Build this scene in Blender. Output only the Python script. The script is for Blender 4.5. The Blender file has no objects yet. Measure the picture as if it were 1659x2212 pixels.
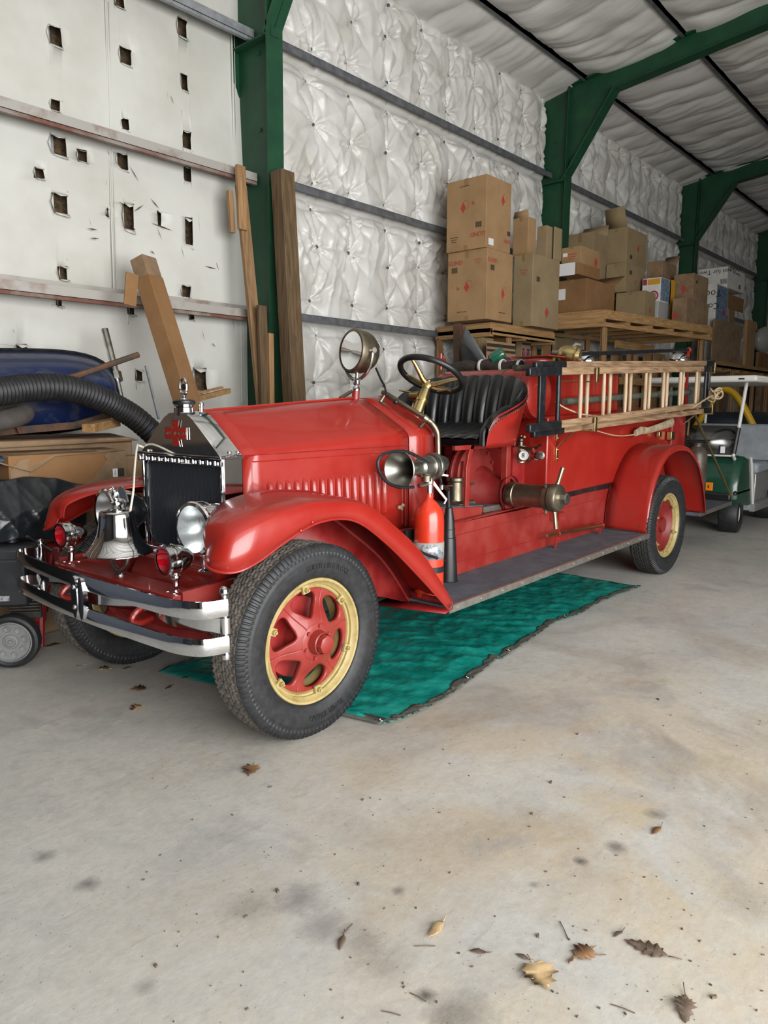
import bpy, math, random
import numpy as np
from mathutils import Vector, Matrix

# ------------------------------------------------------------------ camera, world, lights, exposure
SC = bpy.context.scene
COL = SC.collection
F_PX, PITCH, YAW, CAM_Z = 1585.0, math.radians(8.1), math.radians(41.0), 1.5
cam_data = bpy.data.cameras.new('camera')
cam_data.sensor_fit = 'HORIZONTAL'
cam_data.sensor_width = 36.0
cam_data.lens = F_PX / 1659.0 * 36.0
cam_data.clip_end = 200
cam = bpy.data.objects.new('camera', cam_data)
COL.objects.link(cam)
cam.location = (0, 0, CAM_Z)
cam.rotation_euler = (math.radians(90) - PITCH, 0, YAW - math.radians(90))
SC.camera = cam

world = bpy.data.worlds.new('sky')
SC.world = world
world.use_nodes = True
bg = world.node_tree.nodes['Background']
bg.inputs[0].default_value = (0.86, 0.93, 1.0, 1)
bg.inputs[1].default_value = 1.15

def area_light(name, loc, target, sx, sy, power, color=(1, 1, 1)):
    d = bpy.data.lights.new(name, 'AREA')
    d.shape = 'RECTANGLE'; d.size = sx; d.size_y = sy; d.energy = power; d.color = color
    o = bpy.data.objects.new(name, d); COL.objects.link(o)
    o.location = loc
    o.rotation_euler = (Vector(target) - Vector(loc)).to_track_quat('-Z', 'Y').to_euler()
    return o

# daylight coming in through the wide side door behind the camera
area_light('door_daylight', (1.1, -3.7, 2.3), (2.8, 3.5, 2.0), 8.0, 4.0, 600, (1.0, 0.99, 0.97))

SC.view_settings.view_transform = 'Standard'
SC.view_settings.look = 'None'
SC.view_settings.gamma = 1.0
SC.view_settings.use_curve_mapping = False
SC.view_settings.exposure = 0.84
SC.cycles.use_denoising = True
SC.cycles.max_bounces = 8
SC.cycles.diffuse_bounces = 5

random.seed(7)
rng = np.random.default_rng(11)

# ------------------------------------------------------------------ helpers
def _ray(px, py):
    c, s, cp, sp = math.cos(YAW), math.sin(YAW), math.cos(PITCH), math.sin(PITCH)
    fw = Vector((c * cp, s * cp, -sp)); rt = Vector((s, -c, 0)); up = rt.cross(fw)
    return fw + rt * ((px - 829.5) / F_PX) - up * ((py - 1106.0) / F_PX)

def at(px, py, x=None, y=None, z=None):
    """point of the place seen in that direction, on the given plane"""
    d = _ray(px, py); C0 = Vector((0, 0, CAM_Z))
    if x is not None: t = (x - C0.x) / d.x
    elif y is not None: t = (y - C0.y) / d.y
    else: t = (z - C0.z) / d.z
    return C0 + d * t

def lin(c):
    if isinstance(c, str):
        c = c.lstrip('#'); c = [int(c[i:i + 2], 16) / 255 for i in (0, 2, 4)]
        return tuple((v / 12.92 if v <= .04045 else ((v + .055) / 1.055) ** 2.4) for v in c) + (1,)
    return tuple(c[:3]) + (1,)

MATS = {}
def mat(name, col, rough=.5, metal=0, col2=None, nscale=8, nlo=.4, nhi=.65, bump=0, bscale=40, coat=0,
        stretch=None, rough2=None, detail=4, spec=None, coord='Object'):
    m = bpy.data.materials.new(name); m.use_nodes = True
    nt = m.node_tree; N = nt.nodes; L = nt.links
    b = N['Principled BSDF']
    b.inputs['Base Color'].default_value = lin(col)
    b.inputs['Roughness'].default_value = rough
    b.inputs['Metallic'].default_value = metal
    if spec is not None: b.inputs['Specular IOR Level'].default_value = spec
    if coat:
        b.inputs['Coat Weight'].default_value = coat
        b.inputs['Coat Roughness'].default_value = .06
    tc = N.new('ShaderNodeTexCoord'); src = tc.outputs[coord]
    if stretch:
        mp = N.new('ShaderNodeMapping'); mp.inputs['Scale'].default_value = stretch
        L.new(src, mp.inputs['Vector']); src = mp.outputs[0]
    if col2 is not None:
        n = N.new('ShaderNodeTexNoise'); n.inputs['Scale'].default_value = nscale
        n.inputs['Detail'].default_value = detail; n.inputs['Roughness'].default_value = .62
        L.new(src, n.inputs['Vector'])
        r = N.new('ShaderNodeMapRange'); r.inputs[1].default_value = nlo; r.inputs[2].default_value = nhi
        L.new(n.outputs['Fac'], r.inputs[0])
        mx = N.new('ShaderNodeMix'); mx.data_type = 'RGBA'
        mx.inputs[6].default_value = lin(col); mx.inputs[7].default_value = lin(col2)
        L.new(r.outputs[0], mx.inputs[0]); L.new(mx.outputs[2], b.inputs['Base Color'])
        if rough2 is not None:
            rr = N.new('ShaderNodeMapRange'); rr.inputs[3].default_value = rough; rr.inputs[4].default_value = rough2
            L.new(r.outputs[0], rr.inputs[0]); L.new(rr.outputs[0], b.inputs['Roughness'])
    if bump:
        n2 = N.new('ShaderNodeTexNoise'); n2.inputs['Scale'].default_value = bscale
        n2.inputs['Detail'].default_value = 3
        L.new(src, n2.inputs['Vector'])
        bp = N.new('ShaderNodeBump'); bp.inputs['Strength'].default_value = bump
        bp.inputs['Distance'].default_value = .01
        L.new(n2.outputs['Fac'], bp.inputs['Height']); L.new(bp.outputs[0], b.inputs['Normal'])
    MATS[name] = m
    return m

def wood_mat(name, c1, c2, scale=3.0, axis='X', rough=.7):
    m = bpy.data.materials.new(name); m.use_nodes = True
    nt = m.node_tree; N = nt.nodes; L = nt.links; b = N['Principled BSDF']
    tc = N.new('ShaderNodeTexCoord'); mp = N.new('ShaderNodeMapping')
    sc = {'X': (1, 14, 14), 'Y': (14, 1, 14), 'Z': (14, 14, 1)}[axis]
    mp.inputs['Scale'].default_value = sc
    n = N.new('ShaderNodeTexNoise'); n.inputs['Scale'].default_value = scale; n.inputs['Detail'].default_value = 6
    n.inputs['Distortion'].default_value = .6
    cr = N.new('ShaderNodeValToRGB')
    cr.color_ramp.elements[0].position = .33; cr.color_ramp.elements[0].color = lin(c2)
    cr.color_ramp.elements[1].position = .62; cr.color_ramp.elements[1].color = lin(c1)
    L.new(tc.outputs['Object'], mp.inputs[0]); L.new(mp.outputs[0], n.inputs['Vector'])
    L.new(n.outputs['Fac'], cr.inputs[0]); L.new(cr.outputs[0], b.inputs['Base Color'])
    b.inputs['Roughness'].default_value = rough
    bp = N.new('ShaderNodeBump'); bp.inputs['Strength'].default_value = .25; bp.inputs['Distance'].default_value = .004
    L.new(n.outputs['Fac'], bp.inputs['Height']); L.new(bp.outputs[0], b.inputs['Normal'])
    MATS[name] = m; return m

def glass_mat(name, tint=(1, 1, 1), bumpy=0, rough=.03, mixf=None):
    m = bpy.data.materials.new(name); m.use_nodes = True
    nt = m.node_tree; N = nt.nodes; L = nt.links
    N.remove(N['Principled BSDF']); out = N['Material Output']
    t = N.new('ShaderNodeBsdfTransparent'); t.inputs[0].default_value = tuple(tint) + (1,)
    g = N.new('ShaderNodeBsdfGlossy'); g.inputs['Roughness'].default_value = rough
    fr = N.new('ShaderNodeFresnel'); fr.inputs['IOR'].default_value = 1.5
    mx = N.new('ShaderNodeMixShader')
    if mixf is None: L.new(fr.outputs[0], mx.inputs[0])
    else: mx.inputs[0].default_value = mixf
    L.new(t.outputs[0], mx.inputs[1]); L.new(g.outputs[0], mx.inputs[2]); L.new(mx.outputs[0], out.inputs[0])
    if bumpy:
        n2 = N.new('ShaderNodeTexNoise'); n2.inputs['Scale'].default_value = 30
        tc = N.new('ShaderNodeTexCoord'); mp = N.new('ShaderNodeMapping'); mp.inputs['Scale'].default_value = (1, 6, 1)
        L.new(tc.outputs['Object'], mp.inputs[0]); L.new(mp.outputs[0], n2.inputs['Vector'])
        bp = N.new('ShaderNodeBump'); bp.inputs['Strength'].default_value = bumpy; bp.inputs['Distance'].default_value = .01
        L.new(n2.outputs['Fac'], bp.inputs['Height']); L.new(bp.outputs[0], g.inputs['Normal'])
    MATS[name] = m; return m

def basis(d):
    d = Vector(d).normalized()
    a = Vector((0, 0, 1)) if abs(d.z) < .9 else Vector((1, 0, 0))
    u = d.cross(a).normalized(); return u, d.cross(u).normalized()

class MB:
    def __init__(s): s.v = []; s.f = []; s.sm = []
    def add(s, vs, fs, smooth=True):
        o = len(s.v); s.v += [tuple(p) for p in vs]
        for f in fs: s.f.append(tuple(i + o for i in f)); s.sm.append(smooth)
        return s
    def hexa(s, p):   # p: 8 points, bottom ring 0-3, top ring 4-7
        return s.add(p, [(0, 3, 2, 1), (4, 5, 6, 7), (0, 1, 5, 4), (1, 2, 6, 5), (2, 3, 7, 6), (3, 0, 4, 7)], False)
    def boxp(s, a, b):
        x0, y0, z0 = a; x1, y1, z1 = b
        return s.hexa([(x0, y0, z0), (x1, y0, z0), (x1, y1, z0), (x0, y1, z0), (x0, y0, z1), (x1, y0, z1), (x1, y1, z1), (x0, y1, z1)])
    def box(s, c, sz, M=None):
        h = [k / 2 for k in sz]; c = Vector(c)
        pts = [Vector((x * h[0], y * h[1], z * h[2])) for z in (-1, 1) for x, y in ((-1, -1), (1, -1), (1, 1), (-1, 1))]
        if M is not None: pts = [M @ p for p in pts]
        return s.hexa([c + p for p in pts])
    def beam(s, p0, p1, w, h, up=(0, 0, 1)):
        p0 = Vector(p0); p1 = Vector(p1); d = (p1 - p0).normalized(); up = Vector(up)
        sd = d.cross(up).normalized(); u = sd.cross(d).normalized()
        r = lambda p: [p + sd * (-w / 2) + u * (-h / 2), p + sd * (w / 2) + u * (-h / 2), p + sd * (w / 2) + u * (h / 2), p + sd * (-w / 2) + u * (h / 2)]
        return s.hexa(r(p0) + r(p1))
    def loft(s, secs, closed=True, caps=True, smooth=True):
        n = len(secs[0]); vs = [p for q in secs for p in q]; fs = []
        for i in range(len(secs) - 1):
            for j in range(n if closed else n - 1):
                k = (j + 1) % n
                fs.append((i * n + j, i * n + k, (i + 1) * n + k, (i + 1) * n + j))
        s.add(vs, fs, smooth)
        if caps and closed:
            s.add(secs[0], [tuple(range(n))[::-1]], False); s.add(secs[-1], [tuple(range(n))], False)
        return s
    def cyl(s, p0, p1, r0, r1=None, n=20, cap=True):
        r1 = r0 if r1 is None else r1
        p0 = Vector(p0); p1 = Vector(p1); u, v = basis(p1 - p0)
        secs = [[p + (u * math.cos(a) + v * math.sin(a)) * r for a in [2 * math.pi * k / n for k in range(n)]] for p, r in ((p0, r0), (p1, r1))]
        return s.loft(secs, True, cap)
    def lathe(s, prof, o, axis, n=32, caps=False):
        o = Vector(o); ax = Vector(axis).normalized(); u, v = basis(ax)
        secs = [[o + ax * h + (u * math.cos(a) + v * math.sin(a)) * max(r, 1e-4) for a in [2 * math.pi * k / n for k in range(n)]] for r, h in prof]
        return s.loft(secs, True, caps)
    def tube(s, pts, r, n=10, cap=True, smoothen=0):
        pts = [Vector(p) for p in pts]
        if smoothen: pts = spline(pts, smoothen)
        rs = r if isinstance(r, (list, tuple)) else [r] * len(pts)
        if len(rs) != len(pts): rs = [rs[min(int(i * len(rs) / len(pts)), len(rs) - 1)] for i in range(len(pts))]
        d0 = (pts[1] - pts[0]).normalized(); u, v = basis(d0); secs = []
        for i, p in enumerate(pts):
            d = (pts[min(i + 1, len(pts) - 1)] - pts[max(i - 1, 0)]).normalized()
            u = (u - d * u.dot(d)).normalized(); v = d.cross(u)
            secs.append([p + (u * math.cos(a) + v * math.sin(a)) * rs[i] for a in [2 * math.pi * k / n for k in range(n)]])
        return s.loft(secs, True, cap)
    def prism(s, poly, vec, smooth=False):
        n = len(poly); vec = Vector(vec); a = [Vector(p) for p in poly]; b = [p + vec for p in a]
        s.add(a + b, [tuple(range(n)), tuple(range(2 * n - 1, n - 1, -1))], False)
        s.add(a + b, [(i, i + n, (i + 1) % n + n, (i + 1) % n) for i in range(n)], smooth)
        return s
    def torus(s, c, axis, R, r, n=40, m=10, a0=0, a1=2 * math.pi):
        u, v = basis(axis); ax = Vector(axis).normalized(); c = Vector(c); full = abs(a1 - a0 - 2 * math.pi) < 1e-6
        secs = []
        for k in range(n + 1):
            a = a0 + (a1 - a0) * k / n; d = u * math.cos(a) + v * math.sin(a)
            secs.append([c + d * (R + r * math.cos(b)) + ax * (r * math.sin(b)) for b in [2 * math.pi * j / m for j in range(m)]])
        return s.loft(secs, True, not full)
    def ball(s, c, r, n=16, m=10, sc=(1, 1, 1)):
        c = Vector(c); secs = []
        for i in range(m + 1):
            t = -math.pi / 2 + math.pi * i / m
            secs.append([c + Vector((math.cos(t) * math.cos(a) * sc[0], math.cos(t) * math.sin(a) * sc[1], math.sin(t) * sc[2])) * r for a in [2 * math.pi * k / n for k in range(n)]])
        return s.loft(secs, True, False)
    def grid(s, P, smooth=True, closed_u=False):   # P: array [nu][nv][3]
        P = np.asarray(P); nu, nv = P.shape[:2]
        fs = []
        for i in range(nu if closed_u else nu - 1):
            k = (i + 1) % nu
            for j in range(nv - 1):
                fs.append((i * nv + j, k * nv + j, k * nv + j + 1, i * nv + j + 1))
        return s.add([tuple(p) for p in P.reshape(-1, 3)], fs, smooth)
    def build(s, name, m=None, parent=None, solid=0, bevel=0, sharp=35, keep_origin=False, offset=0, subsurf=0, base=None):
        me = bpy.data.meshes.new(name)
        o = bpy.data.objects.new(name, me); COL.objects.link(o)
        org = Vector((0, 0, 0))
        if parent is not None:
            o.parent = parent; p = parent
            while p is not None: org += p.location; p = p.parent
        elif not keep_origin and s.v:
            a = np.array(s.v); org = Vector(((a[:, 0].min() + a[:, 0].max()) / 2, (a[:, 1].min() + a[:, 1].max()) / 2, a[:, 2].min()))
            o.location = org
        me.from_pydata([tuple(Vector(p) - org) for p in s.v], [], s.f)
        me.polygons.foreach_set('use_smooth', s.sm)
        me.validate(); me.update()
        try: me.set_sharp_from_angle(angle=math.radians(sharp))
        except Exception: pass
        if m is not None: me.materials.append(MATS[m] if isinstance(m, str) else m)
        if solid:
            md = o.modifiers.new('solidify', 'SOLIDIFY'); md.thickness = solid; md.offset = offset
        if subsurf:
            md = o.modifiers.new('subdivision', 'SUBSURF'); md.levels = md.render_levels = subsurf
        if bevel:
            md = o.modifiers.new('bevel', 'BEVEL'); md.width = bevel; md.segments = 2; md.limit_method = 'ANGLE'
            md.angle_limit = math.radians(40)
        return o

def spline(pts, k=6):
    pts = [Vector(p) for p in pts]; out = []
    for i in range(len(pts) - 1):
        p0 = pts[max(i - 1, 0)]; p1 = pts[i]; p2 = pts[i + 1]; p3 = pts[min(i + 2, len(pts) - 1)]
        for j in range(k):
            t = j / k
            out.append(.5 * ((2 * p1) + (p2 - p0) * t + (2 * p0 - 5 * p1 + 4 * p2 - p3) * t * t + (3 * p1 - p0 - 3 * p2 + p3) * t ** 3))
    out.append(pts[-1]); return out

def tag(o, label=None, cat=None, group=None, kind=None):
    if label: o['label'] = label
    if cat: o['category'] = cat
    if group: o['group'] = group
    if kind: o['kind'] = kind
    return o

def thing(name, label, cat, loc, group=None):
    o = bpy.data.objects.new(name, None); o.empty_display_size = .1
    COL.objects.link(o); o.location = loc
    return tag(o, label, cat, group)

def copy_tree(o, parent=None):
    c = o.copy(); COL.objects.link(c)
    if parent is not None: c.parent = parent
    for ch in list(o.children): copy_tree(ch, c)
    return c

def lettering(name, s, size, m, origin, right, up, parent=None, depth=.002, align='CENTER', shear=0, bend=None):
    cu = bpy.data.curves.new('t', 'FONT'); cu.body = s; cu.size = size; cu.extrude = depth / 2
    cu.align_x = align; cu.align_y = 'CENTER'; cu.shear = shear; cu.resolution_u = 2
    tmp = bpy.data.objects.new('t', cu); COL.objects.link(tmp)
    dg = bpy.context.evaluated_depsgraph_get(); dg.update()
    me0 = tmp.evaluated_get(dg).to_mesh()
    co = [v.co.copy() for v in me0.vertices]; fs = [tuple(p.vertices) for p in me0.polygons]
    bpy.data.objects.remove(tmp)
    right = Vector(right).normalized(); up = Vector(up).normalized(); nr = right.cross(up); origin = Vector(origin)
    mb = MB()
    if bend:   # letters along an arc of that radius, up pointing outwards, origin = centre of the arc
        R, a0 = bend
        out = []
        for c in co:
            a = a0 - c.x / R; d = right * math.cos(a) + up * math.sin(a)
            out.append(origin + d * (R + c.y) + nr * c.z)
        mb.add(out, fs, False)
    else:
        mb.add([origin + right * c.x + up * c.y + nr * c.z for c in co], fs, False)
    return mb.build(name, m, parent)

def struct(o): o['kind'] = 'structure'; return o
# ------------------------------------------------------------------ materials
mat('red_paint', '#8b1b13', .30, 0, '#932219', 3, .35, .7, coat=.35, rough2=.42)
mat('shaded_red', '#6d1412', .5, 0, '#7f2a25', 7, .4, .75)  # dusty red darkened: shade of the pump bay and recessed rear discs in colour
mat('red_dusty', '#801d17', .42, 0, '#89332b', 5, .4, .75, coat=.15, rough2=.6)
mat('dark_red', '#7d0f10', .5, 0, '#8f2a26', 6)
mat('chrome', (.78, .79, .81), .07, 1, (.62, .62, .62), 6, .45, .8, rough2=.16)
mat('nickel', (.5, .49, .46), .22, 1, (.36, .34, .3), 14, .4, .7, rough2=.38)
mat('bronze', (.30, .26, .19), .36, 1, (.17, .14, .10), 9, .35, .7, rough2=.5)
mat('horn_metal', (.34, .34, .31), .3, 1, (.2, .19, .16), 12, .35, .7, rough2=.45)
mat('brass', (.60, .47, .22), .27, 1, (.42, .32, .14), 12, .4, .75, rough2=.38)
mat('gold_paint', '#a1905f', .42, 0, '#857342', 14, .45, .75, bump=.1)
mat('rubber', '#141516', .55, 0, '#25262a', 30, .4, .7)
mat('tread', '#4b4642', .85, 0, '#6b645c', 24, .35, .7, bump=.3, bscale=120)
mat('tread_dark', '#242321', .75, 0, '#33312e', 24, .35, .7, bump=.3, bscale=120)
mat('black_plastic', '#121315', .4, 0, '#1d1e20', 12)
mat('black_leather', '#07080b', .24, 0, '#101217', 26, .4, .7, bump=.18, bscale=260, coat=.3)
mat('black_steel', '#16191c', .42, .3, '#2a2c2e', 18, .45, .7)
mat('radiator_core', '#30343a', .45, .3)
mat('mat_rubber', '#454a52', .8, 0, '#555a62', 9, bump=.25, bscale=150)
mat('alu_trim', (.52, .5, .46), .45, 1, (.38, .36, .32), 20, .4, .7)
mat('orange_red', '#c4341c', .3, 0, '#b82e18', 5, coat=.4)
mat('label_silver', '#a9a9a5', .4, .3, '#6d7486', 40, .5, .62)
mat('red_lens', '#b0061a', .12, 0, '#60020a', 9, coat=.8)
mat('green_steel', '#113c27', .5, 0, '#184a2f', 4, .35, .7, bump=.1)
mat('galv', '#9a9da2', .5, .35, '#7f8286', 10, .4, .68, bump=.1)
mat('galv_rust', '#a5a19b', .6, .2, '#7a5a4a', 3, .52, .72)
mat('girt_gray', '#5c5e62', .55, .3, '#747679', 9)
mat('white_vinyl', '#d3d2ce', .33, 0, '#bdbab2', 1.6, .42, .72, bump=.25, bscale=9)
mat('white_flat_vinyl', '#c6c6c0', .5, 0, '#b4b2a8', 1.1, .42, .75, bump=.12, bscale=2.5)
mat('roof_vinyl', '#d6d4d0', .45, 0, '#c2bfb9', 1.3, .4, .75, bump=.5, bscale=5, stretch=(2.6, .7, 1))
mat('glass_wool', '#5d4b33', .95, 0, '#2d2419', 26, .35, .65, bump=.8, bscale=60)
mat('washer', '#6f7073', .4, .6)
mat('cardboard', '#a0805a', .85, 0, '#8e704c', 3, .35, .7, bump=.08)
mat('cardboard_grey', '#93805f', .85, 0, '#827053', 3, .35, .7, bump=.08)
mat('cardboard_dark', '#886642', .85, 0, '#7c5732', 3, .35, .7, bump=.08)
mat('cardboard_old', '#8b7257', .9, 0, '#6f5a44', 5, .4, .7, bump=.15)
mat('print_red', '#a8382c', .8)
mat('print_black', '#2f2a26', .8)
mat('white_card', '#d8d7d2', .6, 0, '#c9c7c0', 8)
mat('paper_white', '#dddddd', .6)
mat('tape', '#8a6c45', .5)
mat('magenta', '#6e1c5c', .6)
mat('yellow_card', '#c9951f', .6)
mat('blue_card', '#3f6590', .6, 0, '#8f9a9c', 20)
mat('toy_pink', '#a02a50', .6)
mat('green_card', '#2f9440', .6)
mat('wheelbarrow_blue', '#0d1f49', .4, 0, '#3a414f', 7, .5, .72, coat=.2, rough2=.7)
mat('hose_black', '#141416', .55, 0, '#232326', 20)
mat('bag_black', '#16191c', .28, 0, '#22262a', 6, bump=.5, bscale=14)
mat('steel_pipe', (.55, .55, .53), .3, 1, (.35, .34, .3), 9)
mat('rusty_steel', '#4a3f37', .7, .3, '#6b4a35', 9)
mat('wheel_gray', '#7c7d7d', .5, 0, '#6c6d6d', 12)
mat('engine_black', '#1c1e23', .5, 0, '#26282d', 9)
mat('engine_fins', '#4a4b49', .5, .6, '#33332f', 16)
mat('gen_red', '#7c1518', .4)
mat('tarp_green', '#0c6f65', .26, 0, '#228a7d', 5, .4, .7, bump=.9, bscale=14)
mat('tarp_back', '#4a4a44', .55, 0, '#5d5c55', 8, bump=.3, bscale=20)
mat('rope', '#b7a383', .9, 0, '#8f7c60', 60, bump=.5, bscale=120)
mat('white_rope', '#cfc7b4', .9)
mat('cart_green', '#0d3a2a', .35, 0, '#123f30', 5, coat=.4)
mat('cart_white', '#c5c4bd', .5)
mat('cart_grey', '#8f959b', .5, 0, '#7f858b', 6)
mat('cart_alu', (.5, .5, .5), .45, .8, (.38, .38, .38), 12)
mat('indicator_orange', '#e07a08', .4)
mat('dark_blue', '#101826', .5)
mat('yellow_pipe', '#b8920f', .45)
mat('hose_fabric', '#2a241f', .85, 0, '#3c332a', 24, bump=.5, bscale=90)
mat('hose_green', '#3c4238', .8, 0, '#4d5346', 24, bump=.4, bscale=120)
mat('leaf_brown', '#6b4e33', .75, 0, '#7c5c3d', 20)
mat('leaf_tan', '#b59c74', .75, 0, '#a08660', 20)
mat('leaf_dark', '#57493c', .75, 0, '#6a5a4b', 20)
mat('plastic_clear', '#aeb0ad', .15, 0, coat=.5)
mat('steel_grey_cyl', '#575047', .45, .35, '#3b342c', 10)
mat('dirty_glove', '#a39178', .85, 0, '#7e6d57', 18)
mat('green_bottle', '#17553f', .15, 0, coat=.6)
mat('sheet_plastic', '#6a6d70', .35, 0, '#57595c', 4, bump=.4, bscale=7)
wood_mat('pine', '#ab875a', '#8a673f', 3, 'X')
wood_mat('pine_y', '#ab875a', '#8a673f', 3, 'Y')
wood_mat('pine_z', '#a07c55', '#80603e', 3, 'Z')
wood_mat('board_z', '#8f7150', '#735638', 3, 'Z')
wood_mat('timber_dark', '#655037', '#46361f', 3, 'Z')
wood_mat('ladder_wood', '#957a5d', '#68503a', 4, 'X', .6)
wood_mat('rung_wood', '#b39c80', '#8c7356', 4, 'Z', .55)
glass_mat('clear_glass', (.95, .97, .98))
glass_mat('fluted_glass', (.93, .97, .97), bumpy=.5, rough=.08, mixf=.25)
glass_mat('screen_plastic', (.42, .4, .37), rough=.2, mixf=.12)
glass_mat('poly_film', (.6, .62, .64), bumpy=.6, rough=.25, mixf=.3)

def concrete():
    m = bpy.data.materials.new('concrete_floor'); m.use_nodes = True
    nt = m.node_tree; N = nt.nodes; L = nt.links; b = N['Principled BSDF']
    geo = N.new('ShaderNodeNewGeometry'); P = geo.outputs['Position']
    def noise(scale, det=6, stretch=None, rot=0, rough=.6, dist=0):
        s = P
        if stretch:
            mp = N.new('ShaderNodeMapping'); mp.inputs['Scale'].default_value = stretch; mp.inputs['Rotation'].default_value = (0, 0, rot)
            L.new(P, mp.inputs[0]); s = mp.outputs[0]
        n = N.new('ShaderNodeTexNoise'); n.inputs['Scale'].default_value = scale; n.inputs['Detail'].default_value = det
        n.inputs['Roughness'].default_value = rough; n.inputs['Distortion'].default_value = dist
        L.new(s, n.inputs['Vector']); return n.outputs['Fac']
    def rng_(f, lo, hi, a=0, c=1):
        r = N.new('ShaderNodeMapRange'); r.inputs[1].default_value = lo; r.inputs[2].default_value = hi
        r.inputs[3].default_value = a; r.inputs[4].default_value = c; L.new(f, r.inputs[0]); return r.outputs[0]
    def mix(fac, A, B):
        x = N.new('ShaderNodeMix'); x.data_type = 'RGBA'
        L.new(fac, x.inputs[0])
        for i, q in ((6, A), (7, B)):
            if isinstance(q, tuple): x.inputs[i].default_value = q
            else: L.new(q, x.inputs[i])
        return x.outputs[2]
    def mul(a, c):
        q = N.new('ShaderNodeMath'); q.operation = 'MULTIPLY'
        L.new(a, q.inputs[0])
        if isinstance(c, float): q.inputs[1].default_value = c
        else: L.new(c, q.inputs[1])
        return q.outputs[0]
    base = mix(rng_(noise(.9, 8), .35, .65), lin('#a9a8a4'), lin('#b9b6ae'))
    base = mix(rng_(noise(14, 4, rough=.7), .45, .7, 0, .35), base, lin('#8f8d88'))
    # warm stained area towards +x -y in front of the truck
    sep = N.new('ShaderNodeSeparateXYZ'); L.new(P, sep.inputs[0])
    def gauss(cx, cy, r, soft=.5):
        vm = N.new('ShaderNodeVectorMath'); vm.operation = 'DISTANCE'
        vm.inputs[1].default_value = (cx, cy, 0); L.new(P, vm.inputs[0])
        wob = N.new('ShaderNodeMath'); wob.operation = 'ADD'
        L.new(vm.outputs['Value'], wob.inputs[0]); L.new(mul(noise(22, 6, rough=.75), r * 1.1), wob.inputs[1])
        return rng_(wob.outputs[0], r * 1.5 + .0, r * (1.5 - soft), 0, 1)
    warm = gauss(2.6, .9, 2.3, 1.0)
    tan = mul(rng_(noise(1.7, 8, dist=.4), .40, .58), warm)
    base = mix(mul(tan, .85), base, lin('#b2a184'))
    brown = mul(rng_(noise(1.15, 7, dist=.6), .48, .64), rng_(gauss(3.4, 1.0, 3.2, 1.0), 0, 1))
    base = mix(mul(brown, .85), base, lin('#877764'))
    grey = rng_(noise(2.3, 6, dist=.5), .56, .66)
    base = mix(mul(grey, .4), base, lin('#87888a'))
    # scratches
    scr = rng_(noise(5, 5, (1, 26, 1), .35, .7), .66, .72)
    base = mix(mul(scr, .4), base, lin('#75716c'))
    scr2 = rng_(noise(6, 5, (24, 1, 1), .8, .7), .68, .73)
    base = mix(mul(scr2, .35), base, lin('#c9c7c2'))
    # dark spots
    for px, py, r, k in SPOTS:
        p = at(px, py, z=0)
        base = mix(mul(gauss(p.x, p.y, r, .8), k), base, lin('#4b4843'))
    fine = rng_(noise(38, 8, rough=.8), .40, .66)
    base = mix(mul(fine, .28), base, lin('#8b8781'))
    crk = rng_(noise(3.2, 10, (1, 9, 1), .5, .75, 1.2), .60, .63)
    base = mix(mul(crk, .25), base, lin('#7d766d'))
    speck = rng_(noise(70, 2), .68, .72)
    base = mix(mul(speck, .55), base, lin('#55504a'))
    L.new(base, b.inputs['Base Color'])
    L.new(rng_(noise(6, 4), .3, .7, .42, .75), b.inputs['Roughness'])
    bp = N.new('ShaderNodeBump'); bp.inputs['Strength'].default_value = .12; bp.inputs['Distance'].default_value = .01
    L.new(noise(30, 4), bp.inputs['Height']); L.new(bp.outputs[0], b.inputs['Normal'])
    MATS['concrete'] = m
SPOTS = [(190, 1910, .05, .75), (95, 1850, .05, .6), (650, 1940, .10, .55), (540, 1960, .12, .4), (1330, 1830, .05, .7),
         (1415, 1758, .05, .6), (1255, 1860, .035, .9), (315, 2130, .04, .45), (700, 2000, .10, .45), (920, 2150, .035, .95),
         (1010, 2190, .10, .55), (1155, 1912, .025, .5), (860, 1924, .03, .6), (180, 1540, .10, .25), (1380, 1440, .25, .2),
         (830, 2080, .12, .35), (780, 2030, .09, .4), (960, 2200, .07, .5), (1620, 1950, .14, .3), (450, 1430, .12, .3)]
concrete()
# ------------------------------------------------------------------ building
YW = 6.25            # flat wall skin
GY = 6.0             # inner face of girts
X0, X1, YS = -7.0, 27.0, -3.4
def roof_z(y): return 6.30 + .115 * (6.15 - y) if y > -1.2 else 6.30 + .115 * 7.35 - .115 * (-1.2 - y)

joint_x = at(1455, 1374, z=0).x
m_ = MB()
for xa, xb in ((X0 - 6, joint_x - .007), (joint_x + .007, joint_x + 7.6), (joint_x + 7.614, X1)):
    m_.boxp((xa, YS - 6, -.15), (xb, YW + .1, 0))
m_.boxp((X0 - 6, YS - 6, -.25), (X1, YW + .1, -.15))
struct(m_.build('floor', 'concrete', keep_origin=True))

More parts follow.
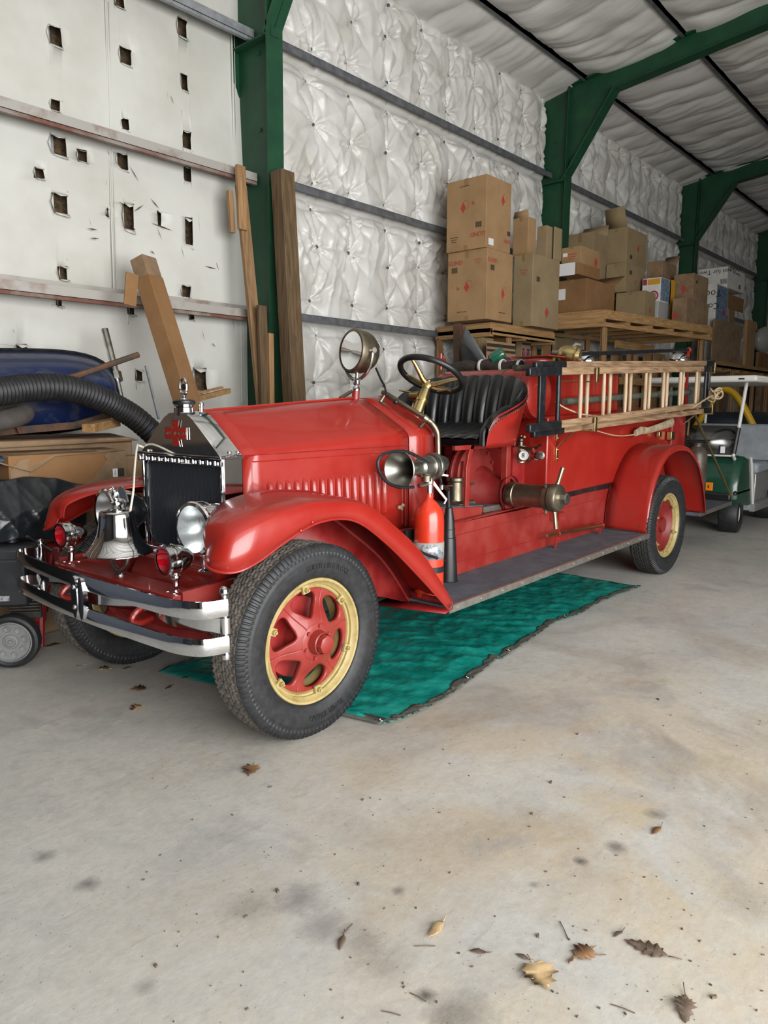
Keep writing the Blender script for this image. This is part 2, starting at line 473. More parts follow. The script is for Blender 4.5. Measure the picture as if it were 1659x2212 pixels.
# flat faced insulation of the near bay, with torn square holes
HOLES = [(118, 78, 28, 40), (258, 3, 20, 26), (393, 60, 20, 40), (270, 122, 24, 34), (397, 178, 14, 34), (118, 228, 20, 22),
         (268, 269, 16, 24), (400, 303, 18, 38), (126, 315, 34, 40), (263, 349, 22, 34), (177, 338, 20, 22), (85, 375, 20, 22),
         (401, 377, 16, 32), (131, 440, 32, 42), (277, 468, 22, 56), (342, 472, 8, 30), (405, 500, 16, 58), (138, 590, 20, 28),
         (401, 629, 18, 26), (130, 651, 13, 22), (285, 668, 15, 24), (413, 681, 10, 20), (47, 766, 26, 44),
         (302, 811, 16, 24), (432, 820, 28, 48), (232, 460, 6, 18)]
rects = []
for (px, py, w, h) in HOLES:
    a = at(px - w / 2, py, y=YW); b = at(px + w / 2, py, y=YW); c = at(px, py - h / 2, y=YW); d = at(px, py + h / 2, y=YW)
    rects.append((a.x, b.x, d.z, c.z))
XW = 1.9
xs = {XW, 5.3}; zs = {0.0, 6.6}
for r in rects: xs |= {r[0], r[1]}; zs |= {r[2], r[3]}
for k in np.arange(XW, 5.3, .25): xs.add(float(k))
for k in np.arange(0, 6.6, .25): zs.add(float(k))
xs = sorted(xs); zs = sorted(zs)
P = np.zeros((len(xs), len(zs), 3))
for i, x in enumerate(xs):
    for j, z in enumerate(zs):
        bow = .012 * math.sin(x * 2.1 + .4 * z) + .018 * math.sin(z * 1.9 + x)
        P[i, j] = (x, YW + bow, z)
hole_cells = set()
for r in rects:
    i0, i1, j0, j1 = xs.index(r[0]), xs.index(r[1]), zs.index(r[2]), zs.index(r[3])
    for i in range(i0, i1):
        for j in range(j0, j1): hole_cells.add((i, j))
    for i in (i0, i1):
        for j in (j0, j1):
            P[i, j] += (random.uniform(-.012, .012), -.01, random.uniform(-.016, .016))
wl = MB(); vs = [tuple(p) for p in P.reshape(-1, 3)]; n_ = len(zs)
fs = [(i * n_ + j, i * n_ + j + 1, (i + 1) * n_ + j + 1, (i + 1) * n_ + j) for i in range(len(xs) - 1) for j in range(n_ - 1) if (i, j) not in hole_cells]
wl.add(vs, fs, True)
wall_n = struct(wl.build('wall_near_bay', 'white_flat_vinyl', keep_origin=True, solid=.006))
wl = MB(); wl.boxp((X0, YW - .02, 0), (XW, YW + .09, 6.6)); struct(wl.build('unseen_dark_wall', mat('reflect_dark_brown', '#4a3a2a', .75, 0, '#382b20', 1.2), keep_origin=True))  # out-of-view dark wall section, added so the chrome mirrors something dark
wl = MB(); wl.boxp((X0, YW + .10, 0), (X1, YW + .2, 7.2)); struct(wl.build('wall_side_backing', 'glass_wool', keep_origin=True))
fl = MB()   # torn flaps and facing shreds around the holes
for (a, b, z0, z1) in rects:
    w = b - a; h = z1 - z0
    fl.add([(a, YW - .01, z1), (b, YW - .01, z1), (b - w * .2, YW - .05, z1 - h * .12), (a + w * .3, YW - .06, z1 - h * .2)], [(0, 1, 2, 3)], False)
    fl.add([(a, YW - .012, z0), (a, YW - .012, z1), (a - w * .22, YW - .03, z0 + h * .5)], [(0, 1, 2)], False)
    fl.add([(a, YW - .012, z0), (b, YW - .012, z0), (b + w * .05, YW - .03, z0 - h * .18), (a + w * .2, YW - .02, z0 - h * .1)], [(0, 1, 2, 3)], False)
    # metal cladding glimpsed through
fl.build('torn_facing', 'white_flat_vinyl', wall_n, solid=.002)
cl = MB()
for k, (a, b, z0, z1) in enumerate(rects):
    if k % 2 == 0:
        cl.boxp((a + (b - a) * .15, YW + .07, z0 - .02), (a + (b - a) * .45, YW + .09, z1 + .02))
cl.build('cladding_glimpse', 'galv', wall_n)
# seams of the facing
sm_ = MB()
for (pts) in (((228, 0), (233, 200), (239, 420), (247, 640)), ((500, 60), (505, 300), (508, 560), (520, 690), (522, 870))):
    q = [at(px, py, y=YW - .012) for px, py in pts]
    sm_.tube(q, .009, 6, smoothen=4)
    sm_.tube([p + Vector((.03, 0, 0)) for p in q], .004, 5, smoothen=4)
sm_.build('facing_seam', 'white_flat_vinyl', wall_n)
# small cuts and slits
ct = MB()
for (px, py, l, ang) in ((230, 395, 10, 80), (505, 700, 30, 80), (440, 725, 26, 75), (462, 745, 12, 50), (235, 330, 12, 70), (290, 375, 40, 60),
                         (335, 440, 30, 50), (200, 495, 22, 10), (300, 450, 26, -35), (195, 480, 20, 80), (205, 515, 20, 5), (350, 490, 50, 20),
                         (372, 215, 20, 70), (362, 205, 16, 85), (430, 480, 36, 85), (470, 575, 18, 70), (455, 578, 26, 15), (395, 545, 26, 75),
                         (330, 545, 12, 40), (30, 715, 10, 70), (345, 505, 30, 70)):
    a = at(px - l / 2 * math.cos(math.radians(ang)), py - l / 2 * math.sin(math.radians(ang)), y=YW - .035)
    b = at(px + l / 2 * math.cos(math.radians(ang)), py + l / 2 * math.sin(math.radians(ang)), y=YW - .035)
    mid = (a + b) / 2; nn = Vector((0, 0, .006))
    ct.add([a, mid - nn, b, mid + nn], [(0, 1, 2, 3)], False)
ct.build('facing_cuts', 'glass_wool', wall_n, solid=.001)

def girt(name, x0, x1, z, m, lip=.075, y0=GY, y1=6.22):
    g = MB()
    g.boxp((x0, y0, z), (x1, y1, z + .004)); g.boxp((x0, y0, z - lip), (x1, y0 + .004, z)); g.boxp((x0, y0, z - lip), (x1, y0 + .02, z - lip + .004))
    g.boxp((x0, y1 - .004, z), (x1, y1, z + lip))
    o = struct(g.build(name, m, keep_origin=True))
    g = MB(); g.boxp((x0, y0 + .006, z - lip - .028), (x1, y0 + .045, z - lip)); g.build('girt_lip', 'rust_lip' if m == 'galv_rust' else 'galv', o)
    return o
mat('rust_lip', '#6b4436', .75, 0, '#8a8078', 2.2, .42, .6)
COLX = [5.0, 10.95, 16.9, 22.85]
for k, z in enumerate((2.47, 3.80, 5.12)):
    girt('trim_%d' % (k + 1), X0, COLX[0] - .02, z, 'galv_rust' if k < 2 else 'galv')

pl = MB(); pl.boxp((-3.5, 4.3, 0), (1.0, 6.2, 1.15)); pl.boxp((-4.5, 2.5, 0), (-3.0, 6.2, 1.6))
struct(pl.build('trim_91', mat('reflect_dark_blue', '#1a1f29', .7, 0, '#262b35', 2), keep_origin=True))  # two unseen dark blocks, added for the bumper and chrome to reflect
# quilted insulation panels
def quilt(x0, x1, z0, z1, nx, nz, amp, pin_dx, rows, seed, ybase=6.12):
    r_ = np.random.default_rng(seed)
    X = np.linspace(x0, x1, nx); Z = np.linspace(z0, z1, nz)
    XX, ZZ = np.meshgrid(X, Z, indexing='ij')
    pins = []
    for i in range(int((x1 - x0) / pin_dx) + 2):
        for z in rows:
            pins.append((x0 + pin_dx * (i + .35) + r_.uniform(-.05, .05), z + r_.uniform(-.06, .06)))
    H = np.zeros_like(XX); dmin = np.full_like(XX, 9.)
    for (a, c) in pins:
        dx = XX - a; dz = ZZ - c; d = np.sqrt(dx * dx + dz * dz) + 1e-6
        dmin = np.minimum(dmin, np.sqrt(dx * dx * 1.3 + dz * dz * .55))
        th = np.arctan2(dz, dx); k = r_.integers(5, 9); ph = r_.uniform(0, 6.28); ph2 = r_.uniform(0, 6.28)
        e = np.exp(-d / .22)
        fold = np.abs(np.sin(th * k / 2 + ph + .8 * np.sin(th * 2 + ph2))) ** .6
        H += e * np.minimum(d / .05, 1) * (fold - .6) * .10
    H += amp * np.tanh(dmin / .24) ** .9
    # vertical hanging wrinkles
    for _ in range(26):
        f = r_.uniform(6, 22); ph = r_.uniform(0, 6.28); cx = r_.uniform(x0, x1); cz = r_.uniform(z0, z1)
        env = np.exp(-((XX - cx) / .28) ** 2 - ((ZZ - cz) / .3) ** 2)
        lean = r_.uniform(-.6, .6)
        H += env * .045 * (1 - np.abs(np.sin((XX + lean * (ZZ - cz)) * f + ph + 1.5 * np.sin(ZZ * 3 + ph))) ** .5)
    edge = np.minimum(np.clip((ZZ - z0) / .12, 0, 1), np.clip((z1 - ZZ) / .12, 0, 1)) ** .5
    edge = edge * np.minimum(np.clip((XX - x0) / .06, 0, 1), np.clip((x1 - XX) / .06, 0, 1)) ** .5
    H = H * edge
    H = np.minimum(H, .20 + .04 * np.tanh((H - .2) / .04) * (H > .2))
    P = np.stack([XX, ybase + .06 - H, ZZ], -1)
    return P, pins, H, (X, Z)

def quilted_bay(idx, x0, x1, rowsets, cuts, amp, nx, pin_dx=.62):
    """cuts = z limits between girts"""
    mb = MB(); pn = MB()
    for k in range(len(cuts) - 1):
        P, pins, H, (X, Z) = quilt(x0, x1, cuts[k] + .0, cuts[k + 1] - .0, nx, max(12, int(nx * (cuts[k + 1] - cuts[k]) / (x1 - x0))), amp, pin_dx, rowsets[k], idx * 10 + k)
        mb.grid(P)
        for (a, c) in pins:
            if x0 + .05 < a < x1 - .05 and cuts[k] + .05 < c < cuts[k + 1] - .05:
                i = min(np.searchsorted(X, a), len(X) - 1); j = min(np.searchsorted(Z, c), len(Z) - 1)
                y = P[i, j, 1] - .006
                pn.cyl((a, y + .02, c), (a, y, c), .019, n=12)
    o = struct(mb.build('wall_insulated_bay_%d' % idx, 'white_vinyl', keep_origin=True, sharp=80))
    pn.build('insulation_pins', 'washer', o)
    return o
GZ = (2.47, 3.80, 5.12)
quilted_bay(1, COLX[0] + .02, COLX[1] - .02, ((.5, 1.15, 1.75, 2.25), (2.72, 3.25, 3.65), (3.98, 4.5, 4.95), (5.35, 5.8, 6.2)), (0.02, 2.41, 3.74, 5.06, 6.32), .11, 360)
quilted_bay(2, COLX[1] + .02, COLX[2] - .02, ((1.2, 2.2), (2.8, 3.4), (4.1, 4.8), (5.5, 6.1)), (0.02, 2.41, 3.74, 5.06, 6.32), .14, 240, .5)
quilted_bay(3, COLX[2] + .02, COLX[3] - .02, ((1.2, 2.2), (2.8, 3.4), (4.1, 4.8), (5.5, 6.1)), (0.02, 2.41, 3.74, 5.06, 6.32), .14, 170, .55)
k = 4
for b in range(3):
    for z in GZ:
        gg = MB(); gg.boxp((COLX[b] + .02, 5.99, z - .045), (COLX[b + 1] - .02, 6.02, z + .03)); gg.boxp((COLX[b] + .02, 5.99, z + .026), (COLX[b + 1] - .02, 6.14, z + .03))
        struct(gg.build('trim_%d' % k, 'girt_gray', keep_origin=True)); k += 1
gx = MB(); gx.boxp((COLX[3], 5.9, 0), (X1, 6.1, 6.4)); struct(gx.build('wall_side_rear', 'roof_vinyl', keep_origin=True))

# end wall at the far side
P = []
for i, y in enumerate(np.linspace(YS, 6.2, 120)):
    P.append([(24.6 - .05 * abs(math.sin(y * 5 + .6 * math.sin(z * 2))), y, z) for z in np.linspace(0, 7.1, 40)])
ew = MB(); ew.grid(P); struct(ew.build('wall_end', 'white_vinyl', keep_origin=True))
for j, z in enumerate((1.9, 2.5, 3.8)):
    gg = MB(); gg.boxp((24.40, YS, z), (24.46, 6.1, z + .09)); struct(gg.build('trim_%d' % (30 + j), 'girt_gray', keep_origin=True))
sw = MB(); sw.boxp((5.2, YS - .1, 0), (X1, YS, 7.3)); sw.boxp((X0, YS - .1, 4.3), (5.2, YS, 7.3)); sw.boxp((X0, YS - .1, 0), (-3.0, YS, 4.3)); struct(sw.build('wall_opposite', 'roof_vinyl', keep_origin=True))
sw = MB(); sw.boxp((X0 - .1, YS, 0), (X0, 6.3, 7.3)); struct(sw.build('wall_front_end', mat('dark_end_wall', '#2f2a26', .8, 0, '#23201d', 1.5), keep_origin=True))

# roof insulation sagging between the purlins
def roof():
    mb = MB()
    ny, nx = 110, 900
    Y = np.linspace(6.2, YS, ny); X = np.linspace(X0, 24.6, nx)
    XX, YY = np.meshgrid(X, Y, indexing='ij')
    base = np.where(YY > -1.2, 6.30 + .115 * (6.15 - YY), 6.30 + .115 * 7.35 - .115 * (-1.2 - YY))
    dist = np.abs(((YY - 5.47 + .72) % 1.44) - .72)      # distance from a purlin line
    sag = .10 * np.clip(dist / .3, 0, 1) ** .7
    r_ = np.random.default_rng(5)
    ph = np.cumsum(r_.uniform(-.5, .5, 40))
    w = XX * (math.pi / .62) + .5 * np.sin(YY * 1.3) + .35 * np.sin(YY * 4.1 + XX)
    folds = np.abs(np.sin(w)) ** .55
    n1 = np.sin(XX * 9 + 2.3 * np.sin(YY * 2 + XX)) * np.sin(YY * 7 + 1.7 * np.sin(XX * 3))
    fine = np.abs(np.sin(XX * 17 + 1.8 * np.sin(YY * 1.7 + XX * .9) + .8 * np.sin(YY * 6))) ** .5 * (.5 + .5 * np.sin(XX * 2.3 + YY * 3.1 + ph[3]))
    Hh = sag * (.35 + .65 * folds) + .012 * n1 * np.clip(dist / .2, 0, 1) + .022 * fine * np.clip(dist / .15, 0, 1)
    Z = base + .06 - Hh
    mb.grid(np.stack([XX, YY, Z], -1))
    return struct(mb.build('ceiling', 'roof_vinyl', keep_origin=True, sharp=80))
roof()
rf = MB()
rf.hexa([(X0, YS, roof_z(YS) + .25), (X1, YS, roof_z(YS) + .25), (X1, -1.2, roof_z(-1.2) + .25), (X0, -1.2, roof_z(-1.2) + .25),
         (X0, YS, roof_z(YS) + .3), (X1, YS, roof_z(YS) + .3), (X1, -1.2, roof_z(-1.2) + .3), (X0, -1.2, roof_z(-1.2) + .3)])
rf.hexa([(X0, -1.2, roof_z(-1.2) + .25), (X1, -1.2, roof_z(-1.2) + .25), (X1, 6.4, roof_z(6.4) + .25), (X0, 6.4, roof_z(6.4) + .25),
         (X0, -1.2, roof_z(-1.2) + .3), (X1, -1.2, roof_z(-1.2) + .3), (X1, 6.4, roof_z(6.4) + .3), (X0, 6.4, roof_z(6.4) + .3)])
struct(rf.build('ceiling_deck', 'galv', keep_origin=True))
n_p = 40
for q in range(8):
    y = 5.47 - 1.44 * q
    z = roof_z(y)
    for b, (xa, xb) in enumerate(((X0, COLX[0]), (COLX[0], COLX[1]), (COLX[1], COLX[2]), (COLX[2], COLX[3]))):
        pu = MB(); pu.boxp((xa + .05, y - .03, z - .02), (xb - .05, y + .03, z + .1)); pu.boxp((xa + .05, y - .03, z - .02), (xb - .05, y - .022, z + .22))
        struct(pu.build('trim_%d' % n_p, 'girt_gray', keep_origin=True)); n_p += 1

# green steel frames: tapered column, knee plate, rafter
def frame(i, x):
    mb = MB(); w = .1
    zc = roof_z(6.1) + .05
    # column web and flanges
    mb.hexa([(x - .006, 5.80, 0), (x + .006, 5.80, 0), (x + .006, 6.28, 0), (x - .006, 6.28, 0),
             (x - .006, 5.72, zc), (x + .006, 5.72, zc), (x + .006, 6.28, zc), (x - .006, 6.28, zc)])
    mb.hexa([(x - w, 5.785, 0), (x + w, 5.785, 0), (x + w, 5.80, 0), (x - w, 5.80, 0),
             (x - w, 5.705, zc), (x + w, 5.705, zc), (x + w, 5.72, zc), (x - w, 5.72, zc)])
    mb.boxp((x - w, 6.26, 0), (x + w, 6.28, zc))
    mb.boxp((x - w, 5.74, 4.98), (x + w, 6.26, 4.995))
    for bx in (4.2, 4.9, 5.6): mb.cyl((x - .02, 5.95, bx), (x + .02, 5.95, bx), .02, n=6)
    # knee: diagonal flange and web triangle
    a = Vector((x, 5.78, 4.98)); b = Vector((x, 4.98, roof_z(4.98) - .30))
    d = (b - a)
    mb.hexa([a + Vector((-w, 0, 0)), a + Vector((w, 0, 0)), b + Vector((w, 0, 0)), b + Vector((-w, 0, 0)),
             a + Vector((-w, .02, .02)), a + Vector((w, .02, .02)), b + Vector((w, .02, .02)), b + Vector((-w, .02, .02))])
    mb.prism([(x - .005, 5.76, 4.98), (x - .005, 5.76, roof_z(5.78) - .2), (x - .005, 4.98, roof_z(4.98) - .2), (x - .005, 4.98, roof_z(4.98) - .30)], (.010, 0, 0))
    # rafter
    ys = [6.26, -1.2, YS]
    for ya, yb in ((6.26, -1.2), (-1.2, YS)):
        za, zb = roof_z(ya), roof_z(yb)
        for lo, hi, ww in ((-.30, .0, .006), (-.315, -.30, w), (-.012, .003, w)):
            if lo == -.315 and ya > 0: y_a = 4.98
            elif ya > 0 and ww < .01: y_a = 5.71
            else: y_a = ya
            z_a = roof_z(y_a)
            mb.hexa([(x - ww, yb, zb + lo), (x + ww, yb, zb + lo), (x + ww, y_a, z_a + lo), (x - ww, y_a, z_a + lo),
                     (x - ww, yb, zb + hi), (x + ww, yb, zb + hi), (x + ww, y_a, z_a + hi), (x - ww, y_a, z_a + hi)])
    mb.boxp((x - .05, 5.715, 4.98), (x + .05, 5.73, zc))
    struct(mb.build('trim_%d' % (80 + i), 'green_steel', keep_origin=True))
for i, x in enumerate(COLX): frame(i, x)
br_ = MB(); br_.tube([(17.3, 3.2, 6.4), (11.3, -1.0, 6.95)], .012, 6); struct(br_.build('trim_90', 'black_steel', keep_origin=True))
# ------------------------------------------------------------------ fire truck
CY = 3.22
truck = thing('fire_truck', 'vintage red open-cab fire truck with gold wheels and chrome bell', 'fire truck', (4.6, CY, 0))
T = truck
def pt(*a): return Vector(a)

# tyre mesh (axis along y, outer side towards -y), centred on the origin
def tyre_mesh():
    ctrl = [(.292, -.080), (.30, -.092), (.335, -.104), (.372, -.106), (.402, -.101), (.425, -.094), (.440, -.084), (.4485, -.070), (.4525, -.035), (.454, 0)]
    ctrl = ctrl + [(r, -y) for r, y in ctrl[-2::-1]]
    pts = spline([(r, y, 0) for r, y in ctrl], 4)
    prof = np.array([(p.x, p.y) for p in pts]); n = len(prof)
    nt = 660; th = np.linspace(0, 2 * math.pi, nt, endpoint=False)
    R = np.repeat(prof[None, :, 0], nt, 0); Yv = np.repeat(prof[None, :, 1], nt, 0); T_ = np.repeat(th[:, None], n, 1)
    tri = lambda a: 2 * np.abs(2 * (a - np.floor(a + .5))) - 1
    tread = np.abs(Yv) < .074
    for k, yc in enumerate((-.055, -.033, -.011, .011, .033, .055)):
        off = .006 * tri(T_ * 66 / (2 * math.pi) + (.25 if k % 2 else 0))
        R = R - np.where(tread & (np.abs(Yv - yc - off) < .0042), .008, 0)
    sh = (R > .405) & (~tread)
    teeth = (np.mod(T_ * 110 / (2 * math.pi), 1) < .55)
    R = R - np.where(sh & teeth & (np.abs(Yv) > .08), .0, 0)
    Yv = Yv + np.where(sh & teeth, np.sign(Yv) * .0045, 0)
    R = R + np.where(sh & teeth, .003, 0)
    bead = (np.abs(R - .385) < .004); Yv = Yv + np.where(bead, np.sign(Yv) * .002, 0)
    P = np.stack([R * np.cos(T_), Yv, R * np.sin(T_)], -1)
    return P
TP = tyre_mesh()
def make_tyre(parent, front=True):
    mb = MB(); mb.grid(TP, closed_u=True)
    o = mb.build('tire', None, parent, sharp=50)
    o.data.materials.append(MATS['rubber']); o.data.materials.append(MATS['tread' if front else 'tread_dark'])
    nv = TP.shape[1]
    idx = np.zeros(len(o.data.polygons), dtype=np.int32)
    yc = np.abs(np.array([p.center.y for p in o.data.polygons]))
    rc = np.array([math.hypot(p.center.x, p.center.z) for p in o.data.polygons])
    idx[(yc < .076) & (rc > .443)] = 1
    o.data.polygons.foreach_set('material_index', idx)
    return o

def star_disc(dish, hub_r):
    """six spoked cast wheel: polar map (theta, r) with oval openings between the spokes"""
    mb = MB(); NS = 6
    def P3(th, r):
        return Vector((r * math.cos(th), dish(r), r * math.sin(th)))
    for k in range(NS):
        c = (k + .5) * 2 * math.pi / NS + math.radians(10); half = math.pi / NS
        rc, ra, ta = .172, .062, half * .86
        r0, r1 = hub_r, .246
        m_ = 40; rings = 6; rows = []
        for q in range(rings + 1):
            row = []
            for j in range(m_):
                a = 2 * math.pi * j / m_; ca, sa = math.cos(a), math.sin(a)
                sc = 1 / max(abs(ca), abs(sa))
                # outer boundary of the sector (square in theta / r space)
                tb = c + half * ca * sc
                rb = (rc + (r1 - rc) * sa * sc) if sa > 0 else (rc + (rc - r0) * sa * sc)
                te = c + ta * ca * (.55 + .45 * (1 + sa) / 2 * 1.3); re = rc + ra * sa
                f = q / rings
                row.append(P3(te + (tb - te) * f, re + (rb - re) * f))
            rows.append(row)
        vs = [p for row in rows for p in row]; fs = []
        for q in range(rings):
            for j in range(m_):
                k2 = (j + 1) % m_
                fs.append((q * m_ + j, q * m_ + k2, (q + 1) * m_ + k2, (q + 1) * m_ + j))
        mb.add(vs, fs, True)
    return mb

def make_wheel(front=True):
    w = thing('wheel', None, None, (0, 0, 0))
    make_tyre(w, front)
    rim = MB()
    rim.lathe([(.296, -.078), (.290, -.086), (.280, -.084), (.272, -.070), (.262, -.062), (.262, -.05), (.254, -.048), (.246, -.056), (.243, -.05), (.243, .06), (.256, .07), (.285, .084), (.296, .078)], (0, 0, 0), (0, 1, 0), 72)
    rim.build('rim', 'gold_paint', w)
    if front:
        dish = lambda r: -.030 - .055 * (1 / (1 + math.exp((r - .13) / .022)))
        sd = star_disc(dish, .07); sd.build('spoke_disc', 'red_dusty', w, solid=.03, sharp=60)
        hb = MB(); hb.lathe([(.02, .05), (.088, .05), (.092, -.06), (.088, -.094), (.083, -.098), (.055, -.100)], (0, 0, 0), (0, 1, 0), 36)
        for k in range(6):
            a = k * math.pi / 3 + .3; hb.cyl((.074 * math.cos(a), -.092, .074 * math.sin(a)), (.074 * math.cos(a), -.107, .074 * math.sin(a)), .010, n=6)
        hb.build('hub', 'red_dusty', w)
        hc = MB(); hc.lathe([(.058, -.095), (.056, -.112), (.052, -.138), (.047, -.142)], (0, 0, 0), (0, 1, 0), 28)
        hc.lathe([(.047, -.142), (.043, -.166), (.036, -.170), (0, -.170)], (0, 0, 0), (0, 1, 0), 8)
        hc.build('hub_cap', 'red_dusty', w)
        bk = MB(); bk.lathe([(.05, .03), (.19, .035), (.20, .07), (.05, .08)], (0, 0, 0), (0, 1, 0), 40); bk.build('brake_drum', 'dark_red', w)
    else:
        sd = MB(); sd.lathe([(.246, -.045), (.235, -.02), (.20, .02), (.15, .03), (.11, .0), (.07, -.02), (.065, -.05), (.03, -.055), (0, -.055)], (0, 0, 0), (0, 1, 0), 48)
        sd.build('disc', 'shaded_red', w)
        hb = MB()
        for k in range(10):
            a = k * math.pi / 5; hb.cyl((.088 * math.cos(a), .0, .088 * math.sin(a)), (.088 * math.cos(a), -.022, .088 * math.sin(a)), .010, n=6)
        hb.build('hub', 'red_dusty', w)
    for k in range(6):
        a = k * math.pi / 3 + math.radians(10 + 30 - 2)
        ca, sa = math.cos(a), math.sin(a)
        c = MB(); d = Vector((ca, 0, sa)); tg = Vector((-sa, 0, ca)); q = d * .250 + Vector((0, -.060, 0))
        c.beam(q - d * .022, q + d * .018, .034, .012, (0, 1, 0)); c.cyl(q + Vector((0, 0, 0)) - d * .004, q + Vector((0, -.022, 0)) - d * .004, .011, n=6)
        c.cyl(q, q + Vector((0, -.03, 0)) - d * .004, .006, n=8)
        c.build('rim_clamp', 'gold_paint', w)
    return w
wf = make_wheel(True)
for (s, lr, a0) in (('SUPER HIGHWAY', .352, math.radians(78)), ('SUPER TREAD', .352, math.radians(-82))):
    lettering('sidewall_lettering', s, .036, 'rubber', (0, -.107, 0), (1, 0, 0), (0, 0, 1), wf, .004, 'CENTER', 0, (lr, a0 if a0 > 0 else a0))
wr = make_wheel(False)
WX, WZ = 2.235, .443
def place_wheel(proto, first, x, y, z, flip):
    w = proto if first else copy_tree(proto)
    w.parent = T
    w.location = Vector((x, y, z)) - T.location
    w.rotation_euler = (0, 0, math.pi if flip else 0)
    return w
place_wheel(wf, True, WX, 2.445, WZ, False)
place_wheel(wf, False, WX, 3.945, WZ, True)
place_wheel(wr, True, 6.65, 2.455, WZ, False)
place_wheel(wr, False, 6.65, 3.95, WZ, True)

# chassis
c = MB()
for y in (2.70, 3.70):
    c.boxp((1.74, y - .03, .60), (2.95, y + .03, .71)); c.boxp((2.95, y + (.13 if y < 3 else -.19), .60), (8.05, y + (.19 if y < 3 else -.13), .71))
c.boxp((2.9, 2.68, .62), (3.0, 3.72, .68)); c.boxp((5.2, 2.7, .62), (5.3, 3.7, .68))
c.build('chassis_frame', 'red_dusty', T)
# frame horn bracket seen in front of the wheel
b_ = MB()
for y in (2.652, 3.788):
    b_.prism([(1.74, y, .56), (1.74, y, .72), (2.02, y, .73), (2.30, y, .70), (2.30, y, .60), (1.98, y, .58), (1.90, y, .52)], (0, .02 if y < 3 else -.02, 0))
    b_.prism([(1.86, y - .012, .50), (1.80, y - .012, .54), (1.93, y - .012, .63), (2.0, y - .012, .61)], (0, .012, 0))
    for (x, z) in ((1.95, .60), (1.83, .64), (2.1, .66)): b_.cyl((x, y - .02, z), (x, y + .01, z), .012, n=10)
    b_.build('frame_bracket', 'red_dusty', T, bevel=.004); b_ = MB()
a_ = MB(); a_.tube([(2.25, 2.62, .43), (2.25, 2.78, .40), (2.22, 3.0, .33), (2.22, 3.45, .33), (2.25, 3.68, .40), (2.25, 3.85, .43)], .042, 10, smoothen=4)
a_.build('front_axle', 'red_dusty', T)
sp = MB()
for y in (2.78, 3.66):
    for k in range(6):
        L_ = .46 - .06 * k
        sp.tube([(2.25 - L_, y, .60 - .012 * k - .10 * (1 - (L_ / .46) ** 2) + .03), (2.25, y, .50 - .012 * k + .01), (2.25 + L_, y, .60 - .012 * k - .10 * (1 - (L_ / .46) ** 2) + .03)], .012, 6, smoothen=5)
sp.build('leaf_springs', 'dark_red', T)
ax = MB(); ax.cyl((6.70, 2.6, .45), (6.70, 3.9, .45), .05); ax.ball((6.70, CY, .45), .16); ax.build('rear_axle', 'dark_red', T)
ap = MB()   # curved apron below the radiator
secs = []
for x, z in ((1.98, .46), (1.97, .56), (1.99, .64), (2.04, .72), (2.12, .775)):
    secs.append([(x + .16, 2.80, z), (x + .04, 2.88, z), (x, CY - .1, z), (x, CY + .1, z), (x + .04, 3.56, z), (x + .16, 3.64, z)])
ap.loft(secs, False, False); ap.build('front_apron', 'red_paint', T, solid=.004)
un = MB(); un.tube([(2.05, 2.68, .50), (2.0, 2.8, .44), (1.98, 3.2, .40), (2.0, 3.6, .44)], .06, 10, smoothen=4); un.build('under_tube', 'dark_red', T)
ex = MB(); ex.boxp((2.6, 2.85, .35), (3.6, 3.5, .62)); ex.boxp((3.6, 3.0, .40), (4.6, 3.4, .62)); ex.build('drive_train', 'black_steel', T, bevel=.03)
ex = MB(); ex.boxp((5.4, 2.85, .36), (6.0, 3.6, .62)); ex.build('fuel_tank', 'black_steel', T, bevel=.03)

# front crossmember (ridged) and bumper
cm = MB()
cm.boxp((1.70, 2.665, .625), (1.83, 3.745, .705))
for z in (.64, .662, .684): cm.boxp((1.688, 2.66, z - .006), (1.70, 3.75, z + .006))
cm.build('front_beam', 'red_dusty', T, bevel=.004)
def bumper_path():
    return [(1.735, 4.00, 0), (1.70, 4.055, 0), (1.655, 4.06, 0), (1.622, 4.02, 0), (1.600, 3.86, 0), (1.578, 3.54, 0), (1.57, 3.22, 0), (1.573, 2.90, 0), (1.585, 2.58, 0), (1.60, 2.47, 0), (1.628, 2.40, 0), (1.67, 2.365, 0), (1.745, 2.345, 0)]
for z0, z1 in ((.672, .742), (.520, .590)):
    p = spline(bumper_path(), 8); mb = MB(); secs = []
    for i, q in enumerate(p):
        d = (p[min(i + 1, len(p) - 1)] - p[max(i - 1, 0)]).normalized(); nr = Vector((d.y, -d.x, 0)) * -1
        if nr.x > 0 and 0: nr = -nr
        zs_ = np.linspace(z0, z1, 5); bulge = [0, .004, .0055, .004, 0]
        front = [Vector((q.x, q.y, z)) - nr * bl for z, bl in zip(zs_, bulge)]
        back = [Vector((q.x, q.y, z)) + nr * .009 for z in zs_[::-1]]
        secs.append(front + back)
    mb.loft(secs, True, True); mb.build('bumper_bar', 'chrome', T, sharp=50)
sb = MB()
for y in (2.36, 3.99):
    for za, zb in ((.515, .60), (.62, .75)) if y > 3 else ((.60, .665),): sb.cyl((1.74, y, za), (1.74, y, zb), .021, n=20)
    sb.cyl((1.74, y, .495), (1.74, y, .78), .012, n=16); sb.lathe([(0, .795), (.012, .79), (.019, .78), (.019, .765), (.013, .757)], (1.74, y, 0), (0, 0, 1), 16)
    sb.lathe([(.013, .52), (.017, .505), (.015, .49), (0, .482)], (1.74, y, 0), (0, 0, 1), 16)
    sb.build('bumper_pin', 'chrome', T); sb = MB()
back = MB(); q = spline([(1.80, 2.95, 0), (1.70, 2.80, 0), (1.655, 2.62, 0), (1.67, 2.45, 0), (1.73, 2.36, 0)], 8)
for i in range(len(q) - 1):
    pass
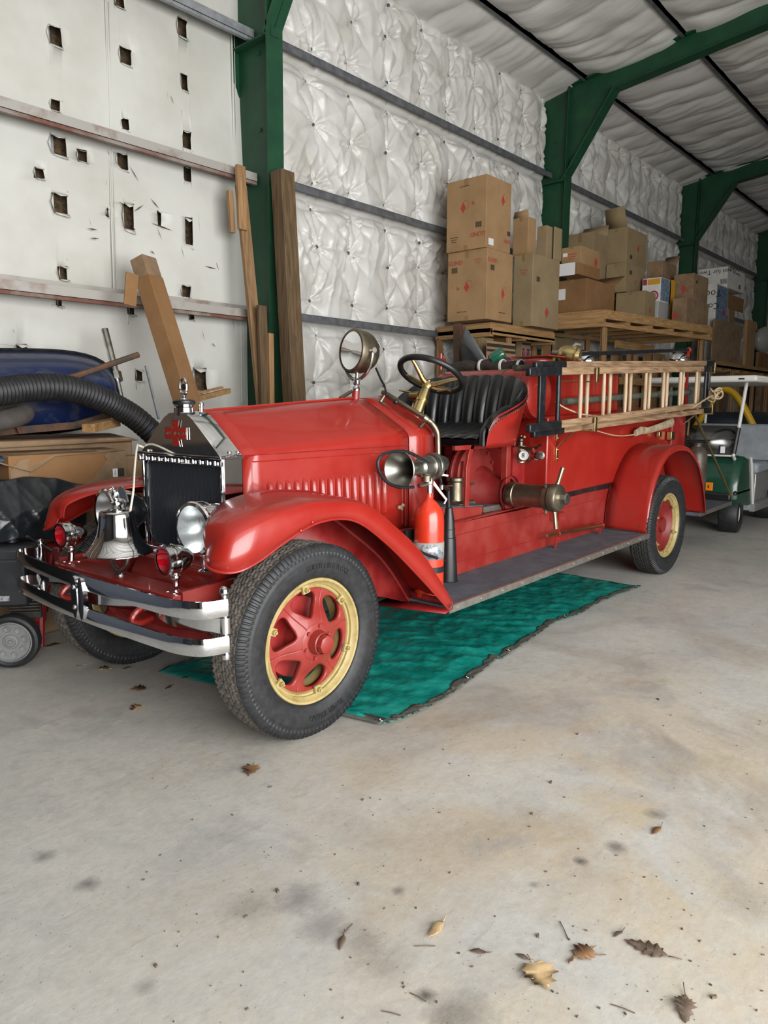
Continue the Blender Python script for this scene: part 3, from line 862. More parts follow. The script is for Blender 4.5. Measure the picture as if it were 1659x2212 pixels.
secs = [[(v.x, v.y, .60), (v.x, v.y, .662), (v.x + .008, v.y, .662), (v.x + .008, v.y, .60)] for v in q]
back.loft(secs); back.build('bumper_spring', 'chrome', T); back = MB(); q2 = spline([(1.80, 3.49, 0), (1.70, 3.64, 0), (1.655, 3.80, 0), (1.68, 3.93, 0), (1.73, 3.99, 0)], 8)
back.loft([[(v.x, v.y, .60), (v.x, v.y, .662), (v.x + .008, v.y, .662), (v.x + .008, v.y, .60)] for v in q2])
back.build('bumper_spring', 'chrome', T); back = MB(); q3 = spline([(1.60, 3.2, 0), (1.64, 3.05, 0), (1.70, 2.9, 0), (1.78, 2.8, 0)], 6)
back.loft([[(v.x, v.y, .60), (v.x, v.y, .655), (v.x + .008, v.y, .655), (v.x + .008, v.y, .60)] for v in q3])
back.build('bumper_spring', 'chrome', T)
cl = MB()
for y, x in ((3.250, 1.553), (3.195, 1.556)):
    el = [(y + .028 * math.cos(a), .632 + .100 * math.sin(a)) for a in np.linspace(0, 2 * math.pi, 33)[:-1]]
    cl.prism([(x, yy, zz) for yy, zz in el], (.022, 0, 0))
for z in (.585, .68): cl.ball((1.551, 3.250, z), .011, 12, 8, (.5, 1, 1))
cl.build('bumper_clamp', 'chrome', T, bevel=.004)
hk = MB()
for y in (2.90, 3.56):
    hk.tube([(1.70, y, .62), (1.66, y, .60), (1.64, y, .57), (1.68, y, .55), (1.74, y, .56)], .014, 8, smoothen=4); hk.build('tow_hook', 'red_paint', T); hk = MB()

# radiator
HP = [(0, 1.476), (.07, 1.472), (.12, 1.449), (.175, 1.407), (.25, 1.346), (.31, 1.297), (.345, 1.266)]
def half_to_full(h): return [(-y, z) for y, z in h[::-1]] + [(y, z) for y, z in h[1:]]
full = half_to_full(HP)
rs = MB()
rs.prism([(2.12, CY + y, z) for y, z in full], (.006, 0, 0))
secs = [[(x, CY + y * s, z + dz) for y, z in full] for x, s, dz in ((2.12, 1, 0), (2.128, 1.012, .004), (2.24, 1.03, .006))]
rs.loft(secs, False, False)
# sides
for sg in (-1, 1):
    y = CY + sg * .345
    rs.boxp((2.135, min(y, y + sg * .012), .74), (2.24, max(y, y + sg * .012), 1.262))
    rs.cyl((2.128, y, .74), (2.128, y, 1.262), .008, n=10)
    for x in (2.165, 2.215): rs.lathe([(.004, .985), (.008, 1.0), (.008, .80), (.004, .78)][::-1], (x, y + sg * .014, 0), (0, 0, 1), 10)
rs.build('radiator_shell', 'chrome', T, sharp=30)
st = MB()
st.boxp((2.104, CY - .37, 1.256), (2.14, CY + .37, 1.268)); st.boxp((2.14, CY - .365, 1.254), (2.245, CY - .352, 1.27)); st.boxp((2.14, CY + .352, 1.254), (2.245, CY + .365, 1.27))
st.boxp((2.108, CY - .365, 1.222), (2.122, CY + .365, 1.244))
for k in range(12): st.cyl((2.10, CY - .33 + .06 * k, 1.248), (2.10, CY - .33 + .06 * k, 1.228), .0075, n=8)
for k in range(2): st.ball((2.165 + .05 * k, CY - .358, 1.285), .012)
st.build('radiator_strip', 'chrome', T, bevel=.002)
rc = MB()
rc.boxp((2.15, CY - .335, .755), (2.20, CY + .335, 1.25))
for k in range(56):
    y = CY - .315 + k * .63 / 55; rc.boxp((2.142, y - .0022, .77), (2.151, y + .0022, 1.225))
for k in range(62):
    z = .775 + k * .45 / 61; rc.boxp((2.146, CY - .32, z - .001), (2.15, CY + .32, z + .001))
rc.build('radiator_core', 'radiator_core', T)
rt = MB(); y0, y1 = CY - .322, CY + .322
rt.tube([(2.138, y1 - .03, 1.235), (2.138, y1, 1.20), (2.138, y1, .84), (2.138, y1 - .05, .775), (2.138, y0 + .05, .775), (2.138, y0, .84), (2.138, y0, 1.235)], .004, 6)
rt.build('core_frame', 'chrome', T)
rb = MB(); rb.boxp((2.11, CY - .34, .735), (2.2, CY + .34, .765)); rb.build('radiator_bottom', 'chrome', T, bevel=.006)
# badge
bd = MB(); bx = 2.116; by, bz = CY + .005, 1.372
def cross(s):
    return [(-.098 * s, .030 * s), (-.035 * s, .030 * s), (-.022 * s, .020 * s), (-.034 * s, .066 * s), (.034 * s, .066 * s), (.022 * s, .020 * s), (.035 * s, .030 * s), (.098 * s, .030 * s),
            (.098 * s, -.030 * s), (.035 * s, -.030 * s), (.022 * s, -.020 * s), (.034 * s, -.066 * s), (-.034 * s, -.066 * s), (-.022 * s, -.020 * s), (-.035 * s, -.030 * s), (-.098 * s, -.030 * s)]
bd.prism([(bx, by - u, bz + v) for u, v in cross(1)], (-.004, 0, 0)); badge = bd.build('badge', 'nickel', T)
bd = MB(); bd.prism([(bx - .004, by - u, bz + v) for u, v in cross(.94)], (-.002, 0, 0)); bd.build('badge_enamel', 'red_paint', badge)
lettering('badge_lettering', 'AMERICAN LAFRANCE', .0195, 'nickel', (bx - .0068, by, bz), (0, -1, 0), (0, 0, 1), badge, .0008)
# cap and ornament
cp = MB(); cx_, cy_ = 2.165, CY
cp.lathe([(.052, 1.46), (.050, 1.50), (.044, 1.505), (.044, 1.515)], (cx_, cy_, 0), (0, 0, 1), 32)
cp.cyl((cx_ + .06, cy_ - .06, 1.46), (cx_ + .06, cy_ - .06, 1.515), .010); cp.ball((cx_ + .06, cy_ - .06, 1.517), .014)
cap = cp.build('radiator_cap', 'chrome', T)
cb = MB(); cb.lathe([(.0, 1.515), (.052, 1.515), (.056, 1.522), (.055, 1.533), (.045, 1.54), (0, 1.542)], (cx_, cy_, 0), (0, 0, 1), 32); cb.build('cap_lid', 'black_plastic', cap)
orn = MB(); orn.lathe([(.018, 1.54), (.010, 1.55), (.014, 1.556), (.008, 1.565)], (cx_, cy_, 0), (0, 0, 1), 20)
t_ = MB()
orn.torus((cx_, cy_, 1.603), (1, 0, 0), .036, .0085, 32, 10)
for v_i in range(len(orn.v)):
    x, y, z = orn.v[v_i]
    if z > 1.562: orn.v[v_i] = (x, cy_ + (y - cy_) * .80, 1.603 + (z - 1.603) * 1.1)
orn.build('ornament', 'chrome', cap)
gl = MB(); gl.cyl((cx_ - .002, cy_, 1.603), (cx_ + .002, cy_, 1.603), .016, n=24); gl.build('gauge_face', 'black_plastic', cap)

# hood and cowl
HR = [(0, 1.572), (.055, 1.562), (.11, 1.530), (.19, 1.487), (.28, 1.438), (.375, 1.388), (.412, 1.352)]
def hood_sec(x, inset=0, zb=None):
    t = (x - 2.24) / (3.68 - 2.24)
    h = [((1 - t) * a[0] * 1.02 + t * b[0], (1 - t) * a[1] + t * b[1]) for a, b in zip(HP, HR)]
    w = .352 * (1 - t) + .42 * t
    h += [(w, h[-1][1] - .022), (w + .001, 1.27), (w + .002, 1.0), (w, .79 - .025 * t)]
    return [(x, CY + y, z) for y, z in half_to_full(h)]
hm = MB(); hm.loft([hood_sec(x) for x in np.linspace(2.245, 3.455, 12)], False, False)
hood = hm.build('hood', 'red_paint', T, solid=.004, sharp=50)
cw = MB(); cw.loft([hood_sec(x) for x in (3.462, 3.57, 3.68)], False, False)
cw.prism([Vector(p) * 1.0 for p in hood_sec(3.60)], (.01, 0, 0))
cw.build('cowl', 'red_paint', T, solid=.004, sharp=50)
ce = MB(); ce.tube(hood_sec(3.682), .010, 8); ce.build('cowl_edge', 'red_paint', T)
hs = MB()   # hood seam hinge, centre hinge rod and side crease
for sg in (-1, 1):
    hs.tube([(2.25, CY + sg * .3555, 1.268), (3.455, CY + sg * .4165, 1.276)], .0028, 5)
hs.build('hood_seam', 'dark_red', T)
hh = MB(); hh.tube([(2.25, CY, 1.482), (3.46, CY, 1.565)], .007, 8); hh.build('hood_hinge', 'red_paint', T)
ys_ = lambda x: CY - (.354 + .068 * (x - 2.24) / 1.44)
lf = MB()
for (a, b) in (((2.30, 1.235), (2.30, .80)), ((3.40, 1.235), (3.40, .80)), ((2.30, 1.235), (3.40, 1.240)), ((3.43, 1.25), (3.43, .78))):
    lf.tube([(a[0], ys_(a[0]) - .001, a[1]), (b[0], ys_(b[0]) - .001, b[1])], .0035, 6)
lf.build('hood_bead', 'red_paint', hood)
LH = 1.45
lp = [591, 610, 629, 647, 664, 681, 699, 716, 732, 749, 765, 781, 796, 812, 826]
for i, px in enumerate(lp):
    yy = 2.815; top = at(px + .5, 1041 - i * 1.75, y=yy); x = top.x; y = ys_(x)
    zt = top.z; zb = .875
    mb = MB(); secs = []
    for f, h, w in [(f0, h0 * LH, w0 * .86) for f0, h0, w0 in ((0, .001, .002), (.03, .008, .012), (.08, .017, .017), (.5, .019, .018), (.94, .019, .018), (.98, .01, .016), (1, .001, .010))]:
        z = zt + (zb - zt) * f
        secs.append([(x - w, y + .001, z), (x - w * .6, y - h * .55, z), (x + w * .2, y - h, z), (x + w * .8, y - h, z), (x + w, y - h * .6, z), (x + w, y + .001, z)])
    mb.loft(secs, True, True); mb.build('louver', 'red_paint', hood, sharp=50)
    mb = MB(); mb.v = []
for sg in (-1,):
    lt = MB(); x = 3.36; y = ys_(x)
    lt.ball((x, y - .012, .905), .012); lt.ball((x + .035, y - .012, .915), .012); lt.beam((x, y - .01, .905), (x + .04, y - .01, .915), .008, .01); lt.cyl((x + .02, y, .90), (x + .02, y - .02, .895), .010)
    lt.build('hood_latch', 'dirty_glove', hood)
hb_ = MB()
hb_.tube([(2.9, 2.80, .775), (3.6, 2.785, .752)], .014, 8); hb_.build('hood_rail', 'red_paint', T)
pipe = MB(); pipe.tube([(2.95, 2.72, .70), (3.34, 2.70, .715), (3.42, 2.69, .70)], .018, 10); pipe.build('exhaust_pipe', 'bronze', T)

# fenders
def fender(parent, sgn):
    lipw = [at(442, 1203, y=2.53), at(450, 1226, y=2.46), at(482, 1237, y=2.395), at(520, 1233, y=2.36), (1.93, 2.355, .872), (2.08, 2.355, .935), (2.27, 2.355, .990), (2.49, 2.355, .972), (2.71, 2.355, .842), (2.97, 2.355, .632), (3.265, 2.355, .375)]
    crw = [at(443, 1186, y=2.545), at(448, 1156, y=2.53), at(464, 1133, y=2.51), at(498, 1109, y=2.505), at(540, 1091, y=2.51), at(588, 1077, y=2.52), at(640, 1068, y=2.53), at(740, 1076, y=2.53), (2.80, 2.50, .935), (3.06, 2.49, .735), (3.315, 2.48, .425)]
    innw = []
    for k, (c_, yi) in enumerate(zip(crw, (2.56, 2.575, 2.60, 2.66, 2.74, 2.80, 2.83, 2.83, 2.81, 2.79, 2.79))):
        c_ = Vector(c_); innw.append(Vector((c_.x + .012, yi, c_.z - (.004 if k < 2 else .018))))
    L_ = spline(lipw, 5); C_ = spline(crw, 5); I_ = spline(innw, 5)
    mb = MB(); secs = []; DYF = 0 if sgn < 0 else -.06
    for l, c, i in zip(L_, C_, I_):
        yo = l.y; yc = c.y; s = []
        s.append((l.x, yo, l.z))
        ex_ = l.x * .3 + c.x * .7; ez_ = l.z * .3 + c.z * .7
        s.append(((l.x + ex_) / 2, yo - .002, (l.z + ez_) / 2))
        for k in range(1, 8):
            a = math.pi / 2 * k / 7
            s.append((ex_ + (c.x - ex_) * math.sin(a), yo + (yc - yo) * (1 - math.cos(a)), ez_ + (c.z - ez_) * math.sin(a)))
        for k in range(1, 7):
            t = k / 6; s.append((c.x + (i.x - c.x) * t, yc + (i.y - yc) * t, c.z + (i.z - c.z) * t + .010 * math.sin(math.pi * t)))
        if sgn > 0: s = [(x, 2 * CY - y + DYF, z) for x, y, z in s]
        secs.append(s)
    mb.loft(secs, False, False)
    o = mb.build('front_fender', 'red_paint', parent, solid=.005, sharp=60)
    e = MB(); e.tube([(p.x, p.y if sgn < 0 else 2 * CY - p.y + DYF, p.z) for p in L_], .006, 8); e.build('fender_bead', 'red_paint', o)
    rv = MB()
    for (x, z) in ((2.15, .955), (2.22, .985)):
        rv.ball((x, 2.352 if sgn < 0 else 2 * CY - 2.352 + DYF, z + .012), .009, 10, 6)
    rv.build('fender_rivet', 'red_paint', o)
    # inner splash and rear gusset down to the running board
    g = MB(); y = (lambda q: q if sgn < 0 else 2 * CY - q)
    dy = 0 if sgn < 0 else -.06
    top_ = [(p.x, p.z) for p in C_[27:]]
    gp = top_ + [(3.28, .36), (3.05, .44), (2.35, .62), (2.28, .74)]
    g.prism([(x, y(2.665) + dy, z + (.012 if k < len(top_) else 0)) for k, (x, z) in enumerate(gp)], (0, .004, 0))
    g.tube([(x, y(2.658) + dy, z - .10) for x, z in top_[8:]], .008, 6)
    g.add([(3.31, y(2.36), .372), (3.31, y(2.80), .372), (3.12, y(2.80), .355), (3.24, y(2.36), .355)], [(0, 1, 2, 3)], False)
    g.add([(3.31, y(2.36), .42), (3.31, y(2.80), .42), (3.31, y(2.80), .372), (3.31, y(2.36), .372)], [(0, 1, 2, 3)], False)
    g.build('fender_splash', 'dark_red', o, solid=.004)
    return o
fender(T, -1); fender(T, 1)

def rear_fender(sgn):
    lip = [(6.215, .425), (6.25, .62), (6.33, .80), (6.46, .955), (6.60, 1.055), (6.78, 1.10), (6.98, 1.105), (7.18, 1.07), (7.40, .955), (7.55, .80), (7.66, .62), (7.735, .425)]
    crown = [(6.195, .43), (6.225, .64), (6.305, .83), (6.44, .99), (6.59, 1.095), (6.78, 1.148), (6.98, 1.155), (7.19, 1.12), (7.42, .995), (7.58, .83), (7.69, .64), (7.76, .43)]
    L_ = spline([(a, 0, b) for a, b in lip], 5); C_ = spline([(a, 0, b) for a, b in crown], 5)
    yo = 2.385; mb = MB(); secs = []
    for l, c in zip(L_, C_):
        s = [(l.x, yo, l.z)]
        for k in range(7):
            a = math.pi / 2 * k / 6; ex_ = l.x * .5 + c.x * .5; ez_ = l.z * .5 + c.z * .5
            s.append((ex_ + (c.x - ex_) * math.sin(a), yo + .05 * (1 - math.cos(a)), ez_ + (c.z - ez_) * math.sin(a)))
        s += [(c.x, 2.55, c.z + .004), (c.x, 2.66, c.z + .006), (c.x, 2.76, c.z + .006)]
        if sgn > 0: s = [(x, 2 * CY - y, z) for x, y, z in s]
        secs.append(s)
    mb.loft(secs, False, False); o = mb.build('rear_fender', 'red_paint', T, solid=.005, sharp=60)
    yy = 2.765 if sgn < 0 else 2 * CY - 2.765
    w = MB(); w.prism([(p.x, yy, p.z) for p in C_], (0, .006, 0)); w.build('wheel_housing', 'dark_red', o)
    return o
rear_fender(-1); rear_fender(1)

# running boards, steps, sills
rz = lambda x: .384 + .0135 * (x - 3.3)
def board(x0, x1, yo, yi, sgn):
    f = (lambda q: q) if sgn < 0 else (lambda q: 2 * CY - q)
    m1 = MB(); m1.hexa([(x0, f(yo), rz(x0) - .03), (x1, f(yo), rz(x1) - .03), (x1, f(yi), rz(x1) - .03), (x0, f(yi), rz(x0) - .03), (x0, f(yo), rz(x0)), (x1, f(yo), rz(x1)), (x1, f(yi), rz(x1)), (x0, f(yi), rz(x0))])
    o = m1.build('running_board', 'mat_rubber', T)
    m2 = MB(); m2.beam((x0, f(yo) + sgn * .004, rz(x0) - .018), (x1, f(yo) + sgn * .004, rz(x1) - .018), .008, .042)
    m2.beam((x0, f(yo) - sgn * .006, rz(x0) + .002), (x1, f(yo) - sgn * .006, rz(x1) + .002), .018, .003)
    m2.build('board_trim', 'alu_trim', o)
    m3 = MB()
    n = int((x1 - x0) / .24)
    for k in range(n + 1):
        x = x0 + .08 + k * .24
        if x < x1: m3.ball((x, f(yo) + sgn * .009, rz(x) - .018), .005, 8, 6)
    m3.build('trim_screw', 'alu_trim', o)
board(3.285, 6.225, 2.372, 2.79, -1); board(3.285, 6.225, 2.372, 2.79, 1)
RS1 = at(1588, 1081, y=2.40).x; print('RS1', RS1)
rs_ = MB(); rs_.hexa([(7.745, 2.44, .395), (RS1, 2.44, .41), (RS1, 4.0, .41), (7.745, 4.0, .395), (7.745, 2.44, .43), (RS1, 2.44, .445), (RS1, 4.0, .445), (7.745, 4.0, .43)])
rstep = rs_.build('rear_step', 'mat_rubber', T)
rs_ = MB(); rs_.beam((7.745, 2.436, .413), (RS1, 2.436, .43), .008, .042); rs_.build('step_trim', 'alu_trim', rstep)
sl = MB()
for f in ((lambda q: q), (lambda q: 2 * CY - q)):
    a = [(2.95, .60, .70), (3.62, .385, .74), (4.9, .40, .745), (6.30, .42, .80)]
    for (x0, b0, t0), (x1, b1, t1) in zip(a[:-1], a[1:]):
        sl.hexa([(x0, f(2.785), b0), (x1, f(2.785), b1), (x1, f(2.84), b1), (x0, f(2.84), b0), (x0, f(2.785), t0), (x1, f(2.785), t1), (x1, f(2.84), t1), (x0, f(2.84), t0)])
sl.hexa([(3.62, 2.785, .735), (6.3, 2.785, .795), (6.3, 3.655, .795), (3.62, 3.655, .735), (3.62, 2.785, .742), (6.3, 2.785, .803), (6.3, 3.655, .803), (3.62, 3.655, .742)])
sill = sl.build('side_sill', 'red_dusty', T)
s2 = MB(); s2.tube([(3.62, 2.783, .655), (6.2, 2.783, .705)], .0018, 4); s2.tube([(3.62, 2.783, .475), (6.2, 2.783, .50)], .0018, 4); s2.build('sill_seam', 'dark_red', sill)
fb = MB(); fb.hexa([(3.64, 2.845, .745), (4.33, 2.845, .745), (4.33, 3.60, .745), (3.64, 3.60, .745), (3.64, 2.845, .86), (4.33, 2.845, .81), (4.33, 3.60, .81), (3.64, 3.60, .86)])
fb.build('floor_box', 'red_dusty', T, bevel=.004)
fm = MB(); fm.hexa([(3.62, 2.84, .862), (4.33, 2.84, .812), (4.33, 3.60, .812), (3.62, 3.60, .862), (3.62, 2.84, .868), (4.33, 2.84, .818), (4.33, 3.60, .818), (3.62, 3.60, .868)])
fm.boxp((4.33, 2.86, .77), (4.75, 3.6, .80)); fm.build('floor_mat', 'mat_rubber', T)
fa = MB(); fa.boxp((4.335, 2.83, .765), (4.56, 2.86, .803)); fa.build('floor_edge', 'alu_trim', T)

# headlights
def headlight(y, ang, first):
    h = thing('headlight', None, None, (0, 0, 0)) if first is None else None
    if first is None:
        b = MB(); b.lathe([(.108, -.014), (.122, -.010), (.127, .0), (.124, .012), (.120, .018), (.1225, .06), (.118, .10), (.104, .145), (.078, .185), (.045, .212), (.018, .224), (0, .226)], (0, 0, 0), (1, 0, 0), 48)
        b.lathe([(.1215, .048), (.1245, .051), (.1215, .054)], (0, 0, 0), (1, 0, 0), 48)
        b.build('lamp_shell', 'chrome', h)
        r = MB(); r.lathe([(.110, -.004), (.100, .03), (.08, .07), (.05, .10), (.02, .115), (0, .118)], (0, 0, 0), (1, 0, 0), 40); r.build('reflector', mat('lamp_reflector', (.95, .96, .97), .32, 1), h)
        g = MB(); g.lathe([(.110, -.010), (.09, -.018), (.06, -.024), (.03, -.027), (0, -.028)], (0, 0, 0), (1, 0, 0), 40); g.build('lens', 'fluted_glass', h)
        bb = MB(); bb.ball((.07, 0, 0), .018); bb.build('bulb', 'white_card', h)
        s = MB(); s.lathe([(.03, -.115), (.016, -.13), (.014, -.19), (.03, -.20)][::-1], (.05, 0, 0), (0, 0, 1), 16); s.build('bracket', 'chrome', h)
    else: h = copy_tree(first)
    h.parent = T; h.location = Vector((1.91, y, .955)) - T.location; h.rotation_euler = (0, 0, ang)
    return h
h1 = headlight(2.80, math.radians(5), None); headlight(3.585, math.radians(-4), h1)
hbar = MB(); hbar.tube([(1.99, 2.74, .755), (1.99, 3.70, .755)], .014, 10); hbar.boxp((1.97, 2.72, .70), (2.02, 2.76, .76)); hbar.boxp((1.97, 3.68, .70), (2.02, 3.72, .76)); hbar.build('headlight_bar', 'red_paint', T)

# red marker lamps
def marker(y, ang, first):
    if first is None:
        h = thing('marker_lamp', None, None, (0, 0, 0))
        b = MB(); b.lathe([(.050, -.006), (.058, -.006), (.063, .0), (.062, .012), (.0585, .016), (.060, .035), (.054, .06), (.042, .085), (.022, .105), (0, .11)], (0, 0, 0), (1, 0, 0), 40)
        b.lathe([(.060, .034), (.0625, .036), (.060, .038)], (0, 0, 0), (1, 0, 0), 40)
        b.build('lamp_shell', 'chrome', h)
        g = MB(); g.lathe([(.052, 0), (.04, .016), (.02, .024), (0, .026)], (0, 0, 0), (1, 0, 0), 32); g.build('lens', 'red_lens', h)
        s = MB(); s.ball((.04, 0, -.072), .018); s.tube([(.04, 0, -.07), (.04, 0, -.10), (.035, 0, -.14)], .012, 10); s.boxp((.01, -.03, -.146), (.07, .03, -.14))
        for q in (-.022, .022): s.cyl((.02, q, -.14), (.02, q, -.128), .008, n=6); s.cyl((.06, q, -.14), (.06, q, -.128), .008, n=6)
        s.build('bracket', 'chrome', h)
    else: h = copy_tree(first)
    h.parent = T; h.location = Vector((1.715, y, .848)) - T.location; h.rotation_euler = (0, 0, ang); h.scale = (1.22, 1.22, 1.22 if 0 else 1.1)
    return h
m1 = marker(2.74, math.radians(-3), None); marker(3.69, math.radians(2), m1)

# bell
be = MB()
be.lathe([(0, .985), (.05, .985), (.076, .982), (.081, .975), (.083, .955), (.087, .915), (.096, .870), (.112, .835), (.135, .806), (.156, .787), (.158, .780), (.150, .777), (.13, .792), (.10, .83), (.08, .9), (.07, .97)], (1.77, CY, .032), (0, 0, 1), 64)
bell = be.build('bell', 'chrome', T, sharp=40)
yk = MB(); yk.torus((1.77, CY, .825), (1, 0, 0), .080, .0125, 28, 12, math.pi * 0, math.pi * 2)
yk.v = [v for v in yk.v]
yk2 = MB()
pts = [(1.77, CY + .082 * math.cos(a), .815 + .090 * math.sin(a)) for a in np.linspace(math.pi, 2 * math.pi, 20)]
yk2.tube(pts, .013, 12); yk2.lathe([(.03, .705), (.03, .712), (.017, .718), (.016, .728)], (1.77, CY, 0), (0, 0, 1), 24)
yk2.build('bell_yoke', 'nickel', bell)
ea = MB()
ea.lathe([(.040, .985), (.040, .992), (.024, .996), (.018, 1.01), (.028, 1.018), (.026, 1.026), (.012, 1.034), (.010, 1.045)], (1.77, CY, 0), (0, 0, 1), 28)
ea.ball((1.765, CY, 1.062), .018, 12, 8, (.9, .8, 1.4)); ea.ball((1.757, CY, 1.092), .010, 10, 8); ea.lathe([(.005, 0), (0, .012)], (1.75, CY, 1.092), (-1, 0, -.3), 8)
for sg in (-1, 1):
    ea.add([(1.772, CY + sg * .010, 1.075), (1.768, CY + sg * .030, 1.098), (1.775, CY + sg * .042, 1.105), (1.785, CY + sg * .056, 1.075), (1.79, CY + sg * .062, 1.03), (1.782, CY + sg * .042, 1.045), (1.777, CY + sg * .018, 1.045),
            (1.779, CY + sg * .010, 1.075), (1.775, CY + sg * .030, 1.098), (1.782, CY + sg * .042, 1.105), (1.792, CY + sg * .056, 1.075), (1.797, CY + sg * .062, 1.03), (1.789, CY + sg * .042, 1.045), (1.784, CY + sg * .018, 1.045)],
           [tuple(range(7)), tuple(range(13, 6, -1))] + [(i, (i + 1) % 7, (i + 1) % 7 + 7, i + 7) for i in range(7)], False)
ea.v = [(x, CY + (y - CY) * 1.1, z + .030) for x, y, z in ea.v]
ea.build('eagle_finial', 'chrome', bell)
cr = MB(); cr.tube([(1.80, CY - .07, 1.017), at(288, 1060, x=1.84), at(291, 1010, x=1.95), at(296, 965, x=2.06), (2.10, CY + .335, 1.30), (2.13, CY + .31, 1.282), (2.11, CY + .26, 1.275)], .0052, 8, smoothen=5)
cr.build('bell_cord', 'white_rope', T)
clp = MB(); clp.tube([(1.78, CY - .02, .86), (1.79, CY - .03, .79), (1.79, CY - .03, .76)], .008, 8); clp.ball((1.79, CY - .03, .755), .018); clp.build('clapper', 'bronze', bell)

# spotlight
sl_ = thing('spotlight', None, None, (0, 0, 0))
b = MB(); b.lathe([(.118, -.012), (.130, -.010), (.138, .0), (.138, .03), (.133, .045), (.133, .075), (.122, .11), (.095, .145), (.055, .168), (.02, .176), (0, .177)], (0, 0, 0), (1, 0, 0), 48); b.build('lamp_shell', 'bronze', sl_)
sl_.children[0].data.materials[0] = MATS['bronze']
g = MB(); g.lathe([(.120, -.004), (.11, .03), (.08, .075), (.04, .10), (0, .11)], (0, 0, 0), (1, 0, 0), 40); g.build('reflector', mat('spot_reflector', (.93, .93, .93), .14, 1), sl_)
g = MB(); g.lathe([(.120, -.008), (0, -.009)], (0, 0, 0), (1, 0, 0), 40); g.build('lens', 'clear_glass', sl_)
g = MB(); g.tube([(.05, .135, 0), (.05, .15, 0), (.05, .145, -.06), (.05, .11, -.125), (.05, .05, -.165), (.05, 0, -.172), (.05, -.05, -.165), (.05, -.11, -.125), (.05, -.145, -.06), (.05, -.15, 0), (.05, -.135, 0)], .011, 10, smoothen=3)
g.cyl((.05, -.13, 0), (.05, -.168, 0), .017); g.cyl((.05, .13, 0), (.05, .168, 0), .017); g.cyl((.05, 0, -.13), (.05, 0, -.17), .012)
g.tube([(.15, -.02, .06), (.18, -.03, .075), (.195, -.035, .05)], .008, 8); g.build('bracket', 'nickel', sl_)
g = MB(); g.lathe([(.018, -.172), (.022, -.20), (.014, -.21), (.024, -.225), (.024, -.245)], (.05, 0, 0), (0, 0, 1), 20); g.build('swivel', 'chrome', sl_)
g = MB(); g.cyl((.05, 0, -.245), (.05, 0, -.30), .024); g.build('post', 'red_dusty', sl_)
sl_.parent = T; sl_.location = Vector((3.40, CY, 1.852)) - T.location; sl_.rotation_euler = (0, math.radians(5), math.radians(-11))
ww = MB(); ww.tube([at(812, 795, y=3.1), at(822, 818, y=3.05), at(831, 835, y=3.0), at(834, 850, y=3.0)], .007, 6, smoothen=4); ww.build('spotlight_wire', 'black_plastic', T)
hd = MB(); hd.tube([at(735, 860, y=3.5), at(748, 852, y=3.5), at(760, 845, y=3.5)], .012, 8); hd.cyl(at(748, 858, y=3.45), at(750, 870, y=3.45), .010); hd.build('vent_handle', 'bronze', T)

# hand rail
hr = MB(); r_ = [at(829, 848, y=3.12), at(870, 874, y=2.96), at(919, 904, y=2.80), at(934, 916, y=2.77), at(944, 933, y=2.75), at(946, 955, y=2.75), at(946.5, 998, y=2.75)]
hr.tube(r_, .0175, 12, smoothen=5); hr.ball(r_[0], .018); hr.lathe([(.016, -.02), (.023, -.012), (.023, .012), (.016, .02)], at(919, 904, y=2.80), (r_[3] - r_[2]), 14)
for a, bq in ((at(833, 851, y=3.1), at(822, 868, y=3.12)), (at(922, 908, y=2.80), at(908, 922, y=2.84))):
    hr.cyl(a, bq, .008, .012)
hr.build('grab_rail', 'bronze', T)
fl_ = MB()
for p, z in ((at(822, 868, y=3.12), 1.535), (at(908, 922, y=2.86), 1.40)):
    fl_.box((p.x, p.y, p.z - .004), (.03, .085, .007), Matrix.Rotation(math.radians(24), 4, 'X'))
fl_.build('rail_foot', 'nickel', T)
fl_ = MB(); fl_.ball(at(855, 868, y=2.95), .018); fl_.build('dash_knob', 'black_plastic', T)

# steering
SWc = Vector((3.885, 2.97, 1.712)); SWn = Vector((.50, 0, .87)).normalized()
sw_ = MB(); sw_.torus(SWc, SWn, .212, .020, 56, 12); swo = sw_.build('steering_wheel', 'black_plastic', T)
sp_ = MB(); u, v = basis(SWn); hub = SWc - SWn * .075
for a in (.25, 1.35, 2.0 + 1.2, 4.6):
    d = u * math.cos(a) + v * math.sin(a)
    sp_.tube([hub, hub + d * .06 + SWn * .012, SWc + d * .15 - SWn * .02, SWc + d * .207], [.020, .017, .013, .010], 8)
sp_.lathe([(.0, .02), (.03, .015), (.034, 0), (.03, -.03)], hub, SWn, 20)
sp_.build('steering_spokes', 'brass', swo)
kn = MB(); kn.ball(hub + SWn * .03, .014); kn.build('horn_button', 'bronze', swo)
co = MB(); co.cyl(hub, hub - SWn * .11, .026, .031); co.cyl(hub - SWn * .11, hub - SWn * .13, .039); co.cyl(hub - SWn * .12, hub - SWn * .72, .034)
co.build('steering_column', 'brass', T)
lv = MB(); q = hub - SWn * .05; lv.cyl(q + Vector((-.02, .10, -.03)), q + Vector((-.02, .03, -.03)), .03); lv.tube([q + Vector((0, .08, -.01)), q + Vector((-.02, .2, .01))], .006, 6); lv.tube([q + Vector((0, -.1, 0)), q + Vector((0, -.19, .01))], .006, 6)
lv.build('throttle_lever', 'brass', T)
lv = MB(); lv.tube([q + Vector((0, .08, -.05)), q + Vector((-.1, .06, -.2)), q + Vector((-.18, .05, -.3))], .009, 8)
lv.build('throttle_rod', 'brass', T)
shl = MB(); shl.tube([(4.0, 3.25, .8), (3.95, 3.3, 1.05), (3.88, 3.38, 1.32)], .011, 8); shl.ball((3.88, 3.38, 1.34), .025); shl.build('shift_lever', 'black_steel', T)

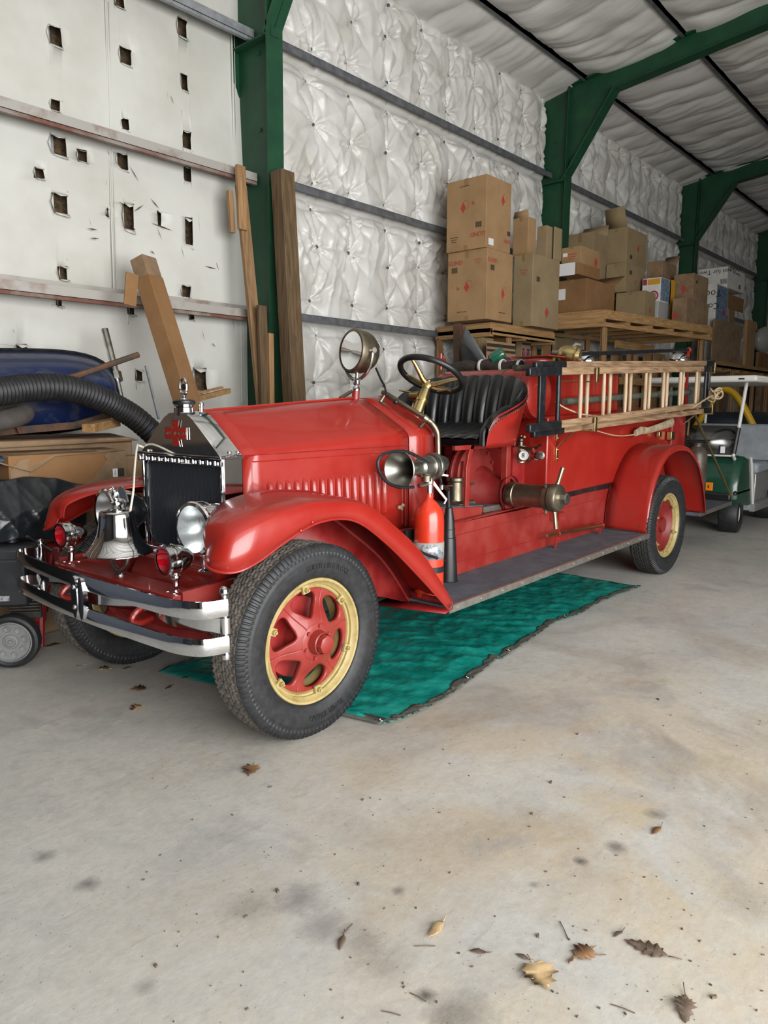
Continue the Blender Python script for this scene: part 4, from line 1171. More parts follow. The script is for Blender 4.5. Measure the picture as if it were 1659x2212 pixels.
# bench seat
def plan(s):   # s in 0..1 around near arm, back, far arm
    pts = [(4.165, 2.735), (4.30, 2.715), (4.42, 2.712), (4.53, 2.735), (4.60, 2.80), (4.635, 2.90), (4.65, 3.05), (4.655, 3.22)]
    pts = pts + [(x, 2 * CY - y) for x, y in pts[-2::-1]]
    return pts
PL = spline([(x, y, 0) for x, y in plan(0)], 16)
nS = len(PL)
cum = [0]
for i in range(1, nS): cum.append(cum[-1] + (PL[i] - PL[i - 1]).length)
TL = cum[-1]
def top_h(s):   # height of the seat edge
    d = min(s, TL - s)
    return float(np.interp(d, [0, .03, .07, .18, .33, .44, .53, .70, 2], [1.345, 1.41, 1.445, 1.487, 1.545, 1.650, 1.695, 1.712, 1.712]))
G = []; Gout = []
for i, p in enumerate(PL):
    d = (PL[min(i + 1, nS - 1)] - PL[max(i - 1, 0)]).normalized(); nin = Vector((-d.y, d.x, 0))
    if nin.dot(Vector((4.35, CY, 0)) - p) < 0: nin = -nin
    s = cum[i]; th = top_h(s)
    pl = abs(math.sin(math.pi * s / .108 + .6)) ** .55
    col_ = []
    for k in range(15):
        t = k / 14; z = 1.29 + (th - 1.29) * t
        lean = .085 * ((z - 1.29) / .4)
        puff = (.022 + .036 * pl) * (math.sin(math.pi * min(t * .93 + .04, 1)) ** .35)
        q = p - nin * lean + nin * puff; col_.append((q.x, q.y, z + .012 * pl * t))
    # roll over the top
    q = p - nin * (.085 * ((th - 1.29) / .4)); col_.append((q.x, q.y, th + .022 + .012 * pl)); q2 = q - nin * .028; col_.append((q2.x, q2.y, th + .012)); q2 = q - nin * .035; col_.append((q2.x, q2.y, th - .02))
    G.append(col_)
    oc = []
    for k in range(6):
        t = k / 5; z = 1.235 + (th + .005 - 1.235) * t; q = p - nin * (.03 + .085 * max((z - 1.29) / .4, -.2)); oc.append((q.x, q.y, z))
    Gout.append(oc)
seat = thing('bench_seat', None, None, (4.4, CY, 1.24)); seat.parent = T; seat.location = Vector((4.4, CY, 1.24)) - T.location
bs = MB(); bs.grid(np.array(G)); bs.build('backrest', 'black_leather', seat, sharp=60)
bo = MB(); bo.grid(np.array(Gout)); bo.build('seat_shell', 'red_paint', seat, solid=.006)
sc_ = MB(); nx_, ny_ = 22, 130; Pc = []
for i in range(nx_):
    row = []
    for j in range(ny_):
        x = 4.135 + .49 * i / (nx_ - 1); y = 2.77 + .90 * j / (ny_ - 1)
        pf = abs(math.sin(math.pi * (y - 2.77) / .105 + .5 * math.sin(6 * (x - 4.1)))) ** .5
        edge = min(1, (x - 4.13) / .03 + .1) ** .5
        row.append((x, y, 1.293 + .17 * (x - 4.135) + .020 * pf * edge - .015 * (1 - edge)))
    Pc.append(row)
sc_.grid(np.array(Pc)); sc_.hexa([(4.135, 2.765, 1.245), (4.62, 2.765, 1.245), (4.62, 3.675, 1.245), (4.135, 3.675, 1.245), (4.135, 2.765, 1.285), (4.62, 2.765, 1.36), (4.62, 3.675, 1.36), (4.135, 3.675, 1.285)]); sc_.build('seat_cushion', 'black_leather', seat, sharp=60)
nb = MB()
for k in range(26):
    s = .03 + k * .019
    i = min(range(nS), key=lambda q: abs(cum[q] - s)); p = PL[i]; th = top_h(s)
    d = (PL[min(i + 1, nS - 1)] - PL[max(i - 1, 0)]).normalized(); nin = Vector((-d.y, d.x, 0)); nin = nin if nin.dot(Vector((4.35, CY, 0)) - p) > 0 else -nin
    q = p - nin * (.038 + .085 * ((th - 1.29) / .4)); nb.ball((q.x, q.y, th - .028), .005, 8, 6)
nb.build('upholstery_nail', 'bronze', seat)
ft = MB(); ft.tube([(4.172, 2.735, 1.36), (4.150, 2.735, 1.33), (4.145, 2.735, 1.245)], .020, 8); ft.build('arm_roll', 'black_leather', seat)
# seat risers
rp = MB()
for y in (2.83, 3.61):
    rp.tube([(4.13, y, 1.24), (4.11, y, 1.1), (4.10, y, .82)], .004, 4)
    secs = [[(x - .022, y - .02, z), (x + .022, y - .02, z), (x + .022, y + .0, z), (x - .022, y + .0, z)] for x, z in ((4.15, 1.245), (4.125, 1.19), (4.10, 1.1), (4.095, .84))]
    rp.loft(secs, smooth=False); rp.boxp((4.57, y - .03, .77), (4.625, y + .02, 1.25)); rp.boxp((3.95, y - .02, 1.22), (4.65, y + .01, 1.25))
rp.boxp((4.60, 2.82, 1.20), (4.64, 3.62, 1.25)); rp.build('seat_riser', 'red_dusty', T, bevel=.003)

# pump
pm = MB()
pm.lathe([(0, -.06), (.20, -.06), (.235, -.05), (.24, .05), (.20, .07), (0, .07)], (4.55, 3.10, 1.0), (0, 1, 0), 40)
pm.lathe([(.235, -.012), (.262, -.012), (.262, .012), (.235, .012)], (4.55, 3.10, 1.0), (0, 1, 0), 40)
for k in range(14):
    a = k * 2 * math.pi / 14; pm.cyl((4.55 + .205 * math.cos(a), 3.05, 1.0 + .205 * math.sin(a)), (4.55 + .205 * math.cos(a), 3.025, 1.0 + .205 * math.sin(a)), .013, n=6)
pm.lathe([(.19, 0), (.13, .10), (.105, .17), (.105, .24), (.125, .24), (.125, .26)], (4.62, 3.05, .885), (0, -1, 0), 32)
pm.prism([(4.3, 3.02, .78), (4.72, 3.02, .78), (4.35, 3.02, 1.12)], (0, .03, 0))
pm.boxp((4.05, 3.3, .78), (4.9, 3.62, 1.1)); pm.build('pump_housing', 'shaded_red', T, sharp=40, bevel=.004)
pb = MB(); pb.lathe([(.10, .80), (.09, .83), (.055, .85), (.05, .98), (.06, .99), (.06, 1.01), (0, 1.01)], (4.22, 3.0, 0), (0, 0, 1), 24); pb.tube([(4.10, 2.95, .84), (4.22, 2.98, .83), (4.36, 2.94, .82)], .025, 8); pb.cyl((4.1, 3.0, .96), (4.42, 2.98, .955), .008)
pb.build('pump_valve', 'bronze', T)
sp2 = MB(); cz = .878; cx = 4.60
sp2.lathe([(.0, 2.80), (.080, 2.80), (.088, 2.785), (.088, 2.73), (.082, 2.725), (.080, 2.50), (.082, 2.49), (.096, 2.485), (.096, 2.455), (.085, 2.452), (.085, 2.447), (.098, 2.445), (.098, 2.40), (.088, 2.385), (.05, 2.375), (.03, 2.37)], (cx, 0, cz), (0, 1, 0), 40)
spo = sp2.build('suction_intake', 'bronze', T)
h_ = MB()
for a in (math.radians(75), math.radians(75) + math.pi):
    d = Vector((math.cos(a) * .6, 0, math.sin(a))).normalized()
    h_.tube([Vector((cx, 2.42, cz)) + d * .085, Vector((cx, 2.42, cz)) + d * .12 + Vector((0, -.01, 0)), Vector((cx, 2.42, cz)) + d * .215 + Vector((0, -.03, 0))], [.020, .014, .017], 10); h_.build('intake_handle', 'bronze', spo); h_ = MB()
for k in range(3):
    a = 2.2 + k * 2.1; d = Vector((math.cos(a), 0, math.sin(a))); h_.cyl(Vector((cx, 2.47, cz)) + d * .09, Vector((cx, 2.47, cz)) + d * .12, .012, n=8)
h_.build('intake_lug', 'bronze', spo)
h_ = MB(); h_.lathe([(.036, 2.38), (.040, 2.37), (.040, 2.335), (.036, 2.325), (0, 2.325)], (cx, 0, cz), (0, 1, 0), 8); h_.build('intake_plug', 'nickel', spo)
ip = MB(); ip.boxp((3.70, 3.64, .75), (5.1, 3.655, 1.24)); ip.boxp((4.9, 2.95, .78), (5.08, 3.6, 1.2)); ip.build('inner_panel', 'dark_red', T)

# body
bz = lambda x: .81 + .018 * (x - 5.08)
bt = lambda x: 1.43 + .025 * (x - 5.08)
bd_ = MB(); R_ = 8.06
for (xa, xb) in ((5.08, R_),):
    bd_.hexa([(xa, 2.755, bz(xa)), (xb, 2.755, bz(xb)), (xb, 3.685, bz(xb)), (xa, 3.685, bz(xa)), (xa, 2.755, bt(xa)), (xb, 2.755, bt(xb)), (xb, 3.685, bt(xb)), (xa, 3.685, bt(xa))])
body = bd_.build('body', 'red_paint', T, bevel=.012)
ub = MB(); ub.hexa([(5.30, 2.80, 1.43), (6.45, 2.80, 1.46), (6.45, 3.64, 1.46), (5.30, 3.64, 1.43), (5.30, 2.80, 1.79), (6.45, 2.80, 1.80), (6.45, 3.64, 1.80), (5.30, 3.64, 1.79)])
ub.build('hose_box', 'red_paint', T, bevel=.02)
rb2 = MB(); rb2.boxp((7.62, 2.72, bz(7.6)), (8.0, 2.757, bt(7.6))); rb2.build('rear_corner_panel', 'dark_red', body, bevel=.01)
rv = MB()
for k in range(7):
    z = .87 + k * .085
    for x in (5.12, 5.20): rv.ball((x, 2.753, z), .0045, 8, 6)
for k in range(9): rv.ball((5.077, 2.79 + k * .1, .84), .0045, 8, 6)
rv.tube([(5.155, 2.754, .83), (5.155, 2.754, 1.42)], .002, 5)
rv.build('body_rivets', 'red_dusty', body)
gp_ = MB(); gp_.boxp((5.10, 2.765, .785), (6.25, 3.6, .83)); gp_.build('body_gap', 'black_steel', T)
tk = MB()
tk.lathe([(0, 2.765), (.10, 2.768), (.165, 2.775), (.185, 2.79), (.188, 2.81), (.188, 3.63), (.18, 3.65), (.1, 3.665), (0, 3.67)], (4.985, 0, 1.605), (0, 1, 0), 48)
tank = tk.build('water_tank', 'red_paint', T, sharp=40)
tb = MB()
for y in (2.84, 2.87): tb.torus((4.985, y, 1.605), (0, 1, 0), .188, .004, 48, 6)
tb.build('tank_hoop', 'red_paint', tank)
ts = MB(); ts.torus((4.985, 3.05, 1.605), (0, 1, 0), .190, .002, 48, 4); 
secs = [[(4.985 + .190 * math.cos(a), 3.04, 1.605 + .190 * math.sin(a)), (4.985 + .190 * math.cos(a), 3.07, 1.605 + .190 * math.sin(a))] for a in np.linspace(math.pi * .3, math.pi * 1.1, 24)]
ts.loft(secs, False, False); ts.build('tank_strap', 'bronze', tank, solid=.003)
cf = MB(); cf.lathe([(.10, 1.76), (.10, 1.83), (.112, 1.832), (.112, 1.862), (.10, 1.872), (.04, 1.88), (0, 1.88)], (5.22, 2.93, 0), (0, 0, 1), 36); cf.build('filler_cap', 'red_dusty', tank)
cf = MB(); cf.boxp((5.15, 2.62, 1.895), (5.17, 3.25, 1.905)) if 0 else cf.box((5.33, 3.0, 1.90), (.26, .34, .008)); cf.build('cap_cover', 'red_dusty', tank)
tr = MB(); tr.cyl(at(1112, 795, y=2.70), at(1160, 794, y=2.70), .022); tr.build('roll_tube', 'hose_fabric', T)

# valves and gauge on the front face of the body
vg = MB()
p = at(1132, 985, x=5.03)
vg.lathe([(.0, 0), (.05, 0), (.05, .03), (.042, .035), (.042, .11), (0, .11)], p + Vector((.05, 0, 0)), (-1, 0, 0), 24)
vg.cyl(p + Vector((-.02, .02, -.05)), p + Vector((-.02, .02, .07)), .045); vg.cyl(p + Vector((-.02, .02, .07)), p + Vector((-.02, .02, .11)), .02)
vg.lathe([(.05, .07), (.052, .075), (.05, .082), (0, .082)], p + Vector((-.02, .02, 0)), (0, 0, 1), 24)
vg.cyl(p + Vector((-.02, .02, .10)), p + Vector((-.02, .02, .16)), .012); vg.ball(p + Vector((-.02, .02, .125)), .022); vg.cyl(p + Vector((-.02, .02, .14)), p + Vector((-.05, -.03, .15)), .009)
vg.tube([p + Vector((-.06, 0, .07)), p + Vector((-.07, -.08, .06)), p + Vector((-.07, -.15, .075))], .010, 8)
valve = vg.build('drain_valve', 'bronze', T)
g_ = MB(); g0 = at(1131, 984, x=4.90); g_.lathe([(.034, .01), (.038, 0), (.034, -.008)], g0, (-1, -.3, 0), 28); g_.lathe([(0, .006), (.034, .006)], g0, (-1, -.3, 0), 28); gd = g_.build('gauge', 'white_card', valve)
lettering('gauge_number', '8', .05, 'print_black', g0 + Vector((-1, -.3, 0)).normalized() * .009, (.287, -.958, 0), (0, 0, 1), valve, .001)
g_ = MB(); q = at(1160, 985, x=4.95); g_.cyl(q + Vector((.05, .05, 0)), q + Vector((-.0, 0, 0)), .03); g_.cyl(q + Vector((0, .01, 0)), q + Vector((0, .04, .05)), .012)
g_.cyl(at(1148, 985, x=4.96), at(1160, 985, x=4.96), .028); g_.build('valve_body', 'red_paint', valve)
g_ = MB(); g_.cyl(at(1160, 984, x=4.95), at(1168, 984, x=4.95), .03); g_.lathe([(.034, 0), (.034, -.01), (.02, -.014), (0, -.014)], at(1167, 984, x=4.90), (1, .3, 0), 24); g_.tube([at(1150, 966, x=4.95), at(1158, 970, x=4.95), at(1165, 962, x=4.95), at(1171, 961, x=4.95)], .008, 8)
g_.build('valve_knob', 'nickel', valve)

# brass ladder brackets
def strap(name, pts, w, t_, up, parent=T, m='brass'):
    mb = MB()
    for a, b2 in zip(pts[:-1], pts[1:]): mb.beam(a, b2, w, t_, up)
    return mb.build(name, m, parent, bevel=.002)
YB = 2.752
def bracket(x, z, top=False, diag=True):
    mb = MB(); w = .030
    def q(y0, z0, y1, z1): mb.beam((x, y0, z0), (x, y1, z1), w * (1.4 if abs(y0 - 2.436) < .001 else 1), .010, (0, .6, .8) if abs(y1 - y0) > abs(z1 - z0) else (0, 1, 0))
    q(YB - .004, z + .0, YB - .004, z - .09)
    q(YB, z, 2.435, z - .01); q(2.436, z - .014, 2.436, z + .095)
    if diag:
        q(YB - .004, z - .14, YB - .004, z - .25); q(YB - .004, z - .145, 2.60, z - .012)
        for zz in (-.16, -.23): mb.ball((x, YB - .010, z + zz), .007, 8, 6)
    for zz in (-.03, -.07): mb.ball((x, YB - .010, z + zz), .007, 8, 6)
    return mb.build('ladder_bracket', 'brass', T, bevel=.002)
bracket(5.22, 1.335)
bracket(7.93, 1.445)
bracket(5.22, 1.70, diag=False)
bracket(7.93, 1.86, diag=False)

# top hand rail with red posts, flood lamps, small fittings
r0 = at(1253, 765, y=2.82); r1 = at(1488, 756, y=2.82)
tr_ = MB(); tr_.cyl(r0, r1, .017); top_rail = tr_.build('top_rail', 'black_steel', T)
tp = MB(); tp.beam(r0 + Vector((0, 0, .02)), (r0.x, r0.y, 1.78), .02, .02, (1, 0, 0)); tp.build('rail_post', 'red_paint', top_rail); tp = MB(); tp.beam(r1 + Vector((0, 0, .02)), (r1.x, r1.y, 1.50), .025, .025, (1, 0, 0)); tp.ball(r1 + Vector((0, 0, .0)), .03)
tp.boxp((r1.x - .06, r1.y - .03, 1.47), (r1.x + .06, r1.y + .05, 1.53)); tp.build('rail_post', 'red_paint', top_rail)
for px, py, yy, rr in ((1266, 776, 2.90, .10), (1470, 775, 2.90, .11)):
    p = at(px, py, y=yy); d = MB(); d.lathe([(rr, -.03), (rr * 1.02, -.02), (rr * .9, .02), (rr * .55, .055), (0, .07)], p, (.15, -.2, 1), 32); d.cyl(p + Vector((0, 0, .0)), p + Vector((0, 0, -.10)), .012)
    d.build('flood_lamp', 'chrome', T)
d = MB(); p = at(952, 780, x=5.0); d.cyl(p + Vector((0, 0, -.07)), p + Vector((0, 0, .06)), .016); d.cyl(p + Vector((0, .04, 0)), p + Vector((0, -.04, 0)), .022); d.build('roof_valve', 'red_paint', T)

# brass pull lever along the running board
lv = MB(); a = at(1182, 1157, y=2.68); b3 = at(1222, 1149, y=2.68); c3 = at(1303, 1134, y=2.68)
lv.tube([a, b3], .012, 10); lv.tube([b3, b3 + (c3 - b3) * .12, c3], [.010, .014, .016], 8); brl = lv.build('pull_lever', 'brass', T)
lv = MB()
for p in (at(1205, 1153, y=2.68), at(1300, 1135, y=2.68)):
    lv.beam(p + Vector((0, .01, .01)), Vector((p.x, 2.70, rz(p.x))), .025, .01, (0, 1, 0)); lv.torus(p, (1, 0, 0), .018, .006, 16, 6)
lv.build('lever_stand', 'red_paint', brl)
dp = MB(); a = at(1500, 893, y=2.60); b4 = at(1577, 1068, y=2.44); dp.tube([a, b4, b4 + Vector((.06, 0, -.03))], .013, 8); dp.tube([at(1489, 905, y=2.7), at(1486, 940, y=2.7), at(1492, 950, y=2.7)], .010, 6); dp.build('grab_pole', 'brass', T)
cg = MB(); cg.box(at(1449, 941, y=2.72), (.10, .05, .085)); cg.box(at(1424, 938, y=2.71), (.06, .03, .05)); cg.build('nozzle_clip', 'brass', T, bevel=.004)

# warning horn on its post
hn = MB(); ho = Vector((3.115, 2.60, 1.160))
hn.lathe([(.106, 0), (.109, .004), (.106, .008), (.088, .03), (.068, .06), (.052, .09), (.043, .13), (.041, .17), (.044, .18), (.055, .19), (.058, .27), (.064, .275)], ho, (1, 0, 0), 44)
hn.lathe([(.105, .002), (.086, .032), (.064, .064), (.045, .10), (.03, .16), (0, .17)], ho, (1, 0, 0), 44)
hn.lathe([(.064, .275), (.078, .278), (.080, .29), (.076, .30), (.080, .31), (.078, .33), (.066, .335), (.045, .34)], ho, (1, 0, 0), 40)
hn.lathe([(.048, .335), (.048, .41), (.042, .42), (0, .42)], ho + Vector((0, 0, .01)), (1, 0, 0), 8)
horn = hn.build('horn', 'horn_metal', T)
hp = MB(); hp.cyl(ho + Vector((.30, .02, -.05)), (3.60, 2.74, .86), .012); hp.cyl(ho + Vector((.25, 0, -.05)), ho + Vector((.25, 0, -.085)), .03); hp.beam(ho + Vector((.30, 0, 0)), (3.60, 2.80, 1.16), .03, .012)
hp.build('horn_stay', 'bronze', horn)
# ------------------------------------------------------------------ things carried on the truck
def ladder(name, label, y, zf, xs_, top, bot, rungs_px, yr):
    t = thing(name, label, 'ladder', (6.0, y, bot[0][1]), 'wooden ladders on the side of the truck')
    for nm, (a, b) in (('rail', top), ('rail', bot)):
        mb = MB(); xa, za = a; xb, zb = b
        mb.beam((xa + .42, y, za + (zb - za) * .12), (xb - .18, y, zb - (zb - za) * .05), .032, .052)
        r = mb.build('rail', 'ladder_wood', t, bevel=.006)
        for x0, x1 in ((xa, xa + .44), (xb - .20, xb + .08)):
            f = lambda x: za + (zb - za) * (x - xa) / (xb - xa)
            e = MB(); e.beam((x0, y, f(x0)), (x1, y, f(x1)), .040, .058); e.build('rail_end', 'black_steel', r, bevel=.01)
    for k, x in enumerate(rungs_px):
        t0 = top[0][1] + (top[1][1] - top[0][1]) * (x - top[0][0]) / (top[1][0] - top[0][0]); b0 = bot[0][1] + (bot[1][1] - bot[0][1]) * (x - bot[0][0]) / (bot[1][0] - bot[0][0])
        mb = MB(); zm = (t0 + b0) / 2; mb.tube([(x, y, b0 + .02), (x, y, b0 + .07), (x, y, zm), (x, y, t0 - .07), (x, y, t0 - .02)], [.013, .015, .0165, .015, .013], 12)
        blk = x < top[0][0] + .50 or x > top[1][0] - .10
        mb.build('rung', 'black_steel' if blk else 'rung_wood', t)
    return t
y1 = 2.475
rx = [at(px, 850, y=y1).x for px in (1254, 1303.6, 1351, 1393.7, 1432, 1468, 1503)]
l1 = ladder('ladder', 'wooden ladder with black iron ends, the outer one nearest the open floor', y1, 0, None, ((4.27, 1.730), (7.86, 1.888)), ((4.29, 1.363), (7.84, 1.533)), [4.69] + rx + [7.78], y1)
mb = MB(); mb.boxp((4.42, y1 - .012, 1.38), (4.50, y1 + .012, 1.74)); mb.build('end_plate', 'black_steel', l1, bevel=.006)
y2 = 2.56
rx = [at(px, 850, y=y2).x for px in (1268, 1317, 1361, 1402, 1440, 1474, 1508)]
l2 = ladder('ladder', 'second wooden ladder tucked behind the outer one against the red body', y2, 0, None, ((4.50, 1.782), (8.2, 1.962)), ((4.50, 1.322), (8.2, 1.472)), [4.86] + rx + [8.15], y2)
hs_ = MB(); hs_.tube([(5.19, 2.68, 1.545), (6.5, 2.68, 1.60), (7.97, 2.68, 1.660)], .026, 12)
for x in (5.5, 6.3, 7.1, 7.6): hs_.lathe([(.026, -.02), (.031, -.015), (.031, .015), (.026, .02)], (x, 2.68, 1.545 + .0413 * (x - 5.19)), (1, 0, .04), 14)
tag(hs_.build('hard_hose', 'hose_green'), 'long greenish grey hard hose lying behind the ladder rungs', 'hose')
rp_ = MB()
K = at(1543, 852, y=2.46)
rp_.tube([at(1497, 880, y=2.46), at(1525, 862, y=2.45), K], .008, 6, smoothen=4)
for k in range(7):
    a = k * 1.1; rp_.torus(K + Vector((.04 * math.cos(a), .01 * k - .03, .03 * math.sin(a * 1.7))), (math.cos(a), 1, math.sin(a)), .045, .009, 20, 6)
rp_.tube([K, K + Vector((.09, -.02, .05)), K + Vector((.14, -.03, .06))], .008, 6); rp_.tube([K, K + Vector((.1, -.02, -.03)), K + Vector((.15, -.03, -.02))], .008, 6)
rp_.tube([at(1200, 868, y=2.52), at(1222, 882, y=2.52), at(1258, 895, y=2.52), at(1290, 898, y=2.62)], .006, 6, smoothen=5)
rp_.tube([at(1280, 928, y=2.66), at(1330, 941, y=2.70), at(1370, 939, y=2.70), at(1400, 934, y=2.70)], .005, 6, smoothen=5)
tag(rp_.build('rope', 'rope'), 'tan rope knotted around the rear end of the outer ladder', 'rope')
gl_ = MB(); gl_.tube([at(1372, 936, y=2.69), at(1385, 930, y=2.68), at(1400, 930, y=2.68), at(1425, 922, y=2.69), at(1452, 912, y=2.69)], [.03, .038, .030, .036, .045], 10)
gl_.v = [(x, 2.69 + (y - 2.69) * .5, z) for x, y, z in gl_.v]
tag(gl_.build('canvas_strap', 'dirty_glove'), 'grey-tan canvas wrap hanging under the ladders by the rear fender', 'cloth')

# rolled fire hose and canvas bundles on top behind the seat
hb3 = MB(); pts = [at(px, py, x=5.28) for px, py in ((972, 800), (990, 795), (1012, 792), (1030, 797))]
hb3.tube(pts, .052, 12, smoothen=4); tag(hb3.build('hose_roll', 'hose_fabric'), 'brown canvas hose roll lying behind the far half of the seat', 'hose', 'canvas rolls behind the seat')
hb3 = MB(); pts = [at(px, py, x=5.28) for px, py in ((1036, 797), (1050, 789), (1068, 792), (1088, 795), (1102, 791), (1128, 789))]
hb3.tube(pts, [.05, .05, .045, .04], 12, smoothen=4); hro = tag(hb3.build('hose_roll', 'hose_fabric'), 'dark canvas roll with pale straps beside the red filler cap', 'hose', 'canvas rolls behind the seat')
for px in (1041, 1086, 1124):
    s_ = MB(); p = at(px, 791, x=5.28); s_.torus(p, (0, 1, 0), .052, .006, 24, 6); s_.v = [(x, p.y + (y - p.y) * 2.2, z) for x, y, z in s_.v]; s_.build('strap', 'white_card', hro)
hb3 = MB(); pts = [at(px, py, x=5.75) for px, py in ((1187, 784), (1205, 781), (1222, 783), (1243, 788))]
hb3.tube(pts, .055, 12, smoothen=4); hro2 = tag(hb3.build('hose_roll', 'hose_fabric'), 'brown canvas roll with a yellow band right of the red filler cap', 'hose', 'canvas rolls behind the seat')
s_ = MB(); p = at(1203, 782, x=5.75); s_.torus(p, (0, 1, 0), .057, .006, 24, 6); s_.v = [(x, p.y + (y - p.y) * 2.2, z) for x, y, z in s_.v]; s_.build('band', mat('hi_vis', '#b5c41a', .5), hro2)
nz = MB(); p = at(1232, 767, y=2.85); ax_ = Vector((.25, -.95, -.15))
nz.lathe([(.03, -.10), (.055, -.085), (.072, -.05), (.075, -.01), (.066, .03), (.066, .036), (.072, .04), (.072, .05), (.06, .055), (.055, .08), (0, .08)], p, ax_, 28)
nzo = tag(nz.build('hose_nozzle', 'brass'), 'polished round brass nozzle lying on the canvas roll', 'nozzle')
nz = MB(); nz.tube([p + Vector((0, .0, .05)), p + Vector((.03, -.03, .09)), p + Vector((.06, -.06, .08))], .014, 8); nz.cyl(p - ax_ * .09, p - ax_ * .15, .03); nz.build('nozzle_handle', 'bronze', nzo)
gb = MB(); q = at(1075, 770, x=5.3); gb.lathe([(.03, -.06), (.055, -.05), (.055, .05), (.05, .06), (0, .06)], q, (.3, -.8, .45), 20)
tag(gb.build('bottle', 'green_bottle'), 'dark green bottle lying on the canvas rolls behind the seat', 'bottle')

# fire extinguisher standing on the running board
fe = thing('fire_extinguisher', 'orange-red fire extinguisher standing at the front of the running board', 'fire extinguisher', (3.46, 2.60, rz(3.46)))
ex_, ey_ = 3.395, 2.60; z0 = rz(3.45)
b = MB(); b.lathe([(0, 0), (.078, 0), (.088, .008), (.089, .03), (.089, .455), (.084, .495), (.070, .533), (.045, .565), (.024, .583), (.018, .605), (.017, .625)], (ex_, ey_, z0), (0, 0, 1), 40); b.build('cylinder', 'orange_red', fe)
b = MB(); b.lathe([(.0905, .235), (.0905, .335)], (ex_, ey_, z0), (0, 0, 1), 40); b.build('label', 'label_silver', fe, solid=.001)
b = MB(); b.lathe([(.022, .620), (.022, .67), (.026, .675), (.026, .695), (.016, .715), (0, .72)], (ex_, ey_, z0), (0, 0, 1), 20)
vz = z0 + .675
b.tube([(ex_ - .02, ey_, vz), (ex_ - .10, ey_ - .0, vz - .005)], .013, 10)
fe_v = b.build('valve', 'nickel', fe)
camr = Vector((math.sin(YAW), -math.cos(YAW), 0))
b = MB(); o3 = Vector((ex_, ey_, z0 + .72))
b.tube([o3 - camr * .04 + Vector((0, 0, -.03)), o3 - camr * .02 + Vector((0, 0, .012)), o3 + camr * .03 + Vector((0, 0, .012)), o3 + camr * .11], [.012, .012, .010, .006], 8, smoothen=3)
b.build('carry_handle', 'white_card', fe)
b = MB(); b.tube([o3 + camr * .015 + Vector((0, 0, -.03)), o3 + camr * .06 + Vector((0, 0, -.09)), o3 + camr * .10 + Vector((0, 0, -.14)), o3 + camr * .088 + Vector((0, 0, -.165))], [.010, .008, .007, .005], 8)
b.build('squeeze_lever', 'white_card', fe)
b = MB(); b.tube([o3 + Vector((0, -.02, -.07)), o3 + camr * .02 + Vector((0, -.02, .02)), o3 + camr * .045 + Vector((0, -.02, .07))], .0015, 5); b.box(o3 + camr * .03 + Vector((0, -.02, .045)), (.01, .014, .018)); b.build('seal_tag', 'toy_pink', fe)
hx = [at(px, py, y=2.56) for px, py in ((893, 1052), (870, 1053), (843, 1046), (822, 1025), (816, 1000), (824, 984), (845, 976), (875, 975), (905, 988), (930, 1005), (948, 1025), (953, 1042))]
b = MB(); b.tube(hx, .0088, 10, smoothen=5); b.build('discharge_hose', 'black_plastic', fe)
b = MB(); cn = at(968, 1262, z=z0 + .0); cn = at(968, 1256, z=z0)
tip = at(953, 1048, y=2.59)
b.lathe([(0, .0), (.064, .0), (.065, .006), (.060, .012), (.056, .10), (.047, .27), (.043, .29), (.036, .40), (.030, .44), (.026, .455), (.024, .48), (.012, .49)], cn, (0, 0, 1), 32)
b.torus(cn + Vector((0, 0, .29)), (0, 0, 1), .0455, .002, 32, 5); b.torus(cn + Vector((0, 0, .345)), (0, 0, 1), .0405, .002, 32, 5)
b.tube([cn + Vector((-.004, 0, .48)), cn + Vector((-.02, -.003, .60)), tip], [.015, .014, .012], 12); b.build('discharge_cone', 'black_plastic', fe)
b = MB(); b.cyl(tip, tip + Vector((.002, 0, -.025)), .012, n=8); b.build('cone_fitting', 'nickel', fe)
eb = MB(); eb.boxp((3.29, 2.69, z0 + .12), (3.50, 2.71, z0 + .40))
eb.lathe([(.0915, .155), (.0915, .19)], (ex_, ey_, z0), (0, 0, 1), 40); eb.box((ex_ - .07, ey_ - .065, z0 + .165), (.06, .02, .045), Matrix.Rotation(math.radians(-45), 4, 'Z'))
eb.tube([at(875, 1168, y=2.55), at(890, 1180, y=2.50), at(915, 1195, y=2.49), at(940, 1204, y=2.51), at(962, 1212, y=2.57)], .0085, 8, smoothen=4)
eb.build('holder', 'black_plastic', fe, solid=.0)

# grey cylinder with handle behind the rear fender
mc = thing('milk_can', 'grey-brown metal canister with wire rim behind the rear fender', 'canister', at(1505, 1020, y=2.60))
p = at(1507, 960, y=2.62); b = MB(); b.lathe([(0, -.52), (.10, -.52), (.105, -.50), (.105, -.12), (.10, -.08), (.07, -.035), (.05, -.02), (.05, .0), (.065, .005), (.065, .02), (0, .02)], p, (0, 0, 1), 32); b.build('body', 'steel_grey_cyl', mc)
b = MB(); b.torus(p + Vector((0, 0, .04)), (0, 0, 1), .115, .005, 32, 6); b.torus(p + Vector((0, 0, .02)), (0, 0, 1), .10, .004, 32, 6); b.build('wire_rim', 'black_steel', mc)

